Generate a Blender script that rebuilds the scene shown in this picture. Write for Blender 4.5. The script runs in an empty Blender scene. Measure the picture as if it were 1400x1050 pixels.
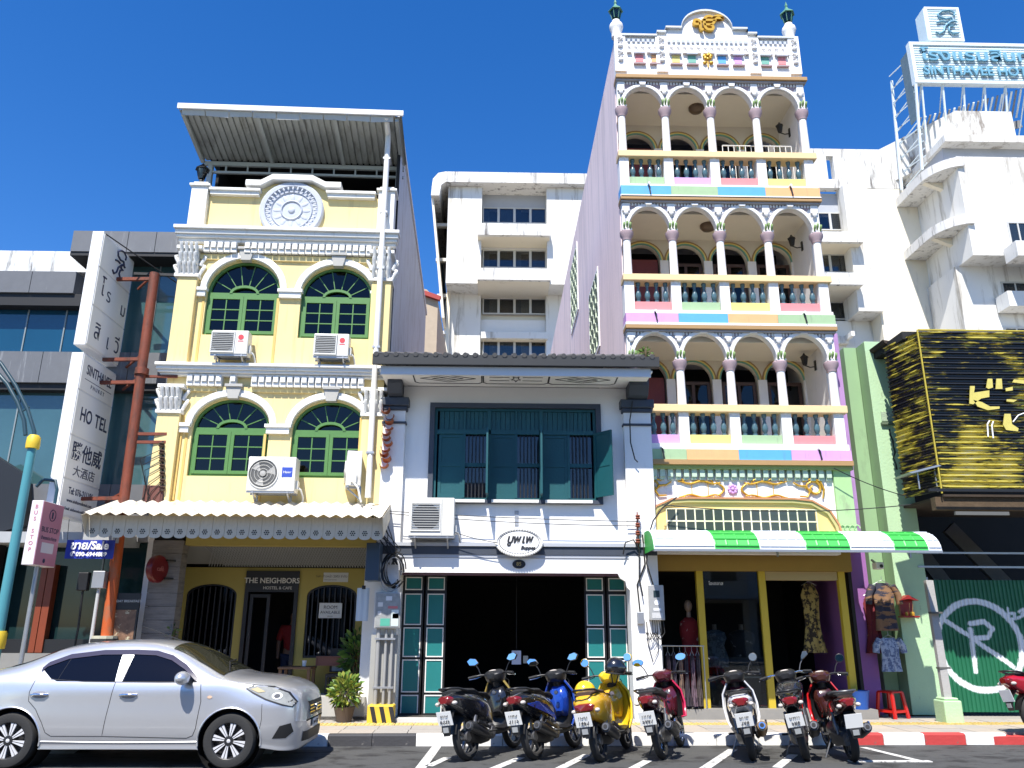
import bpy, math, random
from mathutils import Vector, Matrix
R_ = math.radians; PI = math.pi; sin = math.sin; cos = math.cos
random.seed(7)
S = bpy.context.scene
COL = S.collection

# ---------------------------------------------------------------- camera, sky, sun, exposure
F_PX, CAM_H, CAM_D = 1100.0, 1.6, 14.4
PITCH = math.atan(335 / 1100.0); YAW = math.atan(23 * cos(PITCH) / 1100); ROLL = R_(0.25)
_f = Vector((sin(YAW) * cos(PITCH), cos(YAW) * cos(PITCH), sin(PITCH)))
_r0 = Vector((cos(YAW), -sin(YAW), 0)); _u0 = _r0.cross(_f)
_r = _r0 * cos(ROLL) + _u0 * sin(ROLL); _u = _u0 * cos(ROLL) - _r0 * sin(ROLL)
CAM = Vector((0, -CAM_D, CAM_H))
cd = bpy.data.cameras.new('camera'); cam = bpy.data.objects.new('camera', cd); COL.objects.link(cam)
cd.sensor_width = 36; cd.lens = F_PX / 1400 * 36; cd.clip_end = 2000; cd.clip_start = 0.05
m = Matrix((_r, _u, -_f)).transposed().to_4x4(); m.translation = CAM; cam.matrix_world = m
S.camera = cam
SUN_TO = Vector((-0.19, -0.62, 1.0)).normalized()          # direction towards the sun
W = bpy.data.worlds.new('World'); S.world = W; W.use_nodes = True
nt = W.node_tree; nt.nodes.clear()
sky = nt.nodes.new('ShaderNodeTexSky'); sky.sky_type = 'NISHITA'; sky.sun_disc = False
sky.sun_elevation = math.asin(SUN_TO.z); sky.sun_rotation = math.atan2(SUN_TO.x, SUN_TO.y)
sky.air_density = 1.0; sky.dust_density = 0.2; sky.ozone_density = 3.0; sky.altitude = 0
bg = nt.nodes.new('ShaderNodeBackground'); bg.inputs['Strength'].default_value = 0.125
wo = nt.nodes.new('ShaderNodeOutputWorld')
hs = nt.nodes.new('ShaderNodeHueSaturation'); hs.inputs['Saturation'].default_value = 1.36; hs.inputs['Hue'].default_value = 0.511; nt.links.new(sky.outputs[0], hs.inputs['Color']); nt.links.new(hs.outputs[0], bg.inputs[0]); nt.links.new(bg.outputs[0], wo.inputs[0])
sd = bpy.data.lights.new('sun', 'SUN'); sd.energy = 5.0; sd.angle = R_(0.53); sd.color = (1, 0.955, 0.88)
sun = bpy.data.objects.new('sun', sd); COL.objects.link(sun); sun.location = (-8, -20, 30)
sun.rotation_euler = (-SUN_TO).to_track_quat('-Z', 'Y').to_euler()
S.view_settings.view_transform = 'Standard'; S.view_settings.look = 'None'
S.view_settings.exposure = 0.75; S.view_settings.gamma = 1; S.view_settings.use_curve_mapping = False
S.cycles.max_bounces = 6; S.cycles.diffuse_bounces = 3; S.cycles.glossy_bounces = 3
S.cycles.transparent_max_bounces = 8; S.cycles.use_denoising = True

def ray(x, y): return _f + _r * ((x - 700) / F_PX) + _u * ((525 - y) / F_PX)
def at(x, y, Y=0.0):
    d = ray(x, y); return CAM + d * ((Y - CAM.y) / d.y)
def atz(x, y, Z=0.0):
    d = ray(x, y); return CAM + d * ((Z - CAM.z) / d.z)
def atx(x, y, X):
    d = ray(x, y); return CAM + d * ((X - CAM.x) / d.x)
def az(y, Y=0.0, x=700): return at(x, y, Y).z
def ax(x, Y=0.0, y=600): return at(x, y, Y).x

# ---------------------------------------------------------------- materials
_M = {}
def _n(t, kind, **k):
    n = t.nodes.new(kind)
    for a, b in k.items():
        if a.startswith('i_'): n.inputs[a[2:].replace('_', ' ')].default_value = b
        else: setattr(n, a, b)
    return n
def M(name, col=None, rough=0.6, var=0.0, scale=4.0, bump=0.0, bscale=30.0, metal=0.0, spec=0.5, dirt=None, dscale=(3, 3, .5),
      damt=(.55, .7), emit=0, coat=0.0, alpha=1.0):
    """procedural material: base colour, soft mottling, optional streaked dirt, fine bump"""
    if name in _M: return _M[name]
    m = bpy.data.materials.new(name); m.use_nodes = True; t = m.node_tree
    b = t.nodes['Principled BSDF']; c = (*col, 1)
    b.inputs['Base Color'].default_value = c; b.inputs['Roughness'].default_value = rough
    b.inputs['Metallic'].default_value = metal; b.inputs['Specular IOR Level'].default_value = spec
    if coat: b.inputs['Coat Weight'].default_value = coat; b.inputs['Coat Roughness'].default_value = .04
    if emit: b.inputs['Emission Color'].default_value = c; b.inputs['Emission Strength'].default_value = emit
    tc = _n(t, 'ShaderNodeTexCoord'); src = None
    if var:
        nz = _n(t, 'ShaderNodeTexNoise', i_Scale=scale, i_Detail=6.0, i_Roughness=.65); t.links.new(tc.outputs['Object'], nz.inputs['Vector'])
        mx = _n(t, 'ShaderNodeMixRGB'); mx.inputs[1].default_value = tuple(v * (1 - var) for v in col) + (1,)
        mx.inputs[2].default_value = tuple(min(1, v * (1 + var * .6)) for v in col) + (1,)
        t.links.new(nz.outputs[0], mx.inputs[0]); src = mx.outputs[0]
    if dirt:
        mp = _n(t, 'ShaderNodeMapping'); mp.inputs['Scale'].default_value = dscale; t.links.new(tc.outputs['Object'], mp.inputs['Vector'])
        n2 = _n(t, 'ShaderNodeTexNoise', i_Scale=1.0, i_Detail=8.0, i_Roughness=.7); t.links.new(mp.outputs[0], n2.inputs['Vector'])
        rp = _n(t, 'ShaderNodeMapRange'); rp.inputs[1].default_value = damt[0]; rp.inputs[2].default_value = damt[1]; t.links.new(n2.outputs[0], rp.inputs[0])
        mx2 = _n(t, 'ShaderNodeMixRGB'); mx2.inputs[1].default_value = c; mx2.inputs[2].default_value = (*dirt, 1)
        if src: t.links.new(src, mx2.inputs[1])
        t.links.new(rp.outputs[0], mx2.inputs[0]); src = mx2.outputs[0]
    if src: t.links.new(src, b.inputs['Base Color'])
    if bump:
        n3 = _n(t, 'ShaderNodeTexNoise', i_Scale=bscale, i_Detail=5.0); t.links.new(tc.outputs['Object'], n3.inputs['Vector'])
        bp = _n(t, 'ShaderNodeBump', i_Strength=bump, i_Distance=.02); t.links.new(n3.outputs[0], bp.inputs['Height']); t.links.new(bp.outputs[0], b.inputs['Normal'])
    _M[name] = m; return m
def GL(name, tint=(.5, .6, .65), trans=.6, rough=.02, gl=1.0):
    """window glass: see-through, tinted, with a fresnel reflection"""
    if name in _M: return _M[name]
    m = bpy.data.materials.new(name); m.use_nodes = True; t = m.node_tree; t.nodes.clear()
    tr = _n(t, 'ShaderNodeBsdfTransparent'); tr.inputs[0].default_value = (*[v * trans for v in tint], 1)
    g = _n(t, 'ShaderNodeBsdfGlossy', i_Roughness=rough); g.inputs[0].default_value = (gl, gl, gl, 1)
    fr = _n(t, 'ShaderNodeFresnel', i_IOR=1.55); mx = _n(t, 'ShaderNodeMixShader'); o = _n(t, 'ShaderNodeOutputMaterial')
    t.links.new(fr.outputs[0], mx.inputs[0]); t.links.new(tr.outputs[0], mx.inputs[1]); t.links.new(g.outputs[0], mx.inputs[2]); t.links.new(mx.outputs[0], o.inputs[0])
    _M[name] = m; return m

# ---------------------------------------------------------------- mesh building
class MB:
    def __init__(s): s.v = []; s.f = []
    def add(s, vs, fs):
        k = len(s.v); s.v += [tuple(v) for v in vs]; s.f += [tuple(i + k for i in f) for f in fs]; return s
    def box(s, x0, x1, y0, y1, z0, z1):
        return s.add([(x, y, z) for z in (z0, z1) for y in (y0, y1) for x in (x0, x1)],
                     [(0, 2, 3, 1), (4, 5, 7, 6), (0, 1, 5, 4), (2, 6, 7, 3), (0, 4, 6, 2), (1, 3, 7, 5)])
    def cbox(s, c, sx, sy, sz, rot=None):
        k = len(s.v); s.box(-sx / 2, sx / 2, -sy / 2, sy / 2, -sz / 2, sz / 2)
        for i in range(k, len(s.v)):
            p = Vector(s.v[i]); p = (rot @ p if rot else p) + Vector(c); s.v[i] = tuple(p)
        return s
    def bar(s, a, b, w, h=None, up=(0, 0, 1)):
        a = Vector(a); b = Vector(b); d = (b - a); L = d.length; d.normalize(); u = Vector(up)
        if abs(d.dot(u)) > .98: u = Vector((0, 1, 0))
        x = d.cross(u).normalized(); y = x.cross(d); h = h or w; o = []
        for e in (a, b):
            for i, j in ((-1, -1), (1, -1), (1, 1), (-1, 1)): o.append(e + x * (i * w / 2) + y * (j * h / 2))
        return s.add(o, [(0, 1, 2, 3), (7, 6, 5, 4), (0, 4, 5, 1), (1, 5, 6, 2), (2, 6, 7, 3), (3, 7, 4, 0)])
    def prism(s, pts, a0, a1, plane='xz'):
        """polygon extruded: plane xz -> along y, yz -> along x, xy -> along z"""
        n = len(pts); q = {'xz': lambda p, a: (p[0], a, p[1]), 'yz': lambda p, a: (a, p[0], p[1]), 'xy': lambda p, a: (p[0], p[1], a)}[plane]
        vs = [q(p, a0) for p in pts] + [q(p, a1) for p in pts]
        fs = [tuple(range(n)), tuple(range(2 * n - 1, n - 1, -1))] + [(i, i + n, (i + 1) % n + n, (i + 1) % n) for i in range(n)]
        return s.add(vs, fs)
    def ring(s, out, inn, y0, y1):
        """frame between two matching outlines in the xz plane, extruded from y0 to y1"""
        n = len(out); vs = [(p[0], y, p[1]) for y in (y0, y1) for P in (out, inn) for p in P]; fs = []
        for i in range(n):
            j = (i + 1) % n
            fs += [(i, j, n + j, n + i), (2 * n + i, 3 * n + i, 3 * n + j, 2 * n + j), (i, 2 * n + i, 2 * n + j, j), (n + i, n + j, 3 * n + j, 3 * n + i)]
        return s.add(vs, fs)
    def frame(s, x0, x1, z0, z1, w, y0, y1):
        if not isinstance(w, tuple): w = (w,) * 4
        return s.ring([(x0, z0), (x1, z0), (x1, z1), (x0, z1)], [(x0 + w[0], z0 + w[2]), (x1 - w[1], z0 + w[2]), (x1 - w[1], z1 - w[3]), (x0 + w[0], z1 - w[3])], y0, y1)
    def band(s, out, inn, y0, y1):
        """open strip between two matching open outlines (an arch moulding)"""
        n = len(out); vs = [(p[0], y, p[1]) for y in (y0, y1) for P in (out, inn) for p in P]; fs = []
        for i in range(n - 1):
            j = i + 1
            fs += [(i, j, n + j, n + i), (2 * n + i, 3 * n + i, 3 * n + j, 2 * n + j), (i, 2 * n + i, 2 * n + j, j), (n + i, n + j, 3 * n + j, 3 * n + i)]
        fs += [(0, n, 3 * n, 2 * n), (n - 1, 3 * n - 1, 4 * n - 1, 2 * n - 1)]
        return s.add(vs, fs)
    def tube(s, pts, r, n=6, cap=True):
        P = [Vector(p) for p in pts]; rr = r if isinstance(r, (list, tuple)) else [r] * len(P); vs = []; fs = []
        up = Vector((0, 0, 1)); x = None
        for i, p in enumerate(P):
            d = (P[min(i + 1, len(P) - 1)] - P[max(i - 1, 0)])
            d = d.normalized() if d.length > 1e-9 else Vector((0, 0, 1))
            if x is None:
                x = d.cross(up if abs(d.z) < .95 else Vector((1, 0, 0))).normalized()
            else:
                x = (x - d * x.dot(d)); x = x.normalized() if x.length > 1e-6 else d.orthogonal().normalized()
            y = d.cross(x)
            for k in range(n): a = 2 * PI * k / n; vs.append(p + (x * cos(a) + y * sin(a)) * rr[i])
        for i in range(len(P) - 1):
            for k in range(n): q = (k + 1) % n; fs.append((i * n + k, i * n + q, (i + 1) * n + q, (i + 1) * n + k))
        if cap: fs += [tuple(range(n - 1, -1, -1)), tuple(range((len(P) - 1) * n, len(P) * n))]
        return s.add(vs, fs)
    def lathe(s, prof, c=(0, 0, 0), n=12, axis='z', a0=0, a1=2 * PI, cap=True):
        full = abs(a1 - a0 - 2 * PI) < 1e-6; m = n if full else n + 1; vs = []; fs = []
        for r, h in prof:
            for k in range(m):
                a = a0 + (a1 - a0) * k / n; u, v = r * cos(a), r * sin(a)
                p = {'z': (u, v, h), 'y': (u, h, v), 'x': (h, u, v)}[axis]; vs.append((p[0] + c[0], p[1] + c[1], p[2] + c[2]))
        for i in range(len(prof) - 1):
            for k in range(n if full else n): 
                q = (k + 1) % m; fs.append((i * m + k, i * m + q, (i + 1) * m + q, (i + 1) * m + k))
        if full and cap:
            if prof[0][0] > 1e-6: fs.append(tuple(range(m - 1, -1, -1)))
            if prof[-1][0] > 1e-6: fs.append(tuple(range((len(prof) - 1) * m, len(prof) * m)))
        return s.add(vs, fs)
    def loft(s, secs, closed=True, cap=True):
        """skin matching cross-sections"""
        n = len(secs[0]); vs = [p for q in secs for p in q]; fs = []
        for i in range(len(secs) - 1):
            for k in range(n if closed else n - 1): q = (k + 1) % n; fs.append((i * n + k, i * n + q, (i + 1) * n + q, (i + 1) * n + k))
        if cap and closed: fs += [tuple(range(n - 1, -1, -1)), tuple(range((len(secs) - 1) * n, len(secs) * n))]
        return s.add(vs, fs)
    def ball(s, c, rx, ry=None, rz=None, n=12, m=8, z0=-1, z1=1):
        ry = ry or rx; rz = rz or rx; k = len(s.v); prof = []
        for i in range(m + 1):
            t = math.asin(z0) + (math.asin(z1) - math.asin(z0)) * i / m; prof.append((max(cos(t), 1e-4), sin(t)))
        s.lathe(prof, n=n)
        for i in range(k, len(s.v)): p = s.v[i]; s.v[i] = (p[0] * rx + c[0], p[1] * ry + c[1], p[2] * rz + c[2])
        return s
    def xf(s, mat, k=0):
        for i in range(k, len(s.v)): s.v[i] = tuple(mat @ Vector(s.v[i]))
        return s
    def mesh(s, name, off=(0, 0, 0)):
        me = bpy.data.meshes.new(name); me.from_pydata([(v[0] - off[0], v[1] - off[1], v[2] - off[2]) for v in s.v], [], s.f)
        import bmesh
        b = bmesh.new(); b.from_mesh(me); bmesh.ops.remove_doubles(b, verts=b.verts, dist=1e-5); bmesh.ops.recalc_face_normals(b, faces=b.faces); b.to_mesh(me); b.free()
        return me
ORG = {}
def link(name, me, mat, parent=None):
    o = bpy.data.objects.new(name, me); COL.objects.link(o)
    if mat and not len(me.materials): me.materials.append(mat)
    if parent: o.parent = parent; ORG[o.name] = ORG.get(parent.name, Vector())
    return o
def smooth(me, ang=35):
    me.shade_smooth() if hasattr(me, 'shade_smooth') else None
    import bmesh
    b = bmesh.new(); b.from_mesh(me); lim = R_(ang)
    for e in b.edges:
        e.smooth = not (len(e.link_faces) == 2 and e.calc_face_angle(0) > lim)
    b.to_mesh(me); b.free()
def part(name, mb, mat, parent, sm=0, bev=0):
    me = mb.mesh(name, ORG.get(parent.name, (0, 0, 0)) if parent else (0, 0, 0))
    if sm: smooth(me, sm)
    o = link(name, me, mat, parent)
    if bev: b = o.modifiers.new('bevel', 'BEVEL'); b.width = bev; b.segments = 2; b.limit_method = 'ANGLE'; b.angle_limit = R_(40)
    return o
def rep(name, mb, mat, parent, locs, sm=0, rots=None):
    """alike pieces that share mesh data: one object per location"""
    me = mb.mesh(name); out = []
    if sm: smooth(me, sm)
    og = ORG.get(parent.name, Vector()) if parent else Vector()
    for i, l in enumerate(locs):
        o = link(name, me, mat, parent); o.location = Vector(l) - og
        if rots: o.rotation_euler = rots[i]
        out.append(o)
    return out
def tag(o, label, cat, group=None, kind=None):
    o['label'] = label
    if cat: o['category'] = cat
    if group: o['group'] = group
    if kind: o['kind'] = kind
    return o
def thing(name, label, cat, loc=(0, 0, 0), rz=0, group=None):
    o = bpy.data.objects.new(name, None); COL.objects.link(o); o.empty_display_size = .2
    o.location = loc; o.rotation_euler = (0, 0, rz); ORG[o.name] = Vector(loc); return tag(o, label, cat, group)
def local(name, label, cat, group=None):
    """a thing whose parts are modelled about its own origin and which is moved afterwards"""
    o = thing(name, label, cat, (0, 0, 0), 0, group); return o
def copytree(o, parent=None, cache=None):
    c = o.copy(); COL.objects.link(c); c.parent = parent
    for ch in o.children: copytree(ch, c)
    return c
_FONT = None
def text(name, s, size, mat, parent, loc, rot=(PI / 2, 0, 0), ext=.002, ax_='CENTER', sx=1.0, bold=0.0, shear=0.0, world=True):
    cu = bpy.data.curves.new(name, 'FONT'); cu.body = s; cu.size = size; cu.extrude = ext; cu.align_x = ax_; cu.align_y = 'CENTER'
    cu.offset = bold; cu.shear = shear; cu.resolution_u = 3
    t = bpy.data.objects.new(name, cu); COL.objects.link(t)
    dg = bpy.context.evaluated_depsgraph_get(); me = bpy.data.meshes.new_from_object(t.evaluated_get(dg)); COL.objects.unlink(t); bpy.data.objects.remove(t)
    me.name = name; me.materials.clear()
    o = link(name, me, mat, parent); og = ORG.get(parent.name, Vector()) if parent and world else Vector()
    o.location = Vector(loc) - og; o.rotation_euler = rot; o.scale = (sx, 1, 1); return o
def arc(cx, cz, r, a0, a1, n, rz=None): return [(cx + r * cos(a0 + (a1 - a0) * i / n), cz + (rz or r) * sin(a0 + (a1 - a0) * i / n)) for i in range(n + 1)]

# shared colours
WHITE = M('white_plaster', (.80, .79, .77), .75, var=.05, scale=2.5, bump=.15, bscale=40, dirt=(.5, .46, .4), dscale=(6, 6, .8), damt=(.66, .85))
TRIM = M('white_trim', (.78, .77, .73), .6, var=.06, scale=6, bump=.08, dirt=(.5, .46, .38), dscale=(8, 8, 1.2), damt=(.58, .78))
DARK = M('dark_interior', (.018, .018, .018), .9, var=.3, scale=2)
BLACK = M('black_metal', (.012, .012, .013), .45)
RUB = M('black_rubber', (.014, .014, .014), .75)
STEEL = M('galvanised_steel', (.42, .43, .44), .45, var=.12, scale=9, metal=.7)
CHROME = M('chrome', (.8, .8, .82), .12, metal=1.0)
CABLE = M('black_cable', (.012, .012, .012), .6)
BLK_INK = M('black_lettering', (.015, .015, .018), .6)
WHT_INK = M('white_lettering', (.82, .82, .82), .6)
# ================================================================ the setting: ground, road, kerb, pavement, markings
KERB = lambda x: -1.93 + .03 * (x + 1.0)
ASPH = M('asphalt', (.075, .075, .073), .85, var=.35, scale=1.3, bump=.5, bscale=160, dirt=(.028, .027, .026), dscale=(1.7, 2.6, 1), damt=(.5, .6))
b = MB(); b.add([(-700, -700, -.012), (700, -700, -.012), (700, 700, -.012), (-700, 700, -.012)], [(0, 1, 2, 3)])
tag(part('ground', b, M('ground_earth', (.16, .14, .11), .9, var=.3, scale=.3), None), 'plain earth ground stretching behind the houses', 'ground', kind='structure')
b = MB(); b.add([(-120, -24, 0), (120, -24, 0), (120, KERB(120) + .1, 0), (-120, KERB(-120) + .1, 0)], [(0, 1, 2, 3)])
road = tag(part('road', b, ASPH, None), 'dark grey asphalt road in front of the shophouses', 'road', kind='structure')
PAVE = M('pavement_concrete', (.33, .30, .26), .85, var=.2, scale=3, bump=.25, bscale=60)
b = MB(); b.prism([(-60, KERB(-60) + .14), (60, KERB(60) + .14), (60, 1.6), (-60, 1.6)], -.01, .13, 'xy')
pav = tag(part('pavement', b, PAVE, None), 'pale concrete pavement between the kerb and the shopfronts', 'pavement', kind='structure')
# slabs of the pavement, and one row of yellow tactile tiles
SLAB = [M('paving_slab_%d' % i, c, .85, var=.16, scale=5, bump=.2, bscale=80) for i, c in enumerate(((.40, .35, .29), (.36, .33, .29), (.43, .37, .30)))]
slab_me = []
for i in range(3):
    q = MB(); q.box(-.245, .245, -.245, .245, 0, .022); me = q.mesh('paving_slab'); me.materials.append(SLAB[i]); slab_me.append(me)
q = MB(); q.box(-.145, .145, -.145, .145, 0, .026)
for i in range(4): q.box(-.11 + i * .068, -.085 + i * .068, -.13, .13, .027, .034)
tme = q.mesh('tactile_tile'); tme.materials.append(M('tactile_yellow', (.62, .47, .16), .7, var=.25, scale=4, bump=.2))
for i in range(44):
    x = -11 + i * .5
    for j in range(3):
        o = link('paving_slab', slab_me[random.randrange(3)], None, pav); y = KERB(x) + .14 + .25 + j * .5
        if j == 2: y += .31
        o.location = (x, y, .13 + random.uniform(-.003, .002)); o.rotation_euler = (0, 0, .03)
for i in range(73):
    x = -11 + i * .3; o = link('tactile_tile', tme, None, pav); o.location = (x, KERB(x) + .14 + 1.155, .131); o.rotation_euler = (0, 0, .03)
# kerb stones, painted in runs of red, white and black
KR = M('kerb_red_paint', (.50, .05, .045), .65, var=.2, scale=6, dirt=(.16, .12, .10), dscale=(9, 9, 9), damt=(.6, .72), bump=.2)
KW = M('kerb_white_paint', (.78, .77, .74), .65, var=.1, scale=6, dirt=(.33, .31, .28), dscale=(9, 9, 9), damt=(.62, .75), bump=.2)
KB = M('kerb_black_paint', (.05, .05, .055), .65, var=.2, scale=6, dirt=(.2, .19, .18), dscale=(9, 9, 9), damt=(.6, .75), bump=.2)
kerb = tag(bpy.data.objects.new('kerb', None), 'concrete kerb painted in red, white and black runs', 'kerb', kind='structure'); COL.objects.link(kerb)
def kerb_col(x):
    if x < -1.05: return KB if int((x + 20) / .78) % 2 else KW
    if x < 5.1: return KW
    return KR if int((x - 5.1) / .62) % 2 == 0 else KW
kme = {}
for i in range(40):
    L = .62; x = 5.1 + (i - 27) * L + L / 2
    if x > 7.4: break
    m_ = kerb_col(x)
    if m_.name not in kme:
        q = MB(); q.prism([(-.0, -.02), (0.0, .135), (.03, .155), (.155, .155), (.155, -.02)], -L / 2 + .004, L / 2 - .004, 'yz'); me = q.mesh('kerb_stone'); me.materials.append(m_); kme[m_.name] = me
    o = link('kerb_stone', kme[m_.name], None, kerb); o.location = (x, KERB(x), 0); o.rotation_euler = (0, 0, .03)
for i, (x0, x1, h) in enumerate(((7.37, 7.95, .12), (7.95, 8.6, .07), (8.6, 9.3, .035), (9.3, 10.2, .03))):   # dropped kerb at the driveway
    q = MB(); y = KERB(x0) + i * .02; q.box(x0 + .004, x1 - .004, y, y + .15, -.02, h); part('kerb_stone', q, KR if i % 2 == 0 else KR, kerb, bev=.01)
# bay lines painted on the road
LINE = M('road_paint', (.62, .61, .58), .7, var=.25, scale=5, dirt=(.13, .13, .125), dscale=(11, 11, 11), damt=(.54, .62))
def stripe(p0, p1, w):
    a = atz(*p0); c = atz(*p1); d = (c - a); d.normalize(); n = Vector((-d.y, d.x, 0)) * w / 2
    k = MB(); k.add([a - n, a + n, c + n, c - n], [(0, 1, 2, 3)]); k.v = [(v[0], v[1], .005) for v in k.v]
    return k
for p0, p1, w in (((574, 1052), (597, 1021), .13), ((586, 1048), (612, 1036), .11), ((640, 1066), (712, 1036), .12), ((752, 1058), (803, 1032), .12), ((862, 1053), (886, 1040), .12),
                  ((962, 1052), (1002, 1025), .13), ((1062, 1050), (1085, 1032), .12), ((1180, 1022), (1262, 1042), .11)):
    part('bay_line', stripe(p0, p1, w), LINE, road)
q = MB(); q.box(4.55, 5.6, -3.32, -3.21, .0, .009); part('bay_line', q, LINE, road)
q = MB(); q.box(-9, 1.2, -5.35, -5.22, 0, .005); part('lane_line', q, LINE, road)
# pavement across the street, beside the camera
b = MB(); b.box(-60, 60, -30, -24, -.01, .14); tag(part('far_pavement', b, PAVE, None), 'concrete pavement on the near side of the street', 'pavement', kind='structure')
# ================================================================ yellow shophouse
def archwall(b, x0, x1, z0, z1, ops, y0, y1, n=16):
    xs = x0
    for cx, hw, zs, zp, rise in ops:
        if cx - hw > xs + 1e-4: b.box(xs, cx - hw, y0, y1, z0, z1)
        if zs > z0 + 1e-4: b.box(cx - hw, cx + hw, y0, y1, z0, zs)
        b.prism([(cx - hw, z1)] + [(x, z) for x, z in arc(cx, zp, hw, PI, 0, n, rise)] + [(cx + hw, z1)], y0, y1); xs = cx + hw
    if x1 > xs + 1e-4: b.box(xs, x1, y0, y1, z0, z1)
    return b
def cornice(b, x0, x1, y, prof):
    """stepped moulding: prof = [(projection, z0, z1)]"""
    for p, z0, z1 in prof: b.box(x0 - p * .5, x1 + p * .5, y - p, y + .02, z0, z1)
    return b
YEL = M('yellow_plaster', (.80, .64, .30), .8, var=.07, scale=1.6, bump=.15, bscale=50, dirt=(.50, .39, .21), dscale=(7, 7, .55), damt=(.54, .76))
YELD = M('yellow_beading', (.66, .45, .14), .75, var=.08)
GRN = M('green_window_paint', (.085, .21, .055), .45, var=.12, scale=8)
PANE = GL('window_pane', (.3, .36, .42), .35, gl=.7)
AWN = M('cream_metal_awning', (.55, .50, .40), .5, var=.15, scale=3, dirt=(.28, .24, .18), dscale=(5, 5, 1.5), damt=(.5, .7))
CURT = M('curtain_cloth', (.05, .06, .085), .9, var=.5, scale=7)
yh = thing('yellow_shophouse', 'three storey pale yellow shophouse with green arched windows and white mouldings', 'building', (-2.05, 0, .15), R_(1.5))
X0, X1 = -6.12, -2.05
WU = [(-4.86, .69, 6.87, 7.74, .66), (-3.09, .68, 6.84, 7.7, .62)]; WL = [(-4.82, .69, 4.19, 5.08, .55), (-3.04, .68, 4.18, 5.06, .55)]
b = MB(); archwall(b, X0 + .05, X1 - .05, 6.0, 9.0, WU, 0, .25); archwall(b, X0 + .05, X1 - .05, 3.2, 6.0, WL, 0, .25); part('wall', b, YEL, yh)
b = MB(); b.box(X0 + .3, X1 - .3, .02, .2, 9.0, 9.84); part('parapet', b, YEL, yh)
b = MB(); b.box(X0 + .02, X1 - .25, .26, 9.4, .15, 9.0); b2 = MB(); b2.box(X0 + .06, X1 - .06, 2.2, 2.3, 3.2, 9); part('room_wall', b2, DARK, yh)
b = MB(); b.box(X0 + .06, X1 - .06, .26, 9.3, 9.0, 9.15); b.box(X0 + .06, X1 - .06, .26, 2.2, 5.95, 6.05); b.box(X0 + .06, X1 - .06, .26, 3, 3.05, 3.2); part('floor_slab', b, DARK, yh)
b = MB(); b.box(X0, X0 + .1, .25, 9.4, .15, 9.9); part('side_wall', b, WHITE, yh)
# pilasters, capitals, mouldings
for x in (X0, X1 - .4):
    b = MB(); b.box(x, x + .4, -.12, .2, 3.68, 5.3); part('pilaster', b, YEL, yh, bev=.01)
    b = MB(); b.box(x + .03, x + .40, -.12, .2, 6.22, 7.98); part('pilaster', b, YEL, yh, bev=.01)
    b = MB(); b.box(x + .06, x + .38, -.1, .22, 9.05, 9.95); b.box(x + .02, x + .42, -.14, .26, 9.95, 10.0); b.box(x + .08, x + .36, -.08, .2, 10.0, 10.06); part('parapet_post', b, TRIM, yh, bev=.008)
    for z0, z1 in ((5.3, 5.84), (7.98, 8.62)):
        b = MB(); b.box(x - .03, x + .43, -.16, .2, z0, z0 + .07); b.box(x - .04, x + .44, -.19, .2, z1 - .07, z1); b.box(x + .03, x + .37, -.13, .2, z0 + .07, z1 - .07); cp = part('capital', b, TRIM, yh, bev=.008)
        h = z1 - z0 - .14; b = MB()   # curled leaves of the capital
        b.tube([(.0, .0, -.11), (.0, -.03, -.02), (0, -.075, .05), (.0, -.09, .09), (0, -.06, .105), (0, -.045, .08)], [.032, .036, .034, .03, .022, .012], 7)
        rep('leaf', b, TRIM, cp, [(x + .06 + i * .093, -.14, z0 + .18 + r * .2) for r in range(2 if h < .46 else 3) for i in range(4)], sm=50)
        rep('leaf', b, TRIM, cp, [(x - .0 + .4 * s_, -.04 + .1 * i, z0 + .18 + .2 * r) for s_ in (0, 1) for i in range(2) for r in range(2)], sm=50, rots=[(0, 0, (-PI / 2 if s_ == 0 else PI / 2)) for s_ in (0, 1) for i in range(2) for r in range(2)])
    b = MB(); b.box(x + (.4 if x == X0 else -.05), x + (.45 if x == X0 else 0), -.03, .02, 3.75, 5.3); part('beading', b, YELD, yh)
b = MB(); cornice(b, X0, X1, -.02, [(.10, 8.73, 8.80), (.16, 8.80, 8.86), (.20, 8.86, 8.95), (.25, 8.95, 9.02), (.17, 9.02, 9.06)]); part('cornice', b, TRIM, yh, bev=.01)
b = MB(); cornice(b, X0, X1, -.02, [(.10, 6.03, 6.07), (.16, 6.07, 6.12), (.2, 6.12, 6.18), (.24, 6.18, 6.24)]); part('cornice', b, TRIM, yh, bev=.01)
for z0, z1 in ((8.40, 8.51), (5.75, 5.85)): part('string_course', cornice(MB(), X0 + .36, X1 - .36, -.0, [(.045, z0, z1)]), YEL, yh)
b = MB(); b.box(-.055, .055, -.12, .02, -.1, .1); b.box(-.045, .045, -.15, .02, -.02, .095); den = []
for zc in (8.63, 5.94):
    for i in range(25):
        xx = X0 + .5 + i * .1295
        if zc < 7 and i in (5, 7, 8) or zc > 7 and i == 5: continue
        den.append((xx, 0, zc))
rep('dentil', b, TRIM, yh, den)
b = MB(); b.box(X0 + .36, X1 - .36, -.07, .01, 3.62, 3.72); part('ledge', b, YEL, yh, bev=.01)
b = MB(); b.box(X0 + .42, -4.75, -.08, .22, 9.80, 9.88); b.box(X0 + .4, -4.72, -.12, .25, 9.88, 9.93); part('coping', b, TRIM, yh)
b = MB(); b.box(-3.4, X1 - .42, -.08, .22, 9.80, 9.88); b.box(-3.43, X1 - .4, -.12, .25, 9.88, 9.93); part('coping', b, TRIM, yh)
P = [(-5.02, 9.98), (-4.72, 9.98), (-4.5, 10.12), (-3.72, 10.12), (-3.45, 9.98), (-3.14, 9.98)]
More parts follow.
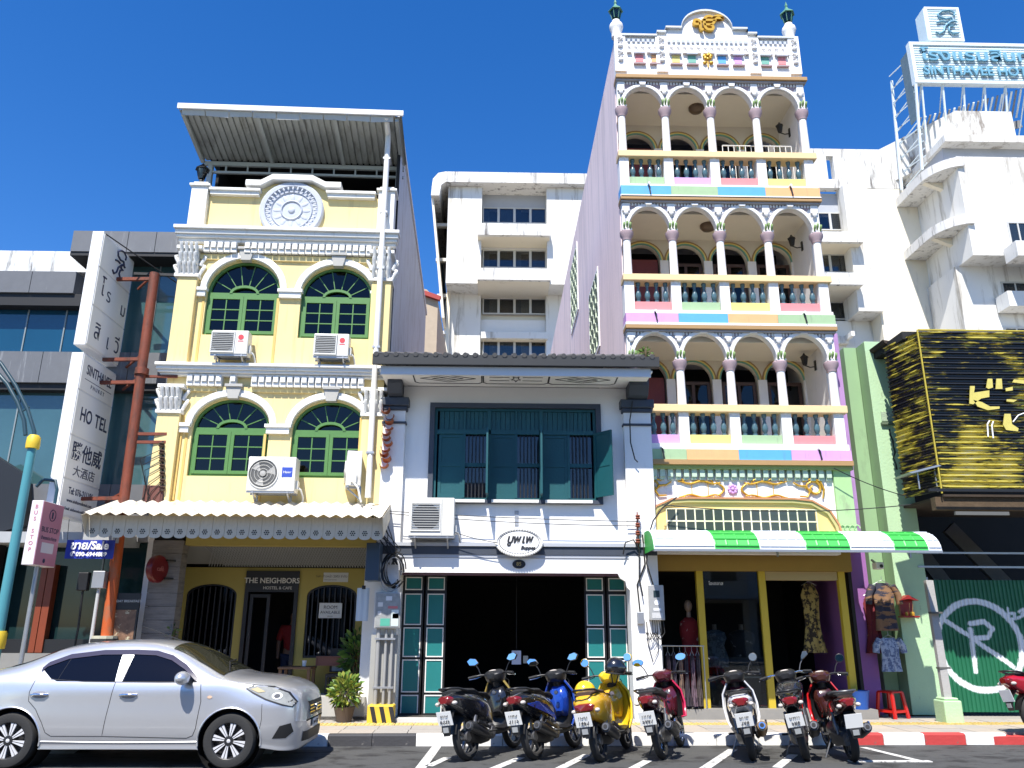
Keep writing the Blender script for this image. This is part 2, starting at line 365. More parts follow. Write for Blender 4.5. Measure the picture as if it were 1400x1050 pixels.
b = MB(); b.band([(x, z + .13) for x, z in P], [(x, z) for x, z in P], -.14, .25); part('coping', b, TRIM, yh, bev=.015)
b = MB(); b.prism([(-4.8, 9.84), (-4.72, 9.975), (-4.5, 10.11), (-3.72, 10.11), (-3.45, 9.975), (-3.36, 9.84)], .02, .2); part('parapet', b, YEL, yh)
# plaster medallion
MED = M('medallion_plaster', (.47, .50, .56), .7, var=.08, scale=8, bump=.2)
b = MB(); b.lathe([(.63, 0), (.63, -.07), (.60, -.10), (.52, -.10), (.50, -.06), (.42, -.05), (.40, -.075), (.38, -.05), (.05, -.06), (.001, -.06)], (-4.09, .02, 9.5), 40, 'y'); med = part('medallion', b, MED, yh, sm=40)
b = MB(); b.ball((0, 0, .27), .045, .012, .1); rep('petal', b, MED, med, [(-4.09, -.03, 9.5)] * 12, sm=60, rots=[(0, 2 * PI * i / 12, 0) for i in range(12)])
b = MB(); b.ball((0, 0, .47), .02, .01, .045, 8, 5); rep('bead', b, MED, med, [(-4.09, -.075, 9.5)] * 32, sm=60, rots=[(0, 2 * PI * i / 32, 0) for i in range(32)])
b = MB(); b.tube([(.2 * cos(a), 0, .2 * sin(a)) for a in [2 * PI * i / 24 for i in range(25)]], .02, 6); b.ball((0, 0, 0), .07, .03, .07); rep('boss', b, MED, med, [(-4.09, -.04, 9.5)], sm=60)
# arched windows
def arched_window(cx, hw, zs, zp, rise):
    win = part('window', MB().ring([(cx - hw, zs)] + arc(cx, zp, hw, PI, 0, 16, rise) + [(cx + hw, zs)], [(cx - hw + .05, zs + .05)] + arc(cx, zp, hw - .05, PI, 0, 16, rise - .04) + [(cx + hw - .05, zs + .05)], .07, .16), GRN, yh)
    b = MB(); b.box(cx - hw + .05, cx + hw - .05, .06, .15, zp - .06, zp + .01); part('transom', b, GRN, win)
    b = MB(); b.band(arc(cx, zp, .28, PI, 0, 10, .17), arc(cx, zp, .23, PI, 0, 10, .12), .05, .1); part('eyebrow', b, GRN, win)
    for k in range(1, 7):
        a = PI * k / 7; b = MB(); b.bar((cx + .25 * cos(a), .12, zp + .15 * sin(a)), (cx + (hw - .05) * cos(a) * .98, .12, zp + (rise - .04) * sin(a) * .98), .016); part('glazing_bar', b, GRN, win)
    b = MB(); b.prism(arc(cx, zp, hw - .04, PI, 0, 16, rise - .03), .125, .13); part('pane', b, PANE, win)
    for s_ in (-1, 1):
        x0, x1 = (cx - hw + .05, cx - .003) if s_ < 0 else (cx + .003, cx + hw - .05); z0, z1 = zs + .05, zp - .06
        c = part('casement', MB().frame(x0, x1, z0, z1, .06, .05, .11), GRN, win); b = MB()
        mx = (x0 + x1) / 2; b.box(mx - .01, mx + .01, .06, .1, z0 + .06, z1 - .06)
        hz = [z0 + .06 + (z1 - z0 - .12) * i / 3 for i in range(4)]
        for z in hz[1:3]: b.box(x0 + .06, mx - .01, .06, .1, z - .01, z + .01); b.box(mx + .01, x1 - .06, .06, .1, z - .01, z + .01)
        part('glazing_bar', b, GRN, win)
        for i in range(3):
            for u, w_ in ((x0 + .06, mx - .01), (mx + .01, x1 - .06)): part('pane', MB().box(u, w_, .078, .084, hz[i] + (.01 if i else 0), hz[i + 1] - (.01 if i < 2 else 0)), PANE, win)
    b = MB(); n = 14
    for i in range(n): x = cx - hw + 2 * hw * i / n; b.add([(x, .42, zs), (x + 2 * hw / n, .42 + .05 * (-1) ** i, zs), (x + 2 * hw / n, .42 + .05 * (-1) ** i, zp + rise * .2), (x, .42, zp + rise * .2)], [(0, 1, 2, 3)])
    part('curtain', b, CURT, win)
    mo = part('archivolt', MB().band(arc(cx, zp + .03, hw + .13, PI, 0, 18, rise + .13), arc(cx, zp + .03, hw + .01, PI, 0, 18, rise + .0), -.06, .05), TRIM, yh, bev=.012)
    b = MB(); b.prism([(cx - .09, zp + rise - .02), (cx + .09, zp + rise - .02), (cx + .14, zp + rise + .2), (cx - .14, zp + rise + .2)], -.1, .04); b.box(cx - .16, cx + .16, -.13, .04, zp + rise + .2, zp + rise + .25); part('keystone', b, M('grey_stucco', (.42, .41, .38), .8, var=.1), yh)
for w_ in WU + WL: arched_window(*w_)
for zp in (7.76, 5.1):
    for x0, x1 in ((X0 + .36, -5.56), (-4.17, -3.76), (-2.41, X1 - .36)): part('impost', MB().box(x0, x1, -.07, .02, zp - .13, zp - .02).box(x0 - .03, x1 + .03, -.1, .02, zp - .02, zp + .04), TRIM if zp > 0 else YEL, yh)
    for x in (-4.17, -5.57): part('beading', MB().box(x - .045, x, -.012, .02, zp - 1.5, zp - .13), YELD, yh)
# roof terrace: steel posts, lean-to roof, truss
RF = M('roof_sheet', (.40, .42, .40), .5, var=.12, scale=2, metal=.35, dirt=(.2, .2, .18), dscale=(8, 2, 2), damt=(.5, .7)); GALV = M('painted_steel', (.36, .39, .38), .5, var=.1)
b = MB()
for i in range(34):
    x0 = X0 - .18 + i * .128; y0, z0, y1, z1 = -.62, 11.32, .75, 11.06
    b.add([(x0, y0, z0), (x0 + .085, y0, z0), (x0 + .095, y0, z0 + .035), (x0 + .118, y0, z0 + .035), (x0 + .128, y0, z0), (x0, y1, z1), (x0 + .085, y1, z1), (x0 + .095, y1, z1 + .035), (x0 + .118, y1, z1 + .035), (x0 + .128, y1, z1)], [(i_, i_ + 1, i_ + 6, i_ + 5) for i_ in range(4)])
part('roof', b, RF, yh)
b = MB(); b.bar((X0 - .2, -.66, 11.38), (X1 + .13, -.66, 11.37), .04, .11); part('gutter', b, M('white_gutter', (.72, .73, .72), .5, var=.08), yh)
FLASH = M('roof_flashing', (.5, .51, .48), .6, var=.2, scale=3, bump=.4, bscale=8)
for i in range(9): x = X0 - .12 + i * .46; part('flashing', MB().add([(x, -.63, 11.33), (x + .44, -.63, 11.33), (x + .44, -.6, 11.2 + random.uniform(-.02, .02)), (x, -.6, 11.2 + random.uniform(-.02, .02))], [(0, 1, 2, 3)]), FLASH, yh)
for x in (X0 - .1, X0 + 1.35, X0 + 2.85, X1): part('rafter', MB().bar((x, -.6, 11.26), (x, .72, 11.01), .07, .09), GALV, yh)
part('beam', MB().bar((X0 - .05, .7, 10.95), (X1 + .05, .7, 10.95), .06, .09), GALV, yh); part('beam', MB().bar((X0 - .05, .7, 10.75), (X1 + .05, .7, 10.75), .05, .05), GALV, yh)
rep('strut', MB().box(-.015, .015, -.02, .02, 0, .15), GALV, yh, [(X0 + .4 + i * .45,   .7, 10.765) for i in range(9)])
for x in (X0 + .08, X1 - .06): part('post', MB().box(x - .05, x + .05, .65, .75, 9.1, 10.9), GALV, yh)
part('terrace_wall', MB().box(X0 + .1, X1 - .1, 5.3, 5.4, 9.15, 11.12), DARK, yh); part('terrace_wall', MB().box(X0 + .1, X0 + .16, 1.0, 5.3, 9.15, 11.12), DARK, yh); part('terrace_wall', MB().box(X0, X1 - .1, .8, 5.4, 11.13, 11.18), DARK, yh)
part('handrail', MB().tube([(X0 + .4, .45, 10.2), (X1 - .4, .45, 10.2)], .02).tube([(X0 + .4, .45, 10.05), (X1 - .4, .45, 10.05)], .015), GALV, yh)
b = MB(); b.tube([(X1 - .2, -.6, 11.3), (X1 - .2, -.5, 11.2), (X1 - .2, -.26, 11.15), (X1 - .2, -.24, 11.0), (X1 - .2, -.22, 3.8)], .055, 8); part('downpipe', b, TRIM, yh, sm=50)
rep('pipe_clip', MB().box(-.07, .07, -.06, .2, -.02, .02), STEEL, yh, [(X1 - .2, -.22, z) for z in (4.6, 6.6, 8.2, 9.4, 10.6)])
# corrugated metal side
CORR = M('corrugated_sheet', (.5, .52, .54), .45, var=.15, scale=1.2, metal=.3, dirt=(.3, .28, .26), dscale=(2, 3, .6), damt=(.5, .75))
b = MB()
for i in range(46): y = .3 + i * .2; b.add([(X1 + .01, y, 5.9), (X1 + .03, y + .1, 5.9), (X1 + .01, y + .2, 5.9), (X1 + .01, y, 11.36 - y * .02), (X1 + .03, y + .1, 11.36 - y * .02), (X1 + .01, y + .2, 11.36 - y * .02)], [(0, 1, 4, 3), (1, 2, 5, 4)])
part('metal_side_cladding', b, CORR, yh); part('verge', MB().bar((X1 + .03, -.5, 11.44), (X1 + .03, 9.6, 11.22), .06, .1), TRIM, yh)
part('side_wall', MB().box(X1 - .24, X1 - .01, .26, 9.4, .15, 9.0), WHITE, yh); part('side_wall', MB().box(X1 - .06, X1 - .0, .3, 9.4, 9.0, 11.12), DARK, yh)
# metal awning with a scalloped, pierced valance
aw = part('awning', MB().add([(0, 0, 0)], []), None, yh); b = MB(); NA = 24; AX0, AX1 = -6.62, -1.86
for i in range(NA):
    x = AX0 + (AX1 - AX0) * i / NA; w_ = (AX1 - AX0) / NA
    for k in range(4):
        u = x + w_ * k / 4; za, zb = .025 * sin(2 * PI * k / 4), .025 * sin(2 * PI * (k + 1) / 4)
        b.add([(u, -1.3, 3.33 + za), (u + w_ / 4, -1.3, 3.33 + zb), (u + w_ / 4, -.1, 3.72 + zb), (u, -.1, 3.72 + za)], [(0, 1, 2, 3)])
bpy.data.objects.remove(aw); aw = part('awning', b, M('awning_sheet', (.72, .67, .56), .5, var=.18, scale=2, dirt=(.4, .33, .25), dscale=(4, 2, 2), damt=(.5, .7)), yh)
w_ = (AX1 - AX0) / NA; b = MB(); h = w_ / 2
b.prism([(-h, .36), (-h, .06)] + [(p[0], p[1]) for p in arc(0, .05, h * .96, PI, 2 * PI, 8, .05)] + [(h, .06), (h, .36)], -.004, .004); b.box(-h, -h + .012, -.014, .002, .05, .36)
va = rep('valance_strip', b, AWN, aw, [(AX0 + w_ * (i + .5), -1.04, 2.98) for i in range(NA)])
HOLE = M('dark_hole', (.01, .01, .01), .9); b = MB(); b.lathe([(.013, 0), (.013, .004)], (0, 0, 0), 6, 'y')
for k in range(6): b.lathe([(.012, 0), (.012, .004)], (.034 * cos(k * PI / 3), 0, .034 * sin(k * PI / 3)), 6, 'y')
rep('pierced_rosette', b, HOLE, aw, [(AX0 + w_ * (i + .5), -1.051, 3.085) for i in range(NA)])
part('awning_end', MB().prism([(-1.05, 3.03), (-1.28, 3.31), (-.1, 3.69), (-.1, 3.45)], AX1, AX1 + .01, 'yz'), AWN, aw); part('awning_end', MB().prism([(-1.05, 3.03), (-1.28, 3.31), (-.1, 3.69), (-.1, 3.45)], AX0 - .01, AX0, 'yz'), AWN, aw)
# ground floor: porch
YG = M('yellow_porch_paint', (.37, .29, .07), .75, var=.1, scale=2)
GW = [(-5.21, .46, 1.08, 2.18, .2), (-3.0, .46, 1.08, 2.18, .2)]
b = MB(); archwall(b, -5.9, -4.6, .15, 2.68, [GW[0]], 1.2, 1.35); archwall(b, -3.62, -2.2, .15, 2.68, [GW[1]], 1.2, 1.35); b.box(-4.6, -3.62, 1.2, 1.35, 2.62, 2.68); part('porch_wall', b, YG, yh)
part('porch_beam', MB().box(-5.4, -2.1, .05, .3, 2.98, 3.14), YG, yh)
LAT = M('grey_lattice', (.30, .31, .31), .6, var=.1); b = MB()
for i in range(60): x = -5.3 + i * .05; b.bar((x, .35, 3.1), (x + .32, 1.15, 2.7), .014, .01); b.bar((x + .32, .35, 3.1), (x, 1.15, 2.7), .014, .01)
part('lattice_panel', b, LAT, yh)['kind'] = 'stuff'
part('soffit', MB().add([(-5.9, .3, 3.14), (-2.2, .3, 3.14), (-2.2, 1.2, 2.74), (-5.9, 1.2, 2.74)], [(0, 1, 2, 3)]), M('grey_soffit', (.22, .22, .21), .8), yh)
for w_ in GW:
    cx, hw, zs, zp, rise = w_; b = MB()
    wi = part('grille_window', MB().ring([(cx - hw, zs)] + arc(cx, zp, hw, PI, 0, 12, rise) + [(cx + hw, zs)], [(cx - hw + .04, zs + .04)] + arc(cx, zp, hw - .04, PI, 0, 12, rise - .03) + [(cx + hw - .04, zs + .04)], 1.23, 1.3), BLACK, yh)
    rep('grille_bar', MB().box(-.012, .012, 1.24, 1.264, zs + .02, zp + rise * .75), BLACK, wi, [(cx - hw + .1 + i * (2 * hw - .2) / 7, 0, 0) for i in range(8)])
    part('pane', MB().box(cx - hw, cx + hw, 1.31, 1.315, zs, zp + rise), PANE, wi)
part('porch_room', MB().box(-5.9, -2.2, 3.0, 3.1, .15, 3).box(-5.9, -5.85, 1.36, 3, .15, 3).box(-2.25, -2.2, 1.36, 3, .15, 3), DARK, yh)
d = part('door', MB().frame(-4.6, -3.62, .15, 2.62, (.07, .07, .01, .38), 1.16, 1.3), M('dark_timber', (.012, .010, .009), .5), yh)
text('lettering', 'THE NEIGHBORS', .135, M('cream_lettering', (.6, .56, .48), .6), d, (-4.11, 1.14, 2.44), ext=.004, bold=.002); text('lettering', 'HOSTEL & CAFE', .075, _M['cream_lettering'], d, (-4.0, 1.14, 2.31))
part('door_leaf', MB().frame(-4.5, -4.13, .17, 2.2, .06, 1.2, 1.25), _M['dark_timber'], d)
PL = M('weathered_plank', (.20, .18, .16), .8, var=.3, scale=3, bump=.4, bscale=12, dirt=(.12, .11, .1), dscale=(2, 2, 20), damt=(.45, .65))
for i in range(13): z = .17 + i * .222; part('plank', MB().box(-5.93, -5.42 + random.uniform(-.006, .006), .0 - random.uniform(0, .012), .3, z, z + .216), PL, yh)
part('plank_pier', MB().box(-5.9, -5.45, .03, .29, .15, 3.1), DARK, yh)
part('plinth', MB().box(-3.7, -2.15, .05, .95, .15, .5), M('grey_stone_plinth', (.42, .41, .38), .8, var=.2, scale=4), yh)
part('porch_floor', MB().box(-5.9, -2.1, .05, 3, .13, .2), M('porch_tile', (.25, .22, .2), .5, var=.1), yh)
# notices on the porch wall
def notice(name, label, x0, x1, z0, z1, Y, col, lines, parent=None):
    t = thing(name, label, 'notice', ((x0 + x1) / 2, Y, z0)); part('board', MB().box(x0, x1, Y, Y + .012, z0, z1), M('notice_%s' % name, col, .6, var=.04), t)
    for s_, sz, dx, dz, mt in lines: text('lettering', s_, sz, mt, t, ((x0 + x1) / 2 + dx, Y - .003, z0 + dz), ext=.0005)
    return t
notice('room_notice', 'white ROOM AVAILABLE paper on the barred right porch window', -3.25, -2.83, 1.78, 2.05, 1.17, (.6, .6, .58), [('ROOM', .085, 0, .19, BLK_INK), ('AVAILABLE', .075, 0, .1, BLK_INK), ('076 000', .03, 0, .03, BLK_INK)])
notice('company_plate', 'small white plate with Thai lettering above the porch window', -3.4, -2.75, 2.43, 2.6, 1.17, (.55, .55, .52), [('บริษัท ก้าวหน้า 2003 จำกัด', .06, 0, .1, BLK_INK), ('limited partnership', .03, 0, .04, BLK_INK)])
# ================================================================ white two-storey shophouse
NAVY = M('slate_blue_paint', (.045, .055, .075), .6, var=.15, scale=4)
TEAL = M('teal_paint', (.006, .078, .09), .5, var=.2, scale=4, bump=.1)
TEAL2 = M('teal_door_panel', (.012, .17, .165), .45, var=.12, scale=3)
wh = thing('white_shophouse', 'low white two storey shophouse with teal shutters and dark doorway', 'building', (.4, 0, .15))
b = MB(); b.ring([(-1.87, 2.6), (2.55, 2.6), (2.55, 5.92), (-1.87, 5.92)], [(-1.17, 3.8), (1.87, 3.8), (1.87, 5.54), (-1.17, 5.54)], 0, .22); part('wall', b, WHITE, wh)
part('door_header', MB().box(-1.6, 2.35, -.1, .05, 2.53, 2.78), WHITE, wh)
GREYW = M('grey_moulding', (.40, .42, .46), .7, var=.08); part('header_moulding', MB().box(-2.05, 2.85, -.16, .05, 2.98, 3.04), GREYW, wh)
part('header_band', MB().box(-2.04, 2.84, -.13, .05, 2.84, 2.98), NAVY, wh); part('header_moulding', MB().box(-1.9, 2.7, -.115, .05, 2.785, 2.84), GREYW, wh)
for x0, x1 in ((-2.06, -1.66), (2.34, 2.84)):
    p = part('pilaster', MB().box(x0, x1, -.12, .3, .15, 5.45), WHITE, wh)
    part('pilaster_band', MB().box(x0 - .02, x1 + .02, -.15, .3, 5.17, 5.21), NAVY, p)
    b = MB(); xm = x1 + .02 if x0 < 0 else x0 - .02
    part('capital', MB().box(x0 - .03, x1 + .03, -.16, .3, 5.42, 5.5).box(x0 - .06, x1 + .06, -.2, .3, 5.5, 5.66), NAVY, p, bev=.02)
    part('eave_bracket', MB().prism([(-.15, 5.66), (-.3, 5.7), (-.42, 5.86), (-.42, 5.98), (.2, 5.98), (.2, 5.66)], x0 + .08, x1 - .06, 'yz'), NAVY, p, bev=.01)
# eaves, soffit with stencilled ornament, tiled roof
part('soffit', MB().box(-2.05, 2.74, -.98, .0, 5.93, 5.96), WHITE, wh); part('fascia', MB().box(-2.02, 2.7, -1.02, -.97, 5.83, 5.985), M('pale_grey_fascia', (.62, .63, .64), .6, var=.05), wh)
part('eave_board', MB().box(-2.16, 2.84, -1.12, -1.05, 5.99, 6.17), M('charcoal_board', (.02, .022, .024), .6, var=.2), wh)
part('roof', MB().prism([(-1.12, 6.17), (3.4, 7.65), (7.5, 6.3), (7.5, 6.2), (3.4, 7.5), (-1.1, 6.1)], -2.16, 2.5, 'yz'), M('charcoal_roof', (.05, .05, .055), .7), wh)
b = MB(); b.tube([(0, -1.14, 6.165), (0, -.6, 6.345), (0, 0, 6.545)], .042, 8); rep('roof_tile', b, M('grey_roof_tile', (.12, .115, .11), .75, var=.3), wh, [(-2.1 + i * .172, 0, 0) for i in range(29)], sm=60)
def oct_(cx, w, h, c=.07): return [(cx - w, -h + c), (cx - w + c, -h), (cx + w - c, -h), (cx + w, -h + c), (cx + w, h - c), (cx + w - c, h), (cx - w + c, h), (cx - w, h - c)]
def outline(pts, t, cx=0, closed=True):
    b = MB(); n = len(pts)
    for i in range(n if closed else n - 1):
        a, c = pts[i], pts[(i + 1) % n]; b.bar((a[0], a[1], 0), (c[0], c[1], 0), t, .004)
    return b
def flat(b, z, yc, sy=1.0): b.v = [(v[0], yc + v[1] * sy, z + v[2]) for v in b.v]; return b
for k, cx in enumerate((-.88, .35, 1.56)):
    w_ = .62 if k != 1 else .6; part('soffit_ornament', flat(outline(oct_(cx, w_ - .01, .3), .022), 5.925, -.5), BLK_INK, wh)
    if k != 1:
        for s_ in (1, .55): part('soffit_ornament', flat(outline([(cx - .5 * s_, 0), (cx, -.2 * s_), (cx + .5 * s_, 0), (cx, .2 * s_)], .018), 5.925, -.5), BLK_INK, wh)
        part('soffit_ornament', flat(outline([(cx - .16, -.05), (cx + .16, .05)], .018, closed=False), 5.925, -.5), BLK_INK, wh)
    else:
        st = [((.09 if i % 2 == 0 else .04) * sin(PI * i / 5), (.17 if i % 2 == 0 else .075) * cos(PI * i / 5)) for i in range(10)]
        part('soffit_star', flat(outline([(cx + p[0], p[1]) for p in st], .018), 5.925, -.5), BLK_INK, wh)
        for s_ in (-1, 1):
            for y in (-.1, .1): part('soffit_ornament', flat(outline([(cx + s_ * .12, y), (cx + s_ * .48, y)], .018, closed=False), 5.925, -.5), BLK_INK, wh)
# window band with shutters
part('window_surround', MB().frame(-1.22, 1.93, 3.74, 5.60, (.09, .09, .07, .09), -.05, .04), NAVY, wh)
wn = part('window_frame', MB().frame(-1.13, 1.84, 3.8, 5.51, .05, .02, .12), TEAL, wh)
part('transom', MB().box(-1.08, 1.79, .0, .1, 5.02, 5.1), TEAL, wn)
bays = [(-1.08, -.13), (-.13, .83), (.83, 1.79)]
for i, (x0, x1) in enumerate(bays):
    if i: part('mullion', MB().box(x0 - .035, x0 + .035, .0, .12, 3.85, 5.46), TEAL, wn)
    xm = x0 + .5
    part('mullion', MB().box(xm - .02, xm + .02, .01, .11, 3.85, 5.02), TEAL, wn); part('mullion', MB().box(xm - .02, xm + .02, .01, .11, 5.1, 5.46), TEAL, wn)
    for u, w_ in ((x0 + .035, xm - .02), (xm + .02, x1 - .035)):
        n = 5; W_ = (w_ - u) / n
        rep('transom_slat', MB().box(-.5 * W_ + .004, .5 * W_ - .004, .05, .07, 5.1, 5.46), TEAL, wn, [(u + W_ * (k + .5), 0, 0) for k in range(n)])
    sh = part('shutter', MB().frame(x0 + .035, xm - .02, 3.85, 5.02, (.05, .05, .08, .06), .03, .075), TEAL, wn); part('shutter_panel', MB().box(x0 + .085, xm - .07, .045, .06, 3.93, 4.42), TEAL, wn); part('shutter_panel', MB().box(x0 + .085, xm - .07, .045, .06, 4.5, 4.96), TEAL, wn); part('shutter_rail', MB().box(x0 + .085, xm - .07, .032, .074, 4.42, 4.5), TEAL, wn)
    rep('window_bar', MB().box(-.011, .011, .05, .07, 3.85, 5.02), BLACK, wn, [(xm + .02 + .06 + k * .066, 0, 0) for k in range(5)]); part('window_rail', MB().box(xm + .02, x1 - .035, .04, .08, 4.42, 4.49), TEAL, wn)
    part('pane', MB().box(xm + .02, x1 - .035, .1, .106, 3.86, 5.01), GL('blue_pane', (.4, .5, .75), .6), wn)
    b = MB(); n = 12; cw = (x1 - xm - .06) / n
    for k in range(n): u = xm + .02 + cw * k; b.add([(u, .2, 3.86), (u + cw, .2 + .035 * (-1) ** k, 3.86), (u + cw, .2 + .035 * (-1) ** k, 4.35), (u, .2, 4.35)], [(0, 1, 2, 3)])
    part('curtain', b, M('pale_curtain', (.5, .5, .5), .9), wn)
    part('sill', MB().box(x0 + (.06 if i else -.02), x1 - .06, -.14, -.0, 3.75, 3.8), TRIM, wn)
part('room_wall', MB().box(-1.8, 2.4, 1.2, 1.3, 3, 5.9), M('blue_room', (.03, .04, .10), .9), wh); part('room_ceiling', MB().box(-1.8, 2.4, .23, 1.2, 5.6, 5.65), DARK, wh)
TEALL = M('sunlit_teal_leaf', (.02, .22, .21), .5, var=.15)
for x, ang, L in ((-.14, 92, .44), (.82, 92, .44), (1.80, 50, .42)):      # open leaves standing out from the wall
    lf = part('open_shutter', MB().frame(0, L, 3.86, 5.04, .05, -.018, .018), TEAL, wh); lf.location = Vector((x, -.03, 0)) - ORG[wh.name]; lf.data.transform(Matrix.Translation(ORG[wh.name])); lf.rotation_euler = (0, 0, -R_(ang))
    b = MB().box(.05, L - .05, -.008, .008, 3.91, 4.4).box(.05, L - .05, -.008, .008, 4.48, 4.99).box(.05, L - .05, -.016, .016, 4.4, 4.48); o = part('leaf_panel', b, TEAL, lf); o.data.transform(Matrix.Translation(ORG[wh.name]))
# ground floor: doors, room
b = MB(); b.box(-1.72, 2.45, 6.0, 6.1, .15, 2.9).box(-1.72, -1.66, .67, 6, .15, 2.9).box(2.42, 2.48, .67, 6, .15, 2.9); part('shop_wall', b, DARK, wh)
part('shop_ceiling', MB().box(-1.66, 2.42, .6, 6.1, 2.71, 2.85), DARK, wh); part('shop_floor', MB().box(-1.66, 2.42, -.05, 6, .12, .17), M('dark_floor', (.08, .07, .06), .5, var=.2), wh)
part('door_step', MB().box(-1.6, 2.3, -.32, -.06, .13, .2), M('white_step', (.55, .53, .5), .8, var=.15), wh)
part('door_track', MB().box(-1.6, 2.3, -.06, .06, 2.49, 2.53), M('maroon_track', (.12, .05, .05), .5), wh)
DK = 1.043; rows = [(1.6 + (a - 1.6) * DK, 1.6 + (c - 1.6) * DK) for a, c in ((2.24, 2.46), (1.66, 2.18), (1.14, 1.62), (.58, 1.1), (.22, .54))]; DYY = .62
part('door_reveal', MB().box(-1.68, -1.655, .05, .66, .15, 2.75), WHITE, wh); part('door_reveal', MB().box(2.39, 2.42, .05, .66, .15, 2.75), WHITE, wh); part('reveal_ceiling', MB().box(-1.66, 2.39, .051, .6, 2.6, 2.7), WHITE, wh)
for x0, x1 in [(a * DK, c * DK) for a, c in ((-1.58, -1.22), (-1.19, -.83), (1.56, 1.92), (1.95, 2.31))]:
    df = part('folding_door', MB().frame(x0, x1, .17, 2.6, .03, DYY - .01, DYY + .05), BLACK, wh); part('door_backing', MB().box(x0 + .03, x1 - .03, DYY + .03, DYY + .045, .2, 2.57), BLACK, df)
    for z0, z1 in rows:
        part('door_panel', MB().box(x0 + .05, x1 - .05, DYY + .012, DYY + .028, z0 + .02, z1 - .02), TEAL2, df); part('panel_frame', MB().frame(x0 + .035, x1 - .035, z0, z1, .018, DYY, DYY + .028), TRIM, df)
part('door_corbel', MB().prism([(2.34, 2.53), (2.34, 2.25), (2.29, 2.3), (2.27, 2.4), (2.18, 2.45), (2.14, 2.53)], -.1, .0), TRIM, wh)
nb = part('number_plate', MB().lathe([(.1, 0), (.1, -.015), (.085, -.02)], (.42, -.1, 2.68), 20, 'y'), BLK_INK, wh); nb.data.transform(Matrix.Diagonal((1.15, 1, .75, 1))); nb.location = (0, 0, (2.68 - .15) * .25 + .0); nb.location.x = (.42 - .4) * (1 - 1.15)
text('lettering', '85', .09, M('brass_lettering', (.45, .33, .12), .4), wh, (.42, -.123, 2.68))
# oval sign over the door
ov = thing('oval_sign', 'white oval sign with black handwritten Thai lettering over the dark doorway', 'sign', (.42, -.25, 2.78))
b = MB(); b.lathe([(.001, .0), (.42, .0), (.42, -.05), (.36, -.055), (.001, -.055)], (0, 0, 0), 40, 'y'); b.xf(Matrix.Translation((.42, -.2, 3.04)) @ Matrix.Diagonal((1, 1, .58, 1))); part('board', b, M('sign_white', (.78, .77, .74), .5), ov, sm=40)
b = MB(); b.ball((0, 0, 0), .022, .02, .03, 8, 5); rep('bead', b, TRIM, ov, [(.42 + .395 * cos(2 * PI * i / 52), -.255, 3.04 + .225 * sin(2 * PI * i / 52)) for i in range(52)], sm=60)
part('rim_line', MB().ring(arc(.42, 3.04, .352, 0, 2 * PI * .99, 39, .2), arc(.42, 3.04, .343, 0, 2 * PI * .99, 39, .193), -.26, -.254), BLK_INK, ov)
for i, (s_, x, z, sz) in enumerate((('บ', -.165, .05, .2), ('ู', -.125, .05, .2), ('พ', -.05, .05, .19), ('เ', .06, .05, .2), ('พ', .16, .05, .19))): text('lettering', s_, sz, BLK_INK, ov, (.42 + x, -.262, 3.04 + z), bold=.006, shear=.25, ext=.002)
text('lettering', 'Buppea', .085, BLK_INK, ov, (.57, -.262, 2.945), bold=.003, shear=.3)
part('bracket', MB().bar((.42, -.2, 3.26), (.42, -.02, 3.26), .02).bar((.3, -.2, 2.9), (.3, -.1, 2.9), .02), STEEL, ov)
notice('paper_notice', 'pale blue paper sheet hanging inside the dark doorway', .33, .5, .98, 1.22, 1.2, (.45, .5, .62), []); notice('small_card', 'small grey card beside the blue sheet in the doorway', .54, .63, 1.0, 1.13, 1.2, (.3, .32, .3), [])
q = MB().bar((.415, 1.21, 1.22), (.415, 1.21, 2.75), .008); o = tag(part('notice_hanger', q, CABLE, None), 'thin dark string holding the blue sheet in the doorway', 'string')
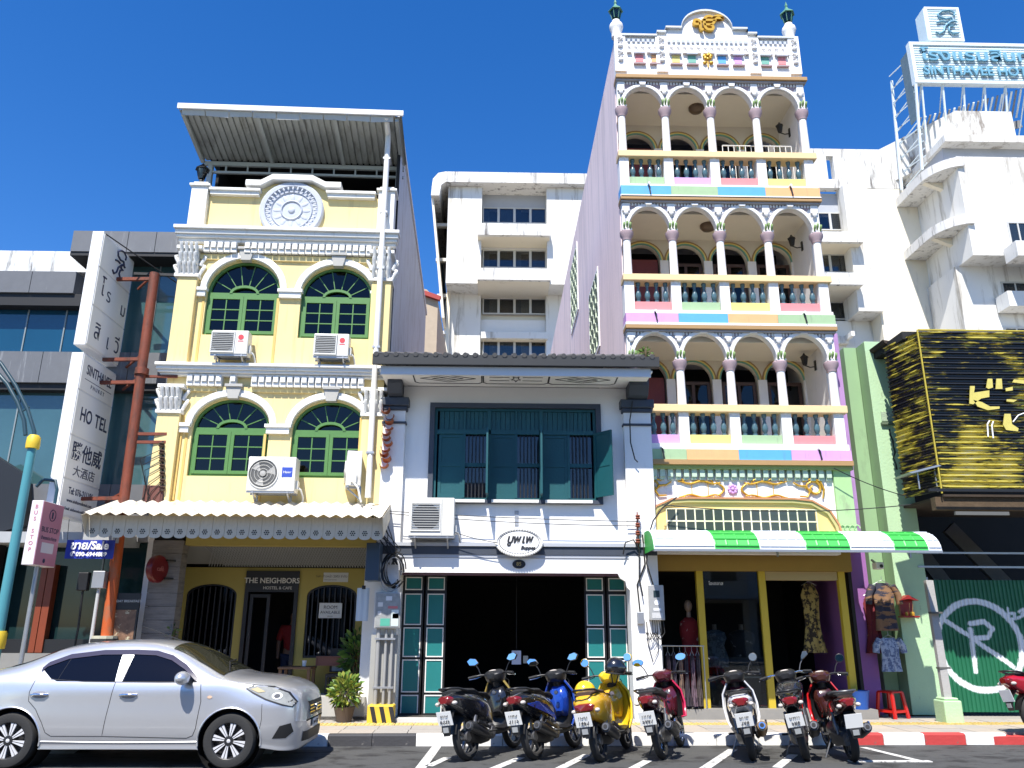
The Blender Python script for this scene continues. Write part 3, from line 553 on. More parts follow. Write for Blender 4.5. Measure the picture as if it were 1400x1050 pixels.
# air conditioners
ACM = M('ac_casing', (.70, .69, .64), .45, var=.06, scale=5, dirt=(.45, .41, .34), dscale=(5, 5, 2), damt=(.58, .75))
GRL = M('ac_grille', (.10, .10, .095), .6)
def ac_unit(label, w, h, d, fan_x, kind, logo=None):
    t = local('air_conditioner', label, 'air conditioner', 'air conditioner units on the house fronts')
    part('casing', MB().box(-w / 2, w / 2, -d, 0, 0, h), ACM, t, bev=.015); r = min(h * .42, w * .3)
    part('fan_opening', MB().lathe([(r, 0), (r, -.006), (.001, -.006)], (fan_x, -d, h / 2), 28, 'y'), GRL, t)
    if kind == 'slat':
        part('grille_frame', MB().frame(fan_x - r * 1.1, fan_x + r * 1.1, h / 2 - r * 1.05, h / 2 + r * 1.05, .02, -d - .02, -d), ACM, t)
        rep('grille_slat', MB().box(-r * 1.05, r * 1.05, -.008, .008, -.006, .006), M('ac_slat', (.42, .42, .4), .5), t, [(fan_x, -d - .012, h / 2 - r + 2 * r * (i + .5) / 11) for i in range(11)])
    else:
        b = MB()
        for k in range(3):
            a = k * 2 * PI / 3 + .4; b.add([(fan_x + .05 * cos(a), -d - .01, h / 2 + .05 * sin(a)), (fan_x + r * .9 * cos(a - .5), -d - .008, h / 2 + r * .9 * sin(a - .5)), (fan_x + r * .92 * cos(a + .25), -d - .014, h / 2 + r * .92 * sin(a + .25))], [(0, 1, 2)])
        b.lathe([(.05, -d - .008), (.05, -d - .03), (.01, -d - .035)], (fan_x, 0, h / 2), 12, 'y'); part('fan', b, M('fan_grey', (.38, .37, .34), .5), t)
        part('grille_ring', MB().ring(arc(fan_x, h / 2, r + .015, 0, 2 * PI * .97, 28), arc(fan_x, h / 2, r, 0, 2 * PI * .97, 28), -d - .02, -d), ACM, t)
        for rr in (.35, .6, .85): part('grille_ring', MB().tube([(fan_x + r * rr * cos(2 * PI * i / 24), -d - .022, h / 2 + r * rr * sin(2 * PI * i / 24)) for i in range(25)], .003, 4), ACM, t)
    if logo:
        lx, lz, col, s_ = logo; M(f'logo_{s_}', col, .5)
        if s_: part('badge', MB().box(lx - .09, lx + .09, -d - .004, -d, lz - .085, lz + .085), _M[f'logo_{s_}'], t); text('lettering', s_, .062, WHT_INK, t, (lx, -d - .006, lz), shear=.1)
        else: part('badge', MB().lathe([(.05, 0), (.05, -.005), (.001, -.005)], (lx, -d, lz), 16, 'y'), _M['logo_'], t); part('badge_strip', MB().box(lx - .05, lx + .05, -d - .003, -d, lz - .085, lz - .068), _M['logo_'], t)
    part('panel_seam', MB().box(w / 2 - .21, w / 2 - .206, -d - .002, -d, .02, h - .02), GRL, t); part('valve_cover', MB().box(w / 2, w / 2 + .04, -d * .7, -d * .3, .05, .2), ACM, t, bev=.01)
    for s_ in (-1, 1):
        x = s_ * w * .36; part('bracket', MB().bar((x, .0, -.02), (x, -d, -.02), .03).bar((x, .0, -.22), (x, -d * .9, -.03), .025).bar((x, .0, -.24), (x, .0, 0), .03), STEEL, t)
    part('foot_rail', MB().box(-w / 2, w / 2, -d * .95, -d * .8, -.03, 0).box(-w / 2, w / 2, -d * .2, -d * .05, -.03, 0), STEEL, t)
    b = MB(); b.tube([(w / 2 + .02, -d / 2, .1), (w / 2 + .08, -d / 2, .05), (w / 2 + .1, -.05, -.05), (w / 2 + .1, .02, -.3)], .018, 6); part('pipe', b, ACM, t, sm=60)
    return t
def place(t, x, y, z, rz=0): t.location = (x, y, z); t.rotation_euler = (0, 0, rz); return t
place(ac_unit('small white air conditioner with red badge under the upper window beside the corner pilaster', .66, .46, .28, -.12, 'slat', (.2, .33, (.65, .05, .06), '')), -4.9, -.16, 6.37, R_(1.5))
place(ac_unit('small white air conditioner with red badge under the upper window beside the downpipe', .64, .44, .28, -.1, 'slat', (.2, .31, (.65, .05, .06), '')), -3.06, -.1, 6.37, R_(1.5))
place(ac_unit('large white air conditioner with blue badge low on the yellow wall', .82, .60, .34, -.14, 'fan', (.27, .33, (.03, .07, .4), 'Haier')), -3.9, -.17, 3.86, R_(1.5))
place(ac_unit('slim air conditioner turned sideways at the right edge of the yellow wall', .62, .62, .26, -.1, 'fan'), -2.42, -.08, 3.98, R_(-78))
place(ac_unit('big cream air conditioner on the white wall below the teal shutters', .78, .66, .36, -.1, 'slat'), -1.1, -.05, 3.12)
# roof-tile edge between the two houses: a torn strip of clay tiles on the party wall
pt = thing('broken_tile_edge', 'torn strip of orange clay tiles on the white party wall', 'roof tiles', (-2.0, -.02, 4.3))
b = MB(); b.lathe([(.085, 0), (.075, -.16)], (0, 0, 0), 8, 'y', PI, 2 * PI)
for i in range(11): o = rep('clay_tile', b, M('clay_tile', (.42, .13, .05), .8, var=.35, scale=8), pt, [(-1.99 + random.uniform(-.04, .05), -.12, 4.42 + i * .1)], rots=[(random.uniform(-.3, .3), random.uniform(-.4, .4), 0)])
# ================================================================ tall pastel townhouse
TY = .15
z_ = lambda y: az(y, TY, 980)
zs_ = lambda y: az(y, TY - .12, 980)
tall = thing('pastel_townhouse', 'tall narrow white townhouse with three arcaded balconies and pastel panels', 'building', (4.5, TY, .15))
LILAC = M('lilac_wall', (.86, .69, .68), .8, var=.12, scale=1.1, bump=.2, bscale=14, dirt=(.60, .49, .50), dscale=(1.8, 1.8, .16), damt=(.48, .68))
PW = M('white_stucco', (.82, .80, .78), .7, var=.06, scale=4, bump=.1, dirt=(.52, .48, .45), dscale=(9, 9, 1.0), damt=(.6, .78))
MAUV = M('mauve_stucco', (.42, .31, .33), .75, var=.1); TAN = M('tan_cornice', (.40, .24, .10), .7, var=.1); GREYC = M('grey_stucco_and_shadow', (.34, .33, .35), .7)
CREAM = M('cream_rail', (.76, .56, .30), .65, var=.05)
PC = {k: M('pastel_' + k, c, .65, var=.12, scale=5, bump=.08, dirt=tuple(v * .55 + .06 for v in c), dscale=(10, 10, 1.5), damt=(.58, .75)) for k, c in dict(red=(.72, .24, .25), green=(.34, .49, .28), yellow=(.80, .66, .20), blue=(.10, .38, .76), orange=(.80, .42, .19), purple=(.62, .34, .66), teal=(.16, .40, .32)).items()}
BALM = M('baluster_glaze', (.085, .16, .19), .25, var=.5, scale=14)
SOFF = M('balcony_plaster', (.74, .70, .60), .85, var=.08, scale=3)
TX0, TX1 = 2.5, 6.52; CX = [2.58, 3.5, 4.46, 5.43, 6.42]
part('side_wall', MB().box(TX0, TX0 + .2, TY + 1.4, 26, .15, 13.95), LILAC, tall); part('side_wall', MB().box(TX0, TX0 + .02, TY + .2, TY + 1.4, .15, 13.95), LILAC, tall)
part('side_wall', MB().box(TX1 - .1, TX1, TY + .25, 26, 3.0, 13.6), PW, tall); part('roof_slab', MB().box(TX0 + .2, TX1 - .1, 1.6, 26, 13.4, 13.5), GREYC, tall)
for (px, py, w_, h_) in ((785.5, 396, 1, 1), (813, 437, 1, 1)):      # pierced lattice vents in the side wall
    p = atx(px, py, TX0); d = 1.15 if px < 800 else .95; h = 1.15 if px < 800 else 1.05
    L = part('lattice_vent', MB().box(TX0 - .03, TX0 - .002, p.y - d, p.y + d, p.z - h, p.z - h + .08).box(TX0 - .03, TX0 - .002, p.y - d, p.y + d, p.z + h - .08, p.z + h).box(TX0 - .03, TX0 - .002, p.y - d, p.y - d + .08, p.z - h + .08, p.z + h - .08).box(TX0 - .03, TX0 - .002, p.y + d - .08, p.y + d, p.z - h + .08, p.z + h - .08), PW, tall)
    part('vent_backing', MB().box(TX0 - .006, TX0 - .001, p.y - d + .08, p.y + d - .08, p.z - h + .08, p.z + h - .08), M('vent_green', (.16, .24, .12), .8), L)
    b = MB()
    for i in range(4):
        for j in range(5):
            y, z = p.y - d + .08 + (i + .5) * (2 * d - .16) / 4, p.z - h + .08 + (j + .5) * (2 * h - .16) / 5
            b.tube([(TX0 - .015, y + .22 * cos(2 * PI * k / 10), z + .19 * sin(2 * PI * k / 10)) for k in range(11)], .022, 4)
    part('lattice', b, M('lattice_stone', (.5, .55, .42), .8), L)
ST = [  # pixel rows: tan top/bottom, mauve bottom, arch crown, ring top/bottom, rail top/bottom, baluster foot, panel foot, block top/bottom, tan below
    (104, 110, 126, 127, 146, 154, 207, 215, 240, 252, 255, 268, 'red yellow purple green'.split()[::-1], ['blue', 'green', 'blue', 'orange']),
    (269, 276, 289, 292, 315, 323, 375.5, 384, 411, 424, 428.5, 442, ['red', 'green', 'yellow', 'red'], ['purple', 'blue', 'orange', 'green']),
    (444.5, 452, 463, 466, 491, 500, 553, 563, 593, 606, 614, 629, ['purple', 'yellow', 'green', 'red'], ['green', 'orange', 'blue', 'purple'])]
ST[0] = ST[0][:12] + (['green', 'purple', 'red', 'yellow'], ST[0][13])
bal = [(.028, 0), (.045, .0), (.045, .035), (.028, .04), (.05, .09), (.058, .14), (.05, .19), (.03, .25), (.024, .29), (.034, .31), (.03, .33), (.045, .345), (.048, .38), (.048, .40)]
for si, (t0, t1, mv, crown, rg0, rg1, r0, r1, bf, pf, k0, k1, pcol, bcol) in enumerate(ST):
    Zt0, Zt1, Zcr, Zg0, Zg1, Zr0, Zr1, Zb, Zp, Zk0, Zk1 = [zs_(v) for v in (t0, t1, crown, rg0, rg1, r0, r1, bf, pf, k0, k1)]; Zcr += .17; Zg0 -= .02; Zg1 -= .02
    part('cornice', MB().box(TX0 - .03, TX1 + .05, TY - .15, TY + .2, Zt0 - .09, Zt0 + .0), TAN, tall, bev=.01); part('cornice', MB().box(TX0 - .02, TX1 + .03, TY - .11, TY + .2, Zt0 - .13, Zt0 - .092), GREYC, tall, bev=.01)  # grey strip paints in the shadow below the tan cornice
    Ztop = Zt0 - .132
    # arcade wall: four round arches
    hw = .425; ops = [((CX[i] + CX[i + 1]) / 2, hw, Zg0 + .02, Zg0 + .03, Zcr - Zg0 - .03) for i in range(4)]
    b = MB(); archwall(b, TX0, TX1, Zg0 + .02, Ztop, [(o[0], o[1], Zg0 + .02, o[3], o[4]) for o in ops], TY - .02, TY + .1); part('arcade_wall', b, PW, tall)
    for cx, h_, zz, zp, rise in ops:
        part('archivolt', MB().band(arc(cx, zp, hw + .075, PI, 0, 18, rise + .075), arc(cx, zp, hw + .0, PI, 0, 18, rise), TY - .065, TY - .02), PW, tall, bev=.015)
        part('archivolt', MB().band(arc(cx, zp, hw + .1, PI, 0, 18, rise + .1), arc(cx, zp, hw + .078, PI, 0, 18, rise + .078), TY - .04, TY - .02), GREYC, tall)
        part('keystone', MB().prism([(cx - .055, Zcr + .03), (cx + .055, Zcr + .03), (cx + .075, Ztop - .01), (cx - .075, Ztop - .01)], TY - .1, TY), PW, tall)
        zz = Zcr + .11; n = 8
        for s_ in (-1, 1):      # mauve spandrel with little dentils
            zlo = zp + .08; P = [(cx + s_ * (hw + .03), Ztop - .004)] + [(cx + s_ * .08, Ztop - .004)] + [(cx + s_ * (hw + .115) * cos(a), zp + (rise + .115) * sin(a)) for a in [PI / 2 - .2 - .17 * k for k in range(4)]]
            part('spandrel', MB().prism(P if s_ > 0 else P[::-1], TY - .03, TY - .019), MAUV, tall)
        rep('spandrel_dentil', MB().box(-.017, .017, -.022, 0, -.055, .0), PW, tall, [(cx + s_ * (.13 + k * .063), TY - .03, Ztop - .0) for k in range(5) for s_ in (-1, 1)])
    for i, x in enumerate(CX):
        b = MB(); b.lathe([(.085, Zr0 - .2), (.085, Zr0 + .1), (.075, Zg1 - .02)], (x, TY + .0, 0), 14); part('column', b, PW, tall, sm=40)
        b = MB(); h = Zg0 - Zg1; b.lathe([(.09, Zg1 - .05), (.1, Zg1), (.135, Zg1 + h * .5), (.14, Zg1 + h), (.12, Zg1 + h + .02)], (x, TY + .0, 0), 14); part('capital', b, MAUV, tall, sm=40)
        b = MB(); b.box(x - .1, x + .1, TY - .1, TY - .021, Zg0 + .021, Zg0 + .06); part('impost', b, PW, tall)
        lf = MB(); lf.tube([(0, .0, -.07), (0, -.03, -.01), (0, -.055, .04), (0, -.03, .06)], [.014, .026, .024, .01], 6); rep('leaf', lf, M('leaf_green_paint', (.24, .36, .13), .6, var=.4, scale=20), tall, [(x + dx, TY - .1, Zg0 + .11 + dz) for dx, dz in ((-.06, 0), (0, .03), (.06, 0))], sm=60)
        b = MB(); b.box(x - .075, x + .075, TY - .07, TY, Zcr - .1, Ztop - .004); b.ball((x, TY - .07, Zcr - .13), .05, .03, .06, 8, 5); part('console', b, PW, tall, bev=.01)
        b = MB(); b.box(x - .095, x + .095, TY - .07, TY + .2, Zk0 + .0, Zr1); part('balcony_pier', b, PW, tall)
    part('rail', MB().box(TX0 - .04, TX1 + .06, TY - .13, TY + .2, Zr1, Zr0), CREAM, tall, bev=.008)
    part('balcony_ledge', MB().box(TX0 - .0, TX1 + .02, TY - .1, TY + .2, Zk0 - .0, Zp - .002), PW, tall) if Zp - Zk0 > .01 else None
    bh = (Zr1 - Zb) / .40; bb = MB(); bb.lathe([(r, z * bh) for r, z in bal], n=10)
    locs = []
    for i in range(4):
        x0, x1 = CX[i] + .1, CX[i + 1] - .1
        locs += [(x0 + (x1 - x0) * (k + .5) / 4, TY + .03, Zb) for k in range(4)]
        part('balcony_panel', MB().box(x0 + .0, x1 - .0, TY - .03, TY + .15, Zp, Zb), PC[pcol[i]], tall, bev=.006)
        y0, y1 = (TX0 - .02 if i == 0 else CX[i]), (TX1 + .03 if i == 3 else CX[i + 1]); part('colour_block', MB().box(y0 + .002, y1 - .002, TY - .14, TY + .2, Zk1, Zk0 - .012), PC[bcol[i]], tall)
    rep('baluster', bb, BALM, tall, locs, sm=35)
    for x in (3.05, 5.95): part('drain_spout', MB().bar((x, TY - .15, Zk0 - .0), (x + .03, TY - .16, Zk1 + .01), .025), BLACK, tall); part('spout_mouth', MB().tube([(x, TY - .02, Zk0 + .03), (x, TY - .2, Zk0 + .02)], .025, 8), PW, tall)
    part('block_trim', MB().box(TX0 - .03, TX1 + .04, TY - .15, TY + .2, Zk1 - .05, Zk1 - .001), PW, tall)
    # gallery behind
    B_ = TY + 1.35; Zc = Ztop - .1; Zf = Zp - .1
    part('gallery_ceiling', MB().box(TX0 + .02, TX1 - .1, TY + .2, B_ + .1, Zc, Zc + .1), SOFF, tall); part('gallery_floor', MB().box(TX0 + .02, TX1 - .1, TY + .2, B_ + .1, Zf - .1, Zf), SOFF, tall)
    za = at(922, {0: 181, 1: 331, 2: 490}[si], B_).z - .02; zsp = za - .45
    bx = [2.72 + .955 * i + .42 for i in range(4)]
    b = MB(); archwall(b, TX0 + .2, TX1 - .1, Zf, Zc, [(c, .39, Zf, zsp, .39) for c in bx], B_, B_ + .15); part('gallery_wall', b, SOFF, tall)
    for c in bx:
        for r, cm in ((.39, 'teal'), (.42, 'yellow'), (.45, 'tan')):
            part('rainbow_arch', MB().band(arc(c, zsp, r + .028, PI, 0, 16), arc(c, zsp, r, PI, 0, 16), B_ - .02 - r * .02, B_), TAN if cm == 'tan' else PC[cm], tall)
        part('gallery_post', MB().box(c + .38, c + .56, B_ - .06, B_, Zf, zsp), PW, tall); 
        dr = part('french_door', MB().frame(c - .36, c + .36, Zf + .02, zsp - .02, (.07, .07, .06, .07), B_ + .05, B_ + .1), M('brown_door', (.06, .028, .018), .5), tall)
        part('pane', MB().box(c - .29, c + .29, B_ + .07, B_ + .075, Zf + .08, zsp - .09), PANE, dr); part('mullion', MB().box(c - .03, c + .03, B_ + .05, B_ + .1, Zf + .08, zsp - .09), _M['brown_door'], dr)
    part('room_wall', MB().box(TX0 + .2, TX1 - .1, B_ + .9, B_ + 1, Zf, Zc + .1), DARK, tall)
    part('red_door', MB().box(2.78, 3.48, B_ + .03, B_ + .05, Zf, zsp + .05), M('red_door_paint', (.16, .02, .015), .5, var=.2), tall)
    # wall lantern and ceiling lamp
    L = thing('wall_lantern', 'black lantern bracket lamp inside the %s balcony' % ('top', 'middle', 'lowest')[si], 'lantern', (TX1 - .12, .9, (Zr0 + Zc) / 2)); LB = M('black_iron', (.02, .018, .015), .5)
    x, y, z = TX1 - .32, .85, at(1078, {0: 178, 1: 332, 2: 494}[si], .9).z
    part('bracket', MB().tube([(TX1 - .1, y, z - .12), (x + .1, y, z - .14), (x, y, z - .1)], .012).box(TX1 - .125, TX1 - .1, y - .03, y + .03, z - .2, z), LB, L)
    part('lamp_body', MB().lathe([(.03, z - .1), (.05, z - .08), (.075, z + .06), (.09, z + .07), (.03, z + .12), (.01, z + .16)], (x, y, 0), 6), LB, L); part('glass', MB().lathe([(.047, z - .06), (.066, z + .05)], (x, y, 0), 6), M('lamp_glass', (.5, .45, .35), .3), L)
    if si < 2:
        c = at({0: 952, 1: 968}[si], {0: 139, 1: 298}[si], .75); o = thing('ceiling_lamp', 'round bronze ceiling lamp under the %s balcony ceiling' % ('top', 'middle')[si], 'lamp', (c.x, .8, Zc))
        part('shade', MB().lathe([(.17, Zc - .001), (.17, Zc - .05), (.12, Zc - .11), (.03, Zc - .13), (.001, Zc - .13)], (c.x, .8, 0), 16), M('bronze_lamp', (.12, .08, .05), .4, var=.3), o, sm=40)
fr = thing('drying_rack', 'white low rack leaning behind the top balcony rail', 'rack', (5.4, .55, z_(207))); zf = az(212, .55, 1030); xa, xb = ax(988, .55, 205), ax(1082, .55, 205)
for z in (zf, zf + .22): part('rail', MB().tube([(xa, .55, z), (xb, .55, z)], .014, 6), TRIM, fr)
rep('bar', MB().tube([(0, 0, -.9), (0, 0, .22)], .009, 5), TRIM, fr, [(xa + (xb - xa) * k / 12, .55, zf) for k in range(13)])
# parapet with corbels, coloured squares and pediment
zt = zs_(104) + .002; zp0 = az(53, TY, 980)
b = MB(); b.prism([(TX0 + .0, zt), (TX1, zt), (TX1, zp0), (5.62, zp0), (5.62, zp0 + .1), (5.42, zp0 + .1), (5.42, zp0 + .22), (5.22, zp0 + .22)] + arc(4.53, zp0 + .22, .56, 0, PI, 16, .46)[0:] + [(3.82, zp0 + .22), (3.62, zp0 + .22), (3.62, zp0 + .1), (3.42, zp0 + .1), (3.42, zp0), (TX0, zp0)], TY, TY + .2); part('parapet', b, PW, tall)
C = [(TX0 + .15, zp0), (3.42, zp0), (3.42, zp0 + .1), (3.62, zp0 + .1), (3.62, zp0 + .22), (3.95, zp0 + .22)] + arc(4.53, zp0 + .22, .56, PI, 0, 16, .46) + [(5.12, zp0 + .22), (5.42, zp0 + .22), (5.42, zp0 + .1), (5.62, zp0 + .1), (5.62, zp0), (TX1 - .1, zp0)]
b = MB(); b.band([(x, z + .045) for x, z in C], [(x, z + .001) for x, z in C], TY - .07, TY + .22); part('coping', b, M('pale_grey_coping', (.55, .58, .58), .6), tall)
for x in (TX0 + .1, 3.5, 5.52, TX1 - .12):
    w_ = .12; part('parapet_pier', MB().box(x - w_, x + w_, TY - .05, TY, zt + .15, zp0 + (.06 if x in (TX0 + .1, TX1 - .12) else 0)), PW, tall)
    for k, dz in ((0, .0), (1, -.36)):
        z = zp0 - .16 + dz; part('scroll_bracket', MB().tube([(x - .05, TY - .07, z + .1), (x + .05, TY - .07, z + .06), (x - .04, TY - .075, z), (x + .04, TY - .08, z - .06), (x - .02, TY - .085, z - .1)], .022, 6).ball((x, TY - .075, z - .12), .06, .03, .045, 8, 5), PW, tall, sm=60)
rep('parapet_dentil', MB().box(-.03, .03, -.03, 0, -.035, .035), MED, tall, [(x, TY, zp0 - .1) for x in [2.8 + .105 * i for i in range(6)] + [3.68 + .105 * i for i in range(17)] + [5.7 + .105 * i for i in range(6)]])
b = MB().box(-.05, .05, -.06, 0, -.1, -.06).tube([(-.03, -.02, .07), (.03, -.025, .05), (-.02, -.03, .0), (.03, -.04, -.06)], .018, 5); rep('corbel', b, PW, tall, [(x, TY, zp0 - .33) for x in [2.8 + .145 * i for i in range(5)] + [3.72 + .148 * i for i in range(12)] + [5.73 + .145 * i for i in range(5)]], sm=50)
for px, cn in ((874, 'red'), (896, 'orange'), (924, 'yellow'), (946, 'teal'), (987, 'blue'), (1009, 'purple'), (1046, 'teal'), (1069, 'red')):
    p = at(px, 80 + (px - 874) * .02, TY); q = part('colour_tile', MB().box(p.x - .085, p.x + .085, TY - .012, TY, p.z - .09, p.z + .09), PC[cn], tall); part('tile_hood', MB().box(p.x - .12, p.x + .12, TY - .07, TY, p.z + .095, p.z + .13), MED, q); part('tile_sill', MB().box(p.x - .13, p.x + .13, TY - .06, TY, p.z - .17, p.z - .14), MAUV, q)
GOLD = M('gold_paint', (.62, .36, .04), .35, var=.2, metal=.35)
p = at(966, 38, TY); text('gold_emblem', 'ੴ', .46, GOLD, tall, (p.x, TY - .06, p.z - .0), ext=.035, bold=.012)
p = at(967, 78, TY); b = MB()
for k in range(8): a = 2 * PI * k / 8; b.ball((p.x + .07 * cos(a), TY - .03, p.z + .07 * sin(a)), .045, .03, .045, 8, 5)
b.ball((p.x, TY - .05, p.z), .045, .04, .045, 8, 5).ball((p.x - .07, TY - .03, p.z - .17), .05, .03, .04, 8, 5).ball((p.x + .07, TY - .03, p.z - .17), .05, .03, .04, 8, 5).tube([(p.x, TY - .02, p.z - .12), (p.x, TY - .02, p.z - .28)], .015)
part('gold_flower', b, GOLD, tall, sm=60)
for x, s_ in ((TX0 + .06, 'left'), (TX1 - .12, 'right')):
    part('corner_post', MB().lathe([(.11, zp0 + .06), (.11, zp0 + .2), (.14, zp0 + .28), (.155, zp0 + .34), (.14, zp0 + .4), (.09, zp0 + .45), (.09, zp0 + .5)], (x, TY + .1, 0), 14), PW, tall, sm=40)
    L = thing('roof_lantern', 'green verdigris lantern on the %s corner of the townhouse roof' % s_, 'lantern', (x, TY + .1, zp0 + .5), group='roof corner lanterns'); V = M('verdigris', (.10, .26, .17), .5, var=.4, scale=12); z = zp0 + .5
    part('lamp_body', MB().lathe([(.04, z), (.07, z + .04), (.09, z + .06), (.13, z + .26)], (x, TY + .1, 0), 6), GL('lantern_glass', (.5, .8, .7), .8), L); part('base', MB().lathe([(.06, z), (.06, z + .03), (.08, z + .06), (.02, z + .07)], (x, TY + .1, 0), 6), V, L)
    rep('rib', MB().bar((.085, 0, .05), (.135, 0, .27), .014), V, L, [(x, TY + .1, z)] * 6, rots=[(0, 0, k * PI / 3) for k in range(6)]); part('roof', MB().lathe([(.17, z + .26), (.15, z + .29), (.05, z + .4), (.025, z + .46), (.035, z + .5), (.008, z + .6), (.001, z + .62)], (x, TY + .1, 0), 6), V, L)
# frieze, arch panel and glass-block light over the shop
Zt = z_(631); part('cornice', MB().box(TX0 - .02, TX1 + .03, TY - .18, TY + .2, Zt - .09, Zt - .0), TAN, tall); part('cornice', MB().box(TX0 - .02, TX1 + .03, TY - .13, TY + .2, Zt - .16, Zt - .092), M('olive_cornice', (.30, .36, .12), .7), tall)
part('frieze', MB().box(TX0, 6.2, TY, TY + .2, 2.9, Zt - .16), PW, tall)
rep('frieze_dentil', MB().box(-.045, .045, -.09, 0, -.14, 0).box(-.045, .045, -.06, 0, -.19, -.14), M('pale_green_stucco', (.46, .56, .44), .7), tall, [(2.9 + i * .146, TY, Zt - .162) for i in range(23)])
LG = M('light_green_paint', (.36, .56, .26), .7, var=.1, scale=2, dirt=(.25, .3, .18), dscale=(3, 3, 1), damt=(.6, .75))
gp = part('green_pilaster', MB().box(6.2, TX1, TY - .06, TY + .2, 3.2, Zt - .16), LG, tall); part('pilaster_base', MB().box(6.1, TX1 + .06, TY - .14, TY + .2, 3.13, 3.26), PC['teal'], gp)
rep('swirl', MB().tube([(.05 * cos(a), 0, .06 * sin(a)) for a in [2 * PI * k / 10 for k in range(9)]], .012, 5), LG, gp, [(6.25 + i * .09, TY - .075, 3.36) for i in range(4)])
p0 = at(905, 725, TY); A = [(2.72, 3.1), (2.8, 3.45), (2.95, 3.68), (3.2, 3.79), (3.5, 3.81), (5.4, 3.81), (5.72, 3.78), (6.0, 3.62), (6.12, 3.4), (6.18, 3.1)]
b = MB(); b.prism([(x, z) for x, z in A] + [(6.18, 2.95), (2.72, 2.95)], TY - .03, TY - .005); part('arch_panel', b, M('yellow_panel', (.78, .55, .20), .7, var=.06), tall)
def grow(P, d):
    o = []
    for i, (x, z) in enumerate(P):
        a = P[max(i - 1, 0)]; c = P[min(i + 1, len(P) - 1)]; dx, dz = c[0] - a[0], c[1] - a[1]; l = math.hypot(dx, dz); o.append((x - dz / l * d, z + dx / l * d))
    return o
part('panel_moulding', MB().band(grow(A, .055), grow(A, .0), TY - .08, TY), M('olive_moulding', (.45, .40, .16), .7), tall); part('panel_moulding', MB().band(grow(A, .09), grow(A, .057), TY - .1, TY), M('russet_moulding', (.48, .22, .10), .7), tall)
wx0, wx1, wz0, wz1 = 3.08, 5.82, 3.24, 3.70
gw = part('glass_block_window', MB().frame(wx0, wx1, wz0, wz1, .015, TY - .05, TY - .03), M('cream_grout', (.75, .70, .5), .6), tall); cw = (wx1 - wx0 - .03) / 16; rh = [(wz1 - .015 - .2, wz1 - .015), (wz1 - .42, wz1 - .235), (wz0 + .015, wz0 + .07)]
b = MB()
for i in range(1, 16): b.box(wx0 + .015 + cw * i - .012, wx0 + .015 + cw * i + .012, TY - .048, TY - .03, wz0 + .015, wz1 - .015)
for z in (wz1 - .225, wz1 - .43): b.box(wx0 + .015, wx1 - .015, TY - .046, TY - .031, z - .012, z + .012)
part('grout_grid', b, _M['cream_grout'], gw)['kind'] = 'stuff'
gb = M('glass_block', (.06, .075, .065), .15, var=.5, scale=5)
for z0, z1 in rh: rep('glass_block', MB().box(-cw / 2 + .012, cw / 2 - .012, -.012, 0, 0, z1 - z0 - .01), gb, gw, [(wx0 + .015 + cw * (i + .5), TY - .031, z0) for i in range(16)])
# gilded scrollwork
def scroll(cx, cz, pts, r=.022):
    Y = TY - .03; b = MB(); b.tube([(cx + x, Y, cz + z) for x, z in pts], [r * (.5 + .5 * sin(PI * (i + .5) / len(pts))) for i in range(len(pts))], 6); return b
def curl(x, z, r, a0, turns, n=12): return [(x + r * (1 - .65 * i / n) * cos(a0 + turns * 2 * PI * i / n), z + r * (1 - .65 * i / n) * sin(a0 + turns * 2 * PI * i / n)) for i in range(n + 1)]
fz = (z_(652) + z_(683)) / 2 - .02
for s_ in (-1, 1):
    cx = 4.33
    for z, f in ((.12, 1), (-.13, -1)):
        part('gilded_scroll', scroll(cx, fz + .0, [(s_ * x, z + f * .025 * sin(x * 14)) for x in [.22 + .06 * k for k in range(14)]]), GOLD, tall, sm=60)
        for x in (.35, .62, .88): part('gilded_leaf', scroll(cx, fz, [(s_ * x, z), (s_ * (x + .04), z + f * .05), (s_ * (x + .1), z + f * .07)], .018), GOLD, tall, sm=60)
    part('gilded_scroll', scroll(cx, fz, [(s_ * (.3 - .14 * sin(PI * k / 8)), .12 - .25 * k / 8) for k in range(9)]), GOLD, tall, sm=60)
    part('gilded_scroll', scroll(cx, fz, [(s_ * x, z) for x, z in curl(1.5, .02, .16, PI, -1.2)], .026), GOLD, tall, sm=60); part('gilded_scroll', scroll(cx, fz, [(s_ * x, z) for x, z in [(1.12, .13), (1.22, .07), (1.35, .06), (1.42, -.04), (1.36, -.13), (1.22, -.12)]]), GOLD, tall, sm=60)
    part('gilded_scroll', scroll(cx, fz, [(s_ * x, z) for x, z in [(1.3, .15), (1.45, .2), (1.62, .16), (1.68, .0), (1.64, -.16)]]), GOLD, tall, sm=60)
    for x in (.45, .75): part('gilded_stem', MB().bar((cx + s_ * x, TY - .02, fz + .1), (cx + s_ * x, TY - .02, fz - .1), .012), GOLD, tall)
b = MB()
for k in range(8): a = 2 * PI * k / 8; b.ball((4.33 + .065 * cos(a), TY - .02, fz + .065 * sin(a)), .034, .02, .034, 7, 5)
part('lilac_flower', b.ball((4.33, TY - .03, fz), .035, .03, .035, 7, 5), PC['purple'], tall, sm=60)
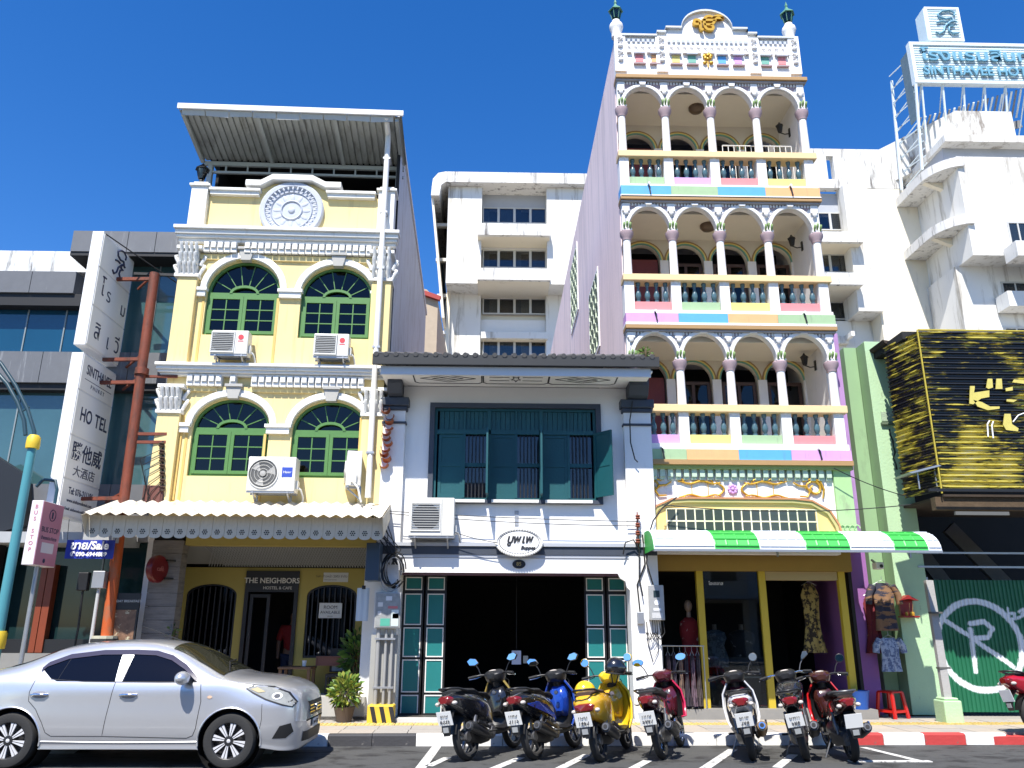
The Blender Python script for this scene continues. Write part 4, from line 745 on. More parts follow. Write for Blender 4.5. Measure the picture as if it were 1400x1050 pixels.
# shop front
OCH = M('ochre_beam', (.33, .21, .04), .7, var=.12); YP = M('yellow_post', (.55, .40, .03), .55, var=.1)
SY = .55
part('shop_beam', MB().box(2.85, 6.5, SY - .1, SY + .15, az(781, SY, 1000), 3.0), OCH, tall); zb = az(781, SY, 1000)
for x in (3.72, 4.86, 6.32): part('shop_post', MB().box(x - .06, x + .06, SY - .03, SY + .08, .3, zb), YP, tall)
part('shutter_box', MB().box(4.93, 6.25, SY, SY + .2, zb - .15, zb), M('roller_box', (.45, .36, .18), .6), tall)
for k in range(4): part('shutter_slat', MB().box(4.93, 6.25, SY - .012, SY, zb - .145 + k * .036, zb - .113 + k * .036), _M['roller_box'], tall)
part('shop_step', MB().box(2.85, 6.6, SY - .25, SY + 3.5, .12, .3), M('grey_step', (.25, .24, .22), .7, var=.2), tall)
part('shop_glass', MB().box(3.79, 4.79, SY + .02, SY + .028, .32, zb), GL('shop_pane', (.8, .85, .85), .85), tall); text('lettering', 'ไอเดอาส', .08, WHT_INK, tall, (4.02, SY + .01, zb - .22))
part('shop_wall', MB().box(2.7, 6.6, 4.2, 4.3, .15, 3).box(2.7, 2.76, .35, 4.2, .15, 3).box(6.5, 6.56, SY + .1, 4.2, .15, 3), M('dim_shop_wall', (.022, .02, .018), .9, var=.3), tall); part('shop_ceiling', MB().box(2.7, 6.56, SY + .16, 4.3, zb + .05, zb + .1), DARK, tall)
part('purple_pier', MB().box(6.46, 7.02, 1.0, 2.6, .15, 3.3), M('purple_paint', (.30, .12, .34), .7, var=.1), tall)
part('purple_side', MB().box(TX1 + .02, TX1 + .3, TY + .45, TY + 2, 3.0, 7.3), M('violet_paint', (.42, .24, .48), .7, var=.15, dirt=(.2, .12, .22), dscale=(2, 2, .5), damt=(.5, .7)), tall)
part('drainpipe', MB().tube([(TX1 + .08, TY + .3, 7.1), (TX1 + .08, TY + .3, 3.35)], .05, 8), _M['violet_paint'], tall, sm=50)
# green and white curved awning
ga = thing('striped_awning', 'green and white striped curved awning over the clothes shop', 'awning', (5, 0, 2.85))
GA = M('awning_green', (.05, .42, .07), .45, var=.08); WA = M('awning_white', (.72, .76, .80), .45, var=.06)
ed = [893, 976, 1037, 1100, 1160, 1220, 1266, 1284]; xs = [ax(p, -.9, 740) for p in ed]
pf = [(.1, 3.24)] + [(-.35 - .6 * sin(a), 2.87 + .37 * cos(a)) for a in [PI / 2 * k / 7 for k in range(8)]]
for i in range(7):
    b = MB(); n = max(2, round((xs[i + 1] - xs[i]) / .17)); w_ = (xs[i + 1] - xs[i]) / n
    for k in range(n):
        u = xs[i] + w_ * k
        secs = [[(u, y, z), (u + .02, y - .0, z + .012), (u + .04, y, z), (u + w_, y, z)] for y, z in pf]
        for a, c in zip(secs, secs[1:]):
            for j in range(3): b.add([a[j], a[j + 1], c[j + 1], c[j]], [(0, 1, 2, 3)])
    part('awning_panel', b, WA if i % 2 == 0 else GA, ga)
    b = MB()
    for a in (.35, .7, 1.05, 1.4): y, z = -.35 - .607 * sin(a), 2.87 + .377 * cos(a); b.bar((xs[i] + .01, y, z), (xs[i + 1] - .01, y, z), .018, .012)
    part('seam', b, WA if i % 2 == 0 else GA, ga)
part('lip', MB().bar((xs[0], -.95, 2.86), (xs[-1], -.95, 2.86), .03, .04), STEEL, ga)
for x in (xs[0] + .02, (xs[0] + xs[-1]) / 2, xs[-1] - .02): part('arm', MB().bar((x, -.94, 2.85), (x, .1, 3.0), .03).bar((x, .08, 2.85), (x, .08, 3.22), .03), STEEL, ga)
part('side_flap', MB().prism([(y, z - .003) for y, z in pf] + [(.1, 2.87)], xs[0] - .006, xs[0], 'yz'), GA, ga)
# ================================================================ right side: green pier, burnt shop, hoarding
pier = thing('green_party_wall', 'light green rendered party wall pier beside the purple pipe', 'wall', (7.1, .2, .15))
DG = M('pier_green_shaded', (.27, .42, .22), .75, var=.12, scale=2, dirt=(.2, .28, .16), dscale=(3, 3, 1), damt=(.55, .75)); LG2 = M('pale_green_render', (.42, .60, .36), .75, var=.1, scale=3, bump=.3, bscale=25, dirt=(.2, .24, .16), dscale=(7, 7, 2), damt=(.64, .75))  # darker green puts the side face's weaker sunlight into its colour
PY = 1.0; gx0, gx1 = ax(1188, PY, 520), ax(1228, PY, 520); gl = ax(1163, PY + 1.2, 520); pz = lambda y, x=1200: az(y, PY, x)
part('pier_face', MB().box(gx0, gx1, PY, PY + .14, .15, pz(467)), LG2, pier, bev=.01); part('pier_return', MB().prism([(gx0 - .02, PY + .8), (gx0 - .002, PY + .004), (gx0 - .002, PY + .14), (gx1 - .02, PY + .142), (gx1 - .02, PY + 2.2), (gx0 - .02, PY + 2.2)], .15, pz(468), 'xy'), DG, pier); part('pier_return', MB().box(gx0 - .28, gx0 - .022, PY + .35, PY + 2.2, .15, pz(468)), DG, pier)
part('stain_ledge', MB().box(gx0 + .12, gx1 + .02, PY - .06, PY, pz(581), pz(578)), M('mossy_ledge', (.12, .16, .1), .9), pier)
part('patch', MB().box(gx0 + .15, gx1 - .02, PY - .015, PY, pz(576), pz(563)), M('patched_render', (.36, .46, .32), .9, var=.4, scale=12, bump=.6, bscale=20), pier)
CR = M('crack', (.05, .06, .04), .9); xm = (gx0 + gx1) / 2; pts = [(xm + random.uniform(-.03, .03), pz(586 + 8 * k)) for k in range(8)]
part('crack', MB().band([(x + random.uniform(.008, .03), z) for x, z in pts], [(x - random.uniform(.004, .02), z) for x, z in pts], PY - .004, PY), CR, pier)
part('footing', MB().prism([(7.42, -.35), (7.72, -.35), (7.72, .0), (7.42, .0)], .12, .5, 'xy').prism([(7.45, -.32), (7.69, -.32), (7.69, -.03), (7.45, -.03)], .5, .54, 'xy'), LG2, pier, bev=.02)
gpost = thing('grey_timber_post', 'leaning grey timber post on the green footing beside the hoarding', 'post', (7.6, -.15, .5)); part('shaft', MB().bar((7.58, -.16, .5), (7.66, .05, 2.45), .13, .09), M('grey_timber', (.36, .35, .33), .8, var=.2, scale=3, bump=.3), gpost)
for z in (1.0, 1.9): part('strap', MB().bar((7.52, -.12, z), (7.72, -.1, z), .1, .03), M('strap_dark', (.1, .1, .09), .7), gpost)
# burnt shop: peeling ribbed cladding over a dark void
CY = -.45
def peel_mat(k=.528, nm='peeling_cladding'):
    m = bpy.data.materials.new(nm); m.use_nodes = True; t = m.node_tree; bs = t.nodes['Principled BSDF']; bs.inputs['Roughness'].default_value = .45
    tc = _n(t, 'ShaderNodeTexCoord'); oi = _n(t, 'ShaderNodeObjectInfo'); mp = _n(t, 'ShaderNodeMapping'); mp.inputs['Scale'].default_value = (1.8, 1.8, 13); ad = _n(t, 'ShaderNodeVectorMath')
    t.links.new(tc.outputs['Object'], ad.inputs[0]); t.links.new(oi.outputs['Location'], ad.inputs[1]); t.links.new(ad.outputs[0], mp.inputs[0])
    n1 = _n(t, 'ShaderNodeTexNoise', i_Scale=1.2, i_Detail=9.0, i_Roughness=.68); t.links.new(mp.outputs[0], n1.inputs['Vector'])
    n0 = _n(t, 'ShaderNodeTexNoise', i_Scale=.5, i_Detail=3.0); t.links.new(ad.outputs[0], n0.inputs['Vector'])
    sm = _n(t, 'ShaderNodeMath', operation='ADD'); w0 = _n(t, 'ShaderNodeMath', operation='MULTIPLY'); w0.inputs[1].default_value = 1.0; t.links.new(n0.outputs[0], w0.inputs[0]); t.links.new(n1.outputs[0], sm.inputs[0]); t.links.new(w0.outputs[0], sm.inputs[1])
    r = _n(t, 'ShaderNodeValToRGB'); e = r.color_ramp.elements; e[0].position = 0; e[0].color = (.006, .007, .012, 1); e[1].position = .535; e[1].color = (.014, .014, .016, 1)
    for p, c in ((.555, (.20, .15, .015, 1)), (.575, (.55, .45, .05, 1)), (.62, (.60, .50, .10, 1)), (.66, (.55, .50, .28, 1)), (.70, (.04, .03, .02, 1))): q = e.new(p); q.color = c
    hf = _n(t, 'ShaderNodeMath', operation='MULTIPLY'); hf.inputs[1].default_value = k; t.links.new(sm.outputs[0], hf.inputs[0]); t.links.new(hf.outputs[0], r.inputs[0]); t.links.new(r.outputs[0], bs.inputs['Base Color']); return m
PEEL = peel_mat(); burnt = thing('burnt_shop', 'burnt out shop with black and yellow peeling ribbed cladding above a dark void', 'building', (9.5, .5, .15))
A0 = at(1255, 453, CY); A1 = at(1287, 671, CY); cx0 = (A0.x + A1.x) / 2; cz0, cz1 = A1.z, A0.z; NR = 30; rh_ = (cz1 - cz0) / NR
b = MB().prism([(0, 0), (-.012, .012), (-.012, rh_ - .05), (-.055, rh_ - .04), (-.055, rh_ - .016), (0, rh_ - .003)], 0, 4.6, 'yz'); rep('cladding_slat', b, PEEL, burnt, [(cx0, CY, cz0 + rh_ * i) for i in range(NR)])
RX = cx0 - .12; ry = .75
rets = [(cx0 + .0, CY + .0, cz0 + rh_ * i) for i in range(NR)]; L = math.hypot(.2, .9)
b = MB().prism([(0, 0), (-.012, .012), (-.012, rh_ - .05), (-.045, rh_ - .04), (-.045, rh_ - .016), (0, rh_ - .003)], 0, L, 'yz'); b.xf(Matrix.Rotation(PI, 4, 'Z')); b.xf(Matrix.Scale(-1, 4, (0, 1, 0)))
rep('return_slat', b, peel_mat(.512, 'sooty_cladding'), burnt, rets, rots=[(0, 0, -math.atan2(.9, .2))] * NR)
part('corner_trim', MB().bar((cx0 - .02, CY - .03, cz0 - .05), (cx0 - .02, CY - .03, cz1 + .02), .022), M('yellow_trim', (.5, .4, .05), .6, var=.4, scale=10), burnt)
part('top_rail', MB().bar((cx0, CY - .02, cz1 + .02), (cx0 + 4.6, CY - .02, cz1 + .02), .04, .025), _M['yellow_trim'], burnt)
YR = M('sign_residue', (.62, .53, .13), .7, var=.3, scale=9)     # remains of the old sign letters
def resid(px):
    P = [at(x, y, CY - .06) for x, y in px]; return MB().prism([(p.x, p.z) for p in P], CY - .075, CY - .058)
for px in ([(1326, 528), (1332, 528), (1332, 531), (1331, 537), (1352, 534), (1352, 543), (1341, 545), (1330, 553), (1325, 552)], [(1350, 518), (1356, 518), (1357, 530), (1351, 532), (1348, 530)], [(1362, 518), (1369, 518), (1370, 532), (1361, 532)], [(1386, 519), (1400, 520), (1400, 525), (1384, 523)], [(1374, 531), (1384, 529), (1384, 534), (1375, 535)],
           [(1330, 547), (1342, 550), (1353, 556), (1366, 556), (1366, 559), (1350, 561), (1336, 556)], [(1373, 566), (1381, 566), (1383, 580), (1392, 586), (1391, 590), (1375, 588), (1371, 581)], [(1376, 546), (1390, 547), (1385, 550), (1376, 549)]): part('letter_residue', resid(px), YR, burnt)
for pts in ([(1351, 597), (1350, 580), (1353, 575)], [(1358, 599), (1356, 582), (1358, 576)], [(1385, 577), (1392, 568), (1400, 565)]): part('loose_wire', MB().tube([at(x, y, CY - .08) for x, y in pts], .012, 5), WHT_INK, burnt)
part('soffit', MB().box(cx0 + .02, 14, CY, 2.2, cz0 - .1, cz0 - .06), M('charred_board', (.05, .035, .025), .9, var=.6, scale=5), burnt)
part('charred_beam', MB().box(7.75, 14, CY + .05, CY + .2, cz0 - .32, cz0 - .1), M('charred_timber', (.10, .065, .035), .9, var=.6, scale=4, bump=.5, bscale=9), burnt)
part('steel_rail', MB().bar((7.55, CY - .15, 3.95), (14, CY - .15, 3.95), .05), BLACK, burnt); part('light_tube', MB().box(8.05, 9.0, CY + .0, CY + .05, cz0 - .42, cz0 - .36), M('dusty_tube', (.12, .12, .11), .6), burnt)
part('bracket_shelf', MB().prism([(7.3, 4.28), (7.85, 4.42), (7.9, 4.4), (7.36, 4.26)], -.5, .1).bar((7.5, -.4, 4.3), (7.5, -.4, 4.0), .02).bar((7.82, -.4, 4.38), (7.82, -.4, 3.95), .02), STEEL, burnt)
part('void_wall', MB().box(7.6, 14, 6, 6.1, .1, 7), DARK, burnt); part('side_wall', MB().box(gx1 + .01, gx1 + .1, PY + .3, 6, .1, 7.1), DARK, burnt); part('floor_slab', MB().box(7.7, 14, CY + .25, 6, 6.9, 7.05), DARK, burnt)
part('torn_edge', MB().prism([(7.62, 7.1), (7.75, 7.08), (8.2, 7.15), (8.2, 7.02), (7.9, 6.98), (7.66, 7.03)], .4, 1.1), _M['charred_board'], burnt)
for p, q in (((8.6, 2.6, 3.7), (9.6, 2.6, 2.1)), ((9.6, 2.6, 3.7), (10.9, 2.6, 2.2))): part('stair_beam', MB().bar(p, q, .12, .3), M('dim_concrete', (.16, .15, .14), .9, var=.2), burnt)
for z in (2.98, 2.72): part('guard_rail', MB().bar((8.0, 1.0, z + .04), (13, 1.0, z + .04), .035), STEEL, burnt)
part('guard_post', MB().bar((10.2, 1.0, 2.5), (10.2, 1.0, 3.02), .05), STEEL, burnt)
# green hoarding with sprayed no-parking mark
def spray_mat():
    m = bpy.data.materials.new('hoarding_green'); m.use_nodes = True; t = m.node_tree; bs = t.nodes['Principled BSDF']; bs.inputs['Roughness'].default_value = .5
    tc = _n(t, 'ShaderNodeTexCoord'); oi = _n(t, 'ShaderNodeObjectInfo'); ad = _n(t, 'ShaderNodeVectorMath'); t.links.new(tc.outputs['Object'], ad.inputs[0]); t.links.new(oi.outputs['Location'], ad.inputs[1])
    nz = _n(t, 'ShaderNodeTexNoise', i_Scale=3.0, i_Detail=3.0); t.links.new(ad.outputs[0], nz.inputs['Vector'])
    sb = _n(t, 'ShaderNodeVectorMath', operation='MULTIPLY_ADD'); sb.inputs[1].default_value = (.06, 0, .06); t.links.new(nz.outputs['Color'], sb.inputs[0]); t.links.new(ad.outputs[0], sb.inputs[2])
    sp = _n(t, 'ShaderNodeSeparateXYZ'); t.links.new(sb.outputs[0], sp.inputs[0])
    def V(o, a, b=None):
        n = _n(t, 'ShaderNodeMath', operation=o)
        for i, v in enumerate((a, b)):
            if v is None: continue
            if isinstance(v, (int, float)): n.inputs[i].default_value = v
            else: t.links.new(v, n.inputs[i])
        return n.outputs[0]
    X, Z = sp.outputs[0], sp.outputs[2]
    def circ(cx, cz, r): return V('ABSOLUTE', V('SUBTRACT', V('SQRT', V('ADD', V('POWER', V('SUBTRACT', X, cx), 2.0), V('POWER', V('SUBTRACT', Z, cz), 2.0))), r))
    def seg(x0, z0, x1, z1):
        dx, dz = x1 - x0, z1 - z0; l2 = dx * dx + dz * dz; px, pz = V('SUBTRACT', X, x0), V('SUBTRACT', Z, z0)
        h = V('MINIMUM', V('MAXIMUM', V('DIVIDE', V('ADD', V('MULTIPLY', px, dx), V('MULTIPLY', pz, dz)), l2), 0.0), 1.0)
        return V('SQRT', V('ADD', V('POWER', V('SUBTRACT', px, V('MULTIPLY', h, dx)), 2.0), V('POWER', V('SUBTRACT', pz, V('MULTIPLY', h, dz)), 2.0)))
    HY = 1.05; K = lambda x, y: (lambda p: (p.x + .03, p.z + .03))(at(x, y, HY))
    c = K(1339, 882); rr = (K(1395, 882)[0] - K(1281, 882)[0]) / 2
    ds = [V('SUBTRACT', circ(c[0], c[1], rr), .012)]
    for p, q in (((1291, 847), (1385, 912)), ((1326, 860), (1334, 918)), ((1326, 852), (1345, 850)), ((1345, 850), (1356, 860)), ((1356, 860), (1350, 871)), ((1350, 871), (1328, 873)), ((1377, 832), (1380, 846)), ((1380, 846), (1387, 846)), ((1387, 846), (1386, 838)), ((1386, 838), (1379, 839)), ((1391, 845), (1397, 842)), ((1397, 842), (1399, 833)), ((1399, 833), (1393, 836))):
        d = seg(*K(*p), *K(*q)); ds.append(d if p[0] < 1370 else V('ADD', d, .018))
    d = ds[0]
    for e in ds[1:]: d = V('MINIMUM', d, e)
    n2 = _n(t, 'ShaderNodeTexNoise', i_Scale=40.0, i_Detail=4.0); t.links.new(ad.outputs[0], n2.inputs['Vector'])
    d = V('ADD', d, V('MULTIPLY', V('SUBTRACT', n2.outputs[0], .5), .03))
    mr = _n(t, 'ShaderNodeMapRange'); mr.inputs[1].default_value = .032; mr.inputs[2].default_value = .055; mr.inputs[3].default_value = 1; mr.inputs[4].default_value = 0; t.links.new(d, mr.inputs[0])
    n3 = _n(t, 'ShaderNodeTexNoise', i_Scale=2.5, i_Detail=5.0); t.links.new(ad.outputs[0], n3.inputs['Vector'])
    g = _n(t, 'ShaderNodeMixRGB'); g.inputs[1].default_value = (.008, .10, .045, 1); g.inputs[2].default_value = (.014, .15, .07, 1); t.links.new(n3.outputs[0], g.inputs[0])
    mx = _n(t, 'ShaderNodeMixRGB'); mx.inputs[2].default_value = (.7, .74, .76, 1); t.links.new(g.outputs[0], mx.inputs[1]); t.links.new(mr.outputs[0], mx.inputs[0]); t.links.new(mx.outputs[0], bs.inputs['Base Color']); return m
HO = spray_mat(); HY = 1.05; hl = at(1268, 793, HY); hz = az(793, HY, 1300); hb = .2
ho = thing('green_hoarding', 'dark green corrugated hoarding sprayed with a crossed out white R', 'fence', (9.4, HY, .15)); b = MB(); sw = .76; n = 10
for k in range(n):
    u = sw / n * k; w_ = sw / n
    P = [(u, 0), (u + w_ * .35, 0), (u + w_ * .5, -.022), (u + w_ * .85, -.022), (u + w_, 0)]
    for p, q in zip(P, P[1:]): b.add([(p[0], p[1], hb), (q[0], q[1], hb), (q[0], q[1], hz), (p[0], p[1], hz)], [(0, 1, 2, 3)])
rep('corrugated_panel', b, HO, ho, [(hl.x + i * (sw - .004), HY - .003 * (i % 2), 0) for i in range(7)])
part('rail', MB().box(hl.x, hl.x + 5.3, HY + .03, HY + .08, 1.0, 1.06).box(hl.x, hl.x + 5.3, HY + .03, HY + .08, 2.1, 2.16), STEEL, ho); part('post', MB().box(hl.x - .06, hl.x, HY - .02, HY + .06, .13, hz + .05), STEEL, ho)
# ================================================================ glass-fronted office at the left
GY = .3
of = thing('glass_office', 'dark glass fronted office block with grey stone bands', 'building', (-8, GY, .15))
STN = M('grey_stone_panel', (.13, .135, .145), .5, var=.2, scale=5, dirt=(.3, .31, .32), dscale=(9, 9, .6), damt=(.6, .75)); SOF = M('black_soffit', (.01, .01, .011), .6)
def tglass(name, tint, k): return M(name, tint, .03, var=.35, scale=.7, spec=.8)
T1 = M('teal_glass', (.05, .115, .125), .04, var=.5, scale=.5, spec=1.0); T2 = M('blue_glass', (.008, .06, .115), .05, var=.3, scale=.4, spec=.8); T3 = M('dark_teal_glass', (.012, .032, .034), .05, var=.4, scale=.6, spec=.35)
GX1 = -6.16; gz = lambda y, x=60, Y=GY: az(y, Y, x)
# rear volume (left) stands a little behind the front volume
part('body', MB().box(-16, GX1 - .02, GY + 1.2, 12, .15, 8.2), DARK, of)
st = at(100, 330, GY - .25).x
for i in range(4): x0 = st + (GX1 + .0 - st) * i / 4; part('stone_panel', MB().box(x0 + .006, x0 + (GX1 - st) / 4 - .006, GY - .3, GY + .3, gz(349, 150, -.0) + .08, gz(321, 150, -.0) + .08), STN, of)
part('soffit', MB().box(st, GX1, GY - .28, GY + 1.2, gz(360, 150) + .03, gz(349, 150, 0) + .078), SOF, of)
part('parapet', MB().box(-16, st - .02, GY + .6, GY + .9, gz(371, 40, GY + .6), gz(343, 40, GY + .6)), M('stained_parapet', (.72, .72, .70), .8, var=.1, dirt=(.10, .10, .10), dscale=(5, 5, .5), damt=(.52, .62)), of)
zt = gz(372, 40)
for i in range(9): part('stone_panel', MB().box(-16 + i * .86 + .006, min(-16 + i * .86 + .854, st + .2), GY - .05, GY + .5, gz(401, 40), zt), STN, of)
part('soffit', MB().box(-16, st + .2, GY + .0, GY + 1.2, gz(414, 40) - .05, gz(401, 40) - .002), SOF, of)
def panes(y0, y1, xs, Y, mat):
    zt, zb = gz(y0, 60, Y), gz(y1, 60, Y)
    for a, c in zip(xs, xs[1:]): part('pane', MB().box(a + .012, c - .012, Y, Y + .02, zb, zt), mat, of)
    for x in xs[1:-1]: part('mullion', MB().box(x - .012, x + .012, Y - .02, Y + .03, zb, zt), M('grey_mullion', (.22, .26, .27), .4), of)
panes(412, 481, [-14, -12.4, -10.8, -9.22, ax(88, .55, 450), st + .25], .55, T2)
panes(350, 481, [st + .26, -8.0, -7.35, -6.75, GX1], .5, T1)
for i in range(12): x0 = -16 + i * .82; part('stone_panel', MB().box(x0 + .006, min(x0 + .814, GX1), GY - .06, GY + .4, gz(524, 60), gz(482, 60)), STN, of) if x0 < GX1 else None
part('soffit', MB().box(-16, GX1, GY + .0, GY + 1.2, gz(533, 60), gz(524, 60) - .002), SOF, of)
panes(532, 662, [-14, -11.8, -10.2, -9.05, -8.2, -7.4, -6.75, GX1], .5, T1)
for i in range(12): x0 = -16 + i * .82; part('stone_panel', MB().box(x0 + .006, min(x0 + .814, GX1), GY - .04, GY + .4, gz(700, 60), gz(662, 60)), STN, of) if x0 < GX1 else None
part('porch_roof', MB().box(-12, -6.4, GY - .7, GY + .2, gz(742, 60, -.4), gz(727, 60, -.4)), M('pale_canopy', (.4, .41, .41), .5, var=.2, scale=3), of); part('sign_band', MB().box(-14, GX1, GY - .02, GY + .4, gz(740, 60), gz(701, 60)), M('dim_band', (.2, .2, .2), .6, var=.4, scale=3), of)
panes(742, 890, [-14, -12, -10, -8.85, -7.9, -7.0, GX1], .45, T3)
part('plinth', MB().box(-14, GX1, GY - .1, GY + .5, .13, gz(893, 60)), M('pale_plinth', (.22, .22, .21), .7, var=.2), of); part('plinth_band', MB().box(-14, GX1, GY - .03, GY + .5, gz(893, 60) + .002, gz(874, 60)), BLACK, of)
for px, w_ in ((62, .12), (52, .1)): x = ax(px, GY - .1, 820); part('orange_frame', MB().box(x - w_ / 2, x + w_ / 2, GY - .06, GY + .1, gz(893, 60) + .01, gz(772, 60)), M('orange_steel', (.20, .04, .012), .5, var=.15), of)
part('dark_gate', MB().prism([(-9.6, gz(893, 60)), (-9.6, 4.3), (-9.0, 4.55), (-8.4, 4.2), (-8.3, 3.75), (-8.25, 3.3), (-8.6, 3.2), (-8.6, gz(893, 60))], GY - .32, GY - .12), M('black_panel', (.01, .012, .016), .5), of)
# ================================================================ hotel behind the shophouses
HYY = 28.0
STW = M('stained_hotel_wall', (.74, .73, .69), .85, var=.08, scale=.5, dirt=(.34, .31, .26), dscale=(1.8, 1.8, .2), damt=(.52, .68), bump=.1, bscale=6); STW2 = M('stained_hotel_edge', (.70, .69, .66), .85, var=.1, scale=.6, dirt=(.16, .15, .14), dscale=(3.2, 3.2, .35), damt=(.53, .66)); CRW = M('cream_hotel_wall', (.76, .70, .57), .85, var=.08, scale=.4, dirt=(.4, .36, .28), dscale=(1, 1, .2), damt=(.6, .8))
hot = thing('hotel_building', 'tall white weathered hotel block rising behind the shophouses', 'building', (8, HYY, 0))
HG = M('hotel_glass', (.02, .028, .035), .08, var=.3, spec=.8); HC = M('hotel_curtain', (.34, .38, .40), .9, var=.3, scale=5); HF = M('hotel_window_frame', (.5, .5, .48), .5)
h = lambda x, y, Y=HYY: at(x, y, Y)
def hbox(name, x0, y0, x1, y1, Y0, Y1, mat, ref=HYY):
    a, c = h(x0, y0, ref), h(x1, y1, ref); return part(name, MB().box(min(a.x, c.x), max(a.x, c.x), Y0, Y1, min(a.z, c.z), max(a.z, c.z)), mat, hot)
# left wing: slab end, projecting bays with ribbon windows
xl, xr = h(612, 300).x, 9.5; ztop = h(700, 256).z; z3 = h(700, 388).z
wx0, wx1 = h(658, 330).x, h(748, 330).x
part('wall', MB().box(xl, wx0, HYY, HYY + 12, z3, ztop), STW, hot); part('wall', MB().box(wx1, xr, HYY, HYY + 12, z3, ztop), STW, hot)
part('wall', MB().box(xl - .1, wx0, HYY + 1.6, HYY + 12, 0, z3), STW, hot); part('wall', MB().box(wx1, xr, HYY + 1.6, HYY + 12, 0, z3), STW, hot)
part('window_recess', MB().box(wx0, wx1, HYY + 2.3, HYY + 12, 0, ztop), CRW, hot)
b = MB(); zc0, zc1 = h(700, 256).z, h(700, 243).z; zc1 += .05; e = [(xl - .95, zc0 - .3), (xl - .9, zc0 + .2), (xl - .6, zc1 - .1), (xl - .2, zc1), (xr, zc1), (xr, zc0 + .01), (xl - .15, zc0 + .01), (xl - .4, zc0 - .2), (xl - .5, zc0 - .9), (xl - .98, zc0 - .9)]
part('roof_edge', b.prism(e, HYY - .5, HYY + 12), STW2, hot)
part('side_fin', MB().prism([(xl - .98, zc0 - .9), (xl - .85, zc0 - .9), (xl + .0, z3 - 2.2), (xl - .15, z3 - 2.2)], HYY - .2, HYY + 12), CRW, hot)
for k in range(4): part('fin_bracket', MB().box(xl - .85 + k * .14, xl, HYY + 1.2, HYY + 1.5, zc0 - 2.0 - k * 2.3, zc0 - 1.8 - k * 2.3), STW, hot)
part('wall', MB().box(xl - .0, xl + .2, HYY + 1.2, HYY + 12, z3 - 4, ztop), CRW, hot)
for yt, yb, Yf, bal_t, bal_b in ((283, 306, .9, 306, 323), (341, 367, .9, 367, 384), (407, 430, 2.0, 436, 446), (465, 491, 2.0, 498, 506)):
    Yw = HYY + Yf; a, c = h(660, yt, Yw), h(747, yb, Yw); n = 4; w_ = (c.x - a.x) / n
    part('spandrel', MB().box(wx0, wx1, Yw + .05, Yw + .3, a.z, a.z + 1.3), WHITE if yt > 300 else GREYW, hot)
    for k in range(n):
        wn_ = part('window', MB().frame(a.x + w_ * k, a.x + w_ * (k + 1), c.z, a.z, .07, Yw, Yw + .12), HF, hot); part('pane', MB().box(a.x + w_ * k + .07, a.x + w_ * (k + 1) - .07, Yw + .05, Yw + .06, c.z + .07, a.z - .07), GL('hotel_pane', (.7, .75, .8), .7), wn_)
        part('blind', MB().box(a.x + w_ * k + .07, a.x + w_ * (k + (1 if k % 2 else .5)) - .07, Yw + .18, Yw + .2, c.z + .07, a.z - .07), HC if (k + int(yt)) % 3 else HG, wn_); part('room_dark', MB().box(a.x + w_ * k + .07, a.x + w_ * (k + 1) - .07, Yw + .6, Yw + .62, c.z, a.z), HG, wn_)
    a, c = h(653 if yt < 400 else 657, bal_t, HYY - .6), h(752, bal_b, HYY - .6); Yb = HYY - .7 if yt < 400 else HYY + 1.4
    part('balcony', MB().box(a.x, c.x, Yb, Yb + .25, c.z, a.z), STW2 if yt < 400 else STW, hot); part('balcony_slab', MB().box(a.x, c.x, Yb + .25, HYY + 2.2, c.z, c.z + .15), CRW, hot)
    part('balcony_end', MB().box(a.x, a.x + .2, Yb + .25, HYY + 2.2, c.z + .16, a.z), STW, hot); part('balcony_end', MB().box(c.x - .2, c.x, Yb + .25, HYY + 2.2, c.z + .16, a.z), STW, hot)
# right wing
rx0 = 12.0; rt = h(1180, 199).z; x1 = h(1243, 300).x
P_in = [(h(1135, 230).x, h(1135, 240).z), (h(1145, 230).x, h(1135, 240).z), (h(1145, 230).x, h(1140, 212).z), (h(1142, 207).x, h(1140, 208).z), (h(1138, 207).x, h(1140, 208).z), (h(1135, 230).x, h(1140, 212).z)]
zr = h(1150, 252).z
b = MB(); b.box(rx0, P_in[0][0], HYY + .4, HYY + .9, zr, rt).box(P_in[1][0], x1, HYY + .4, HYY + .9, zr, rt).box(P_in[0][0], P_in[1][0], HYY + .4, HYY + .9, P_in[3][1], rt).box(P_in[0][0], P_in[1][0], HYY + .4, HYY + .9, zr, P_in[0][1]); part('roof_screen', b, STW2, hot)
xm = h(1162, 330).x; part('wall', MB().box(xm, h(1195, 330).x, HYY, HYY + 10, h(1170, 425).z, zr - .002), STW, hot); part('wall', MB().box(h(1195, 330).x, x1 + 3, HYY + .42, HYY + 10, 0, zr - .002), CRW, hot); part('wall', MB().box(rx0, h(1195, 330).x - .002, HYY + 1.6, HYY + 10, 0, h(1170, 425).z), STW, hot)
part('window_recess', MB().box(rx0, xm, HYY + 2.3, HYY + 10, 0, zr), CRW, hot)
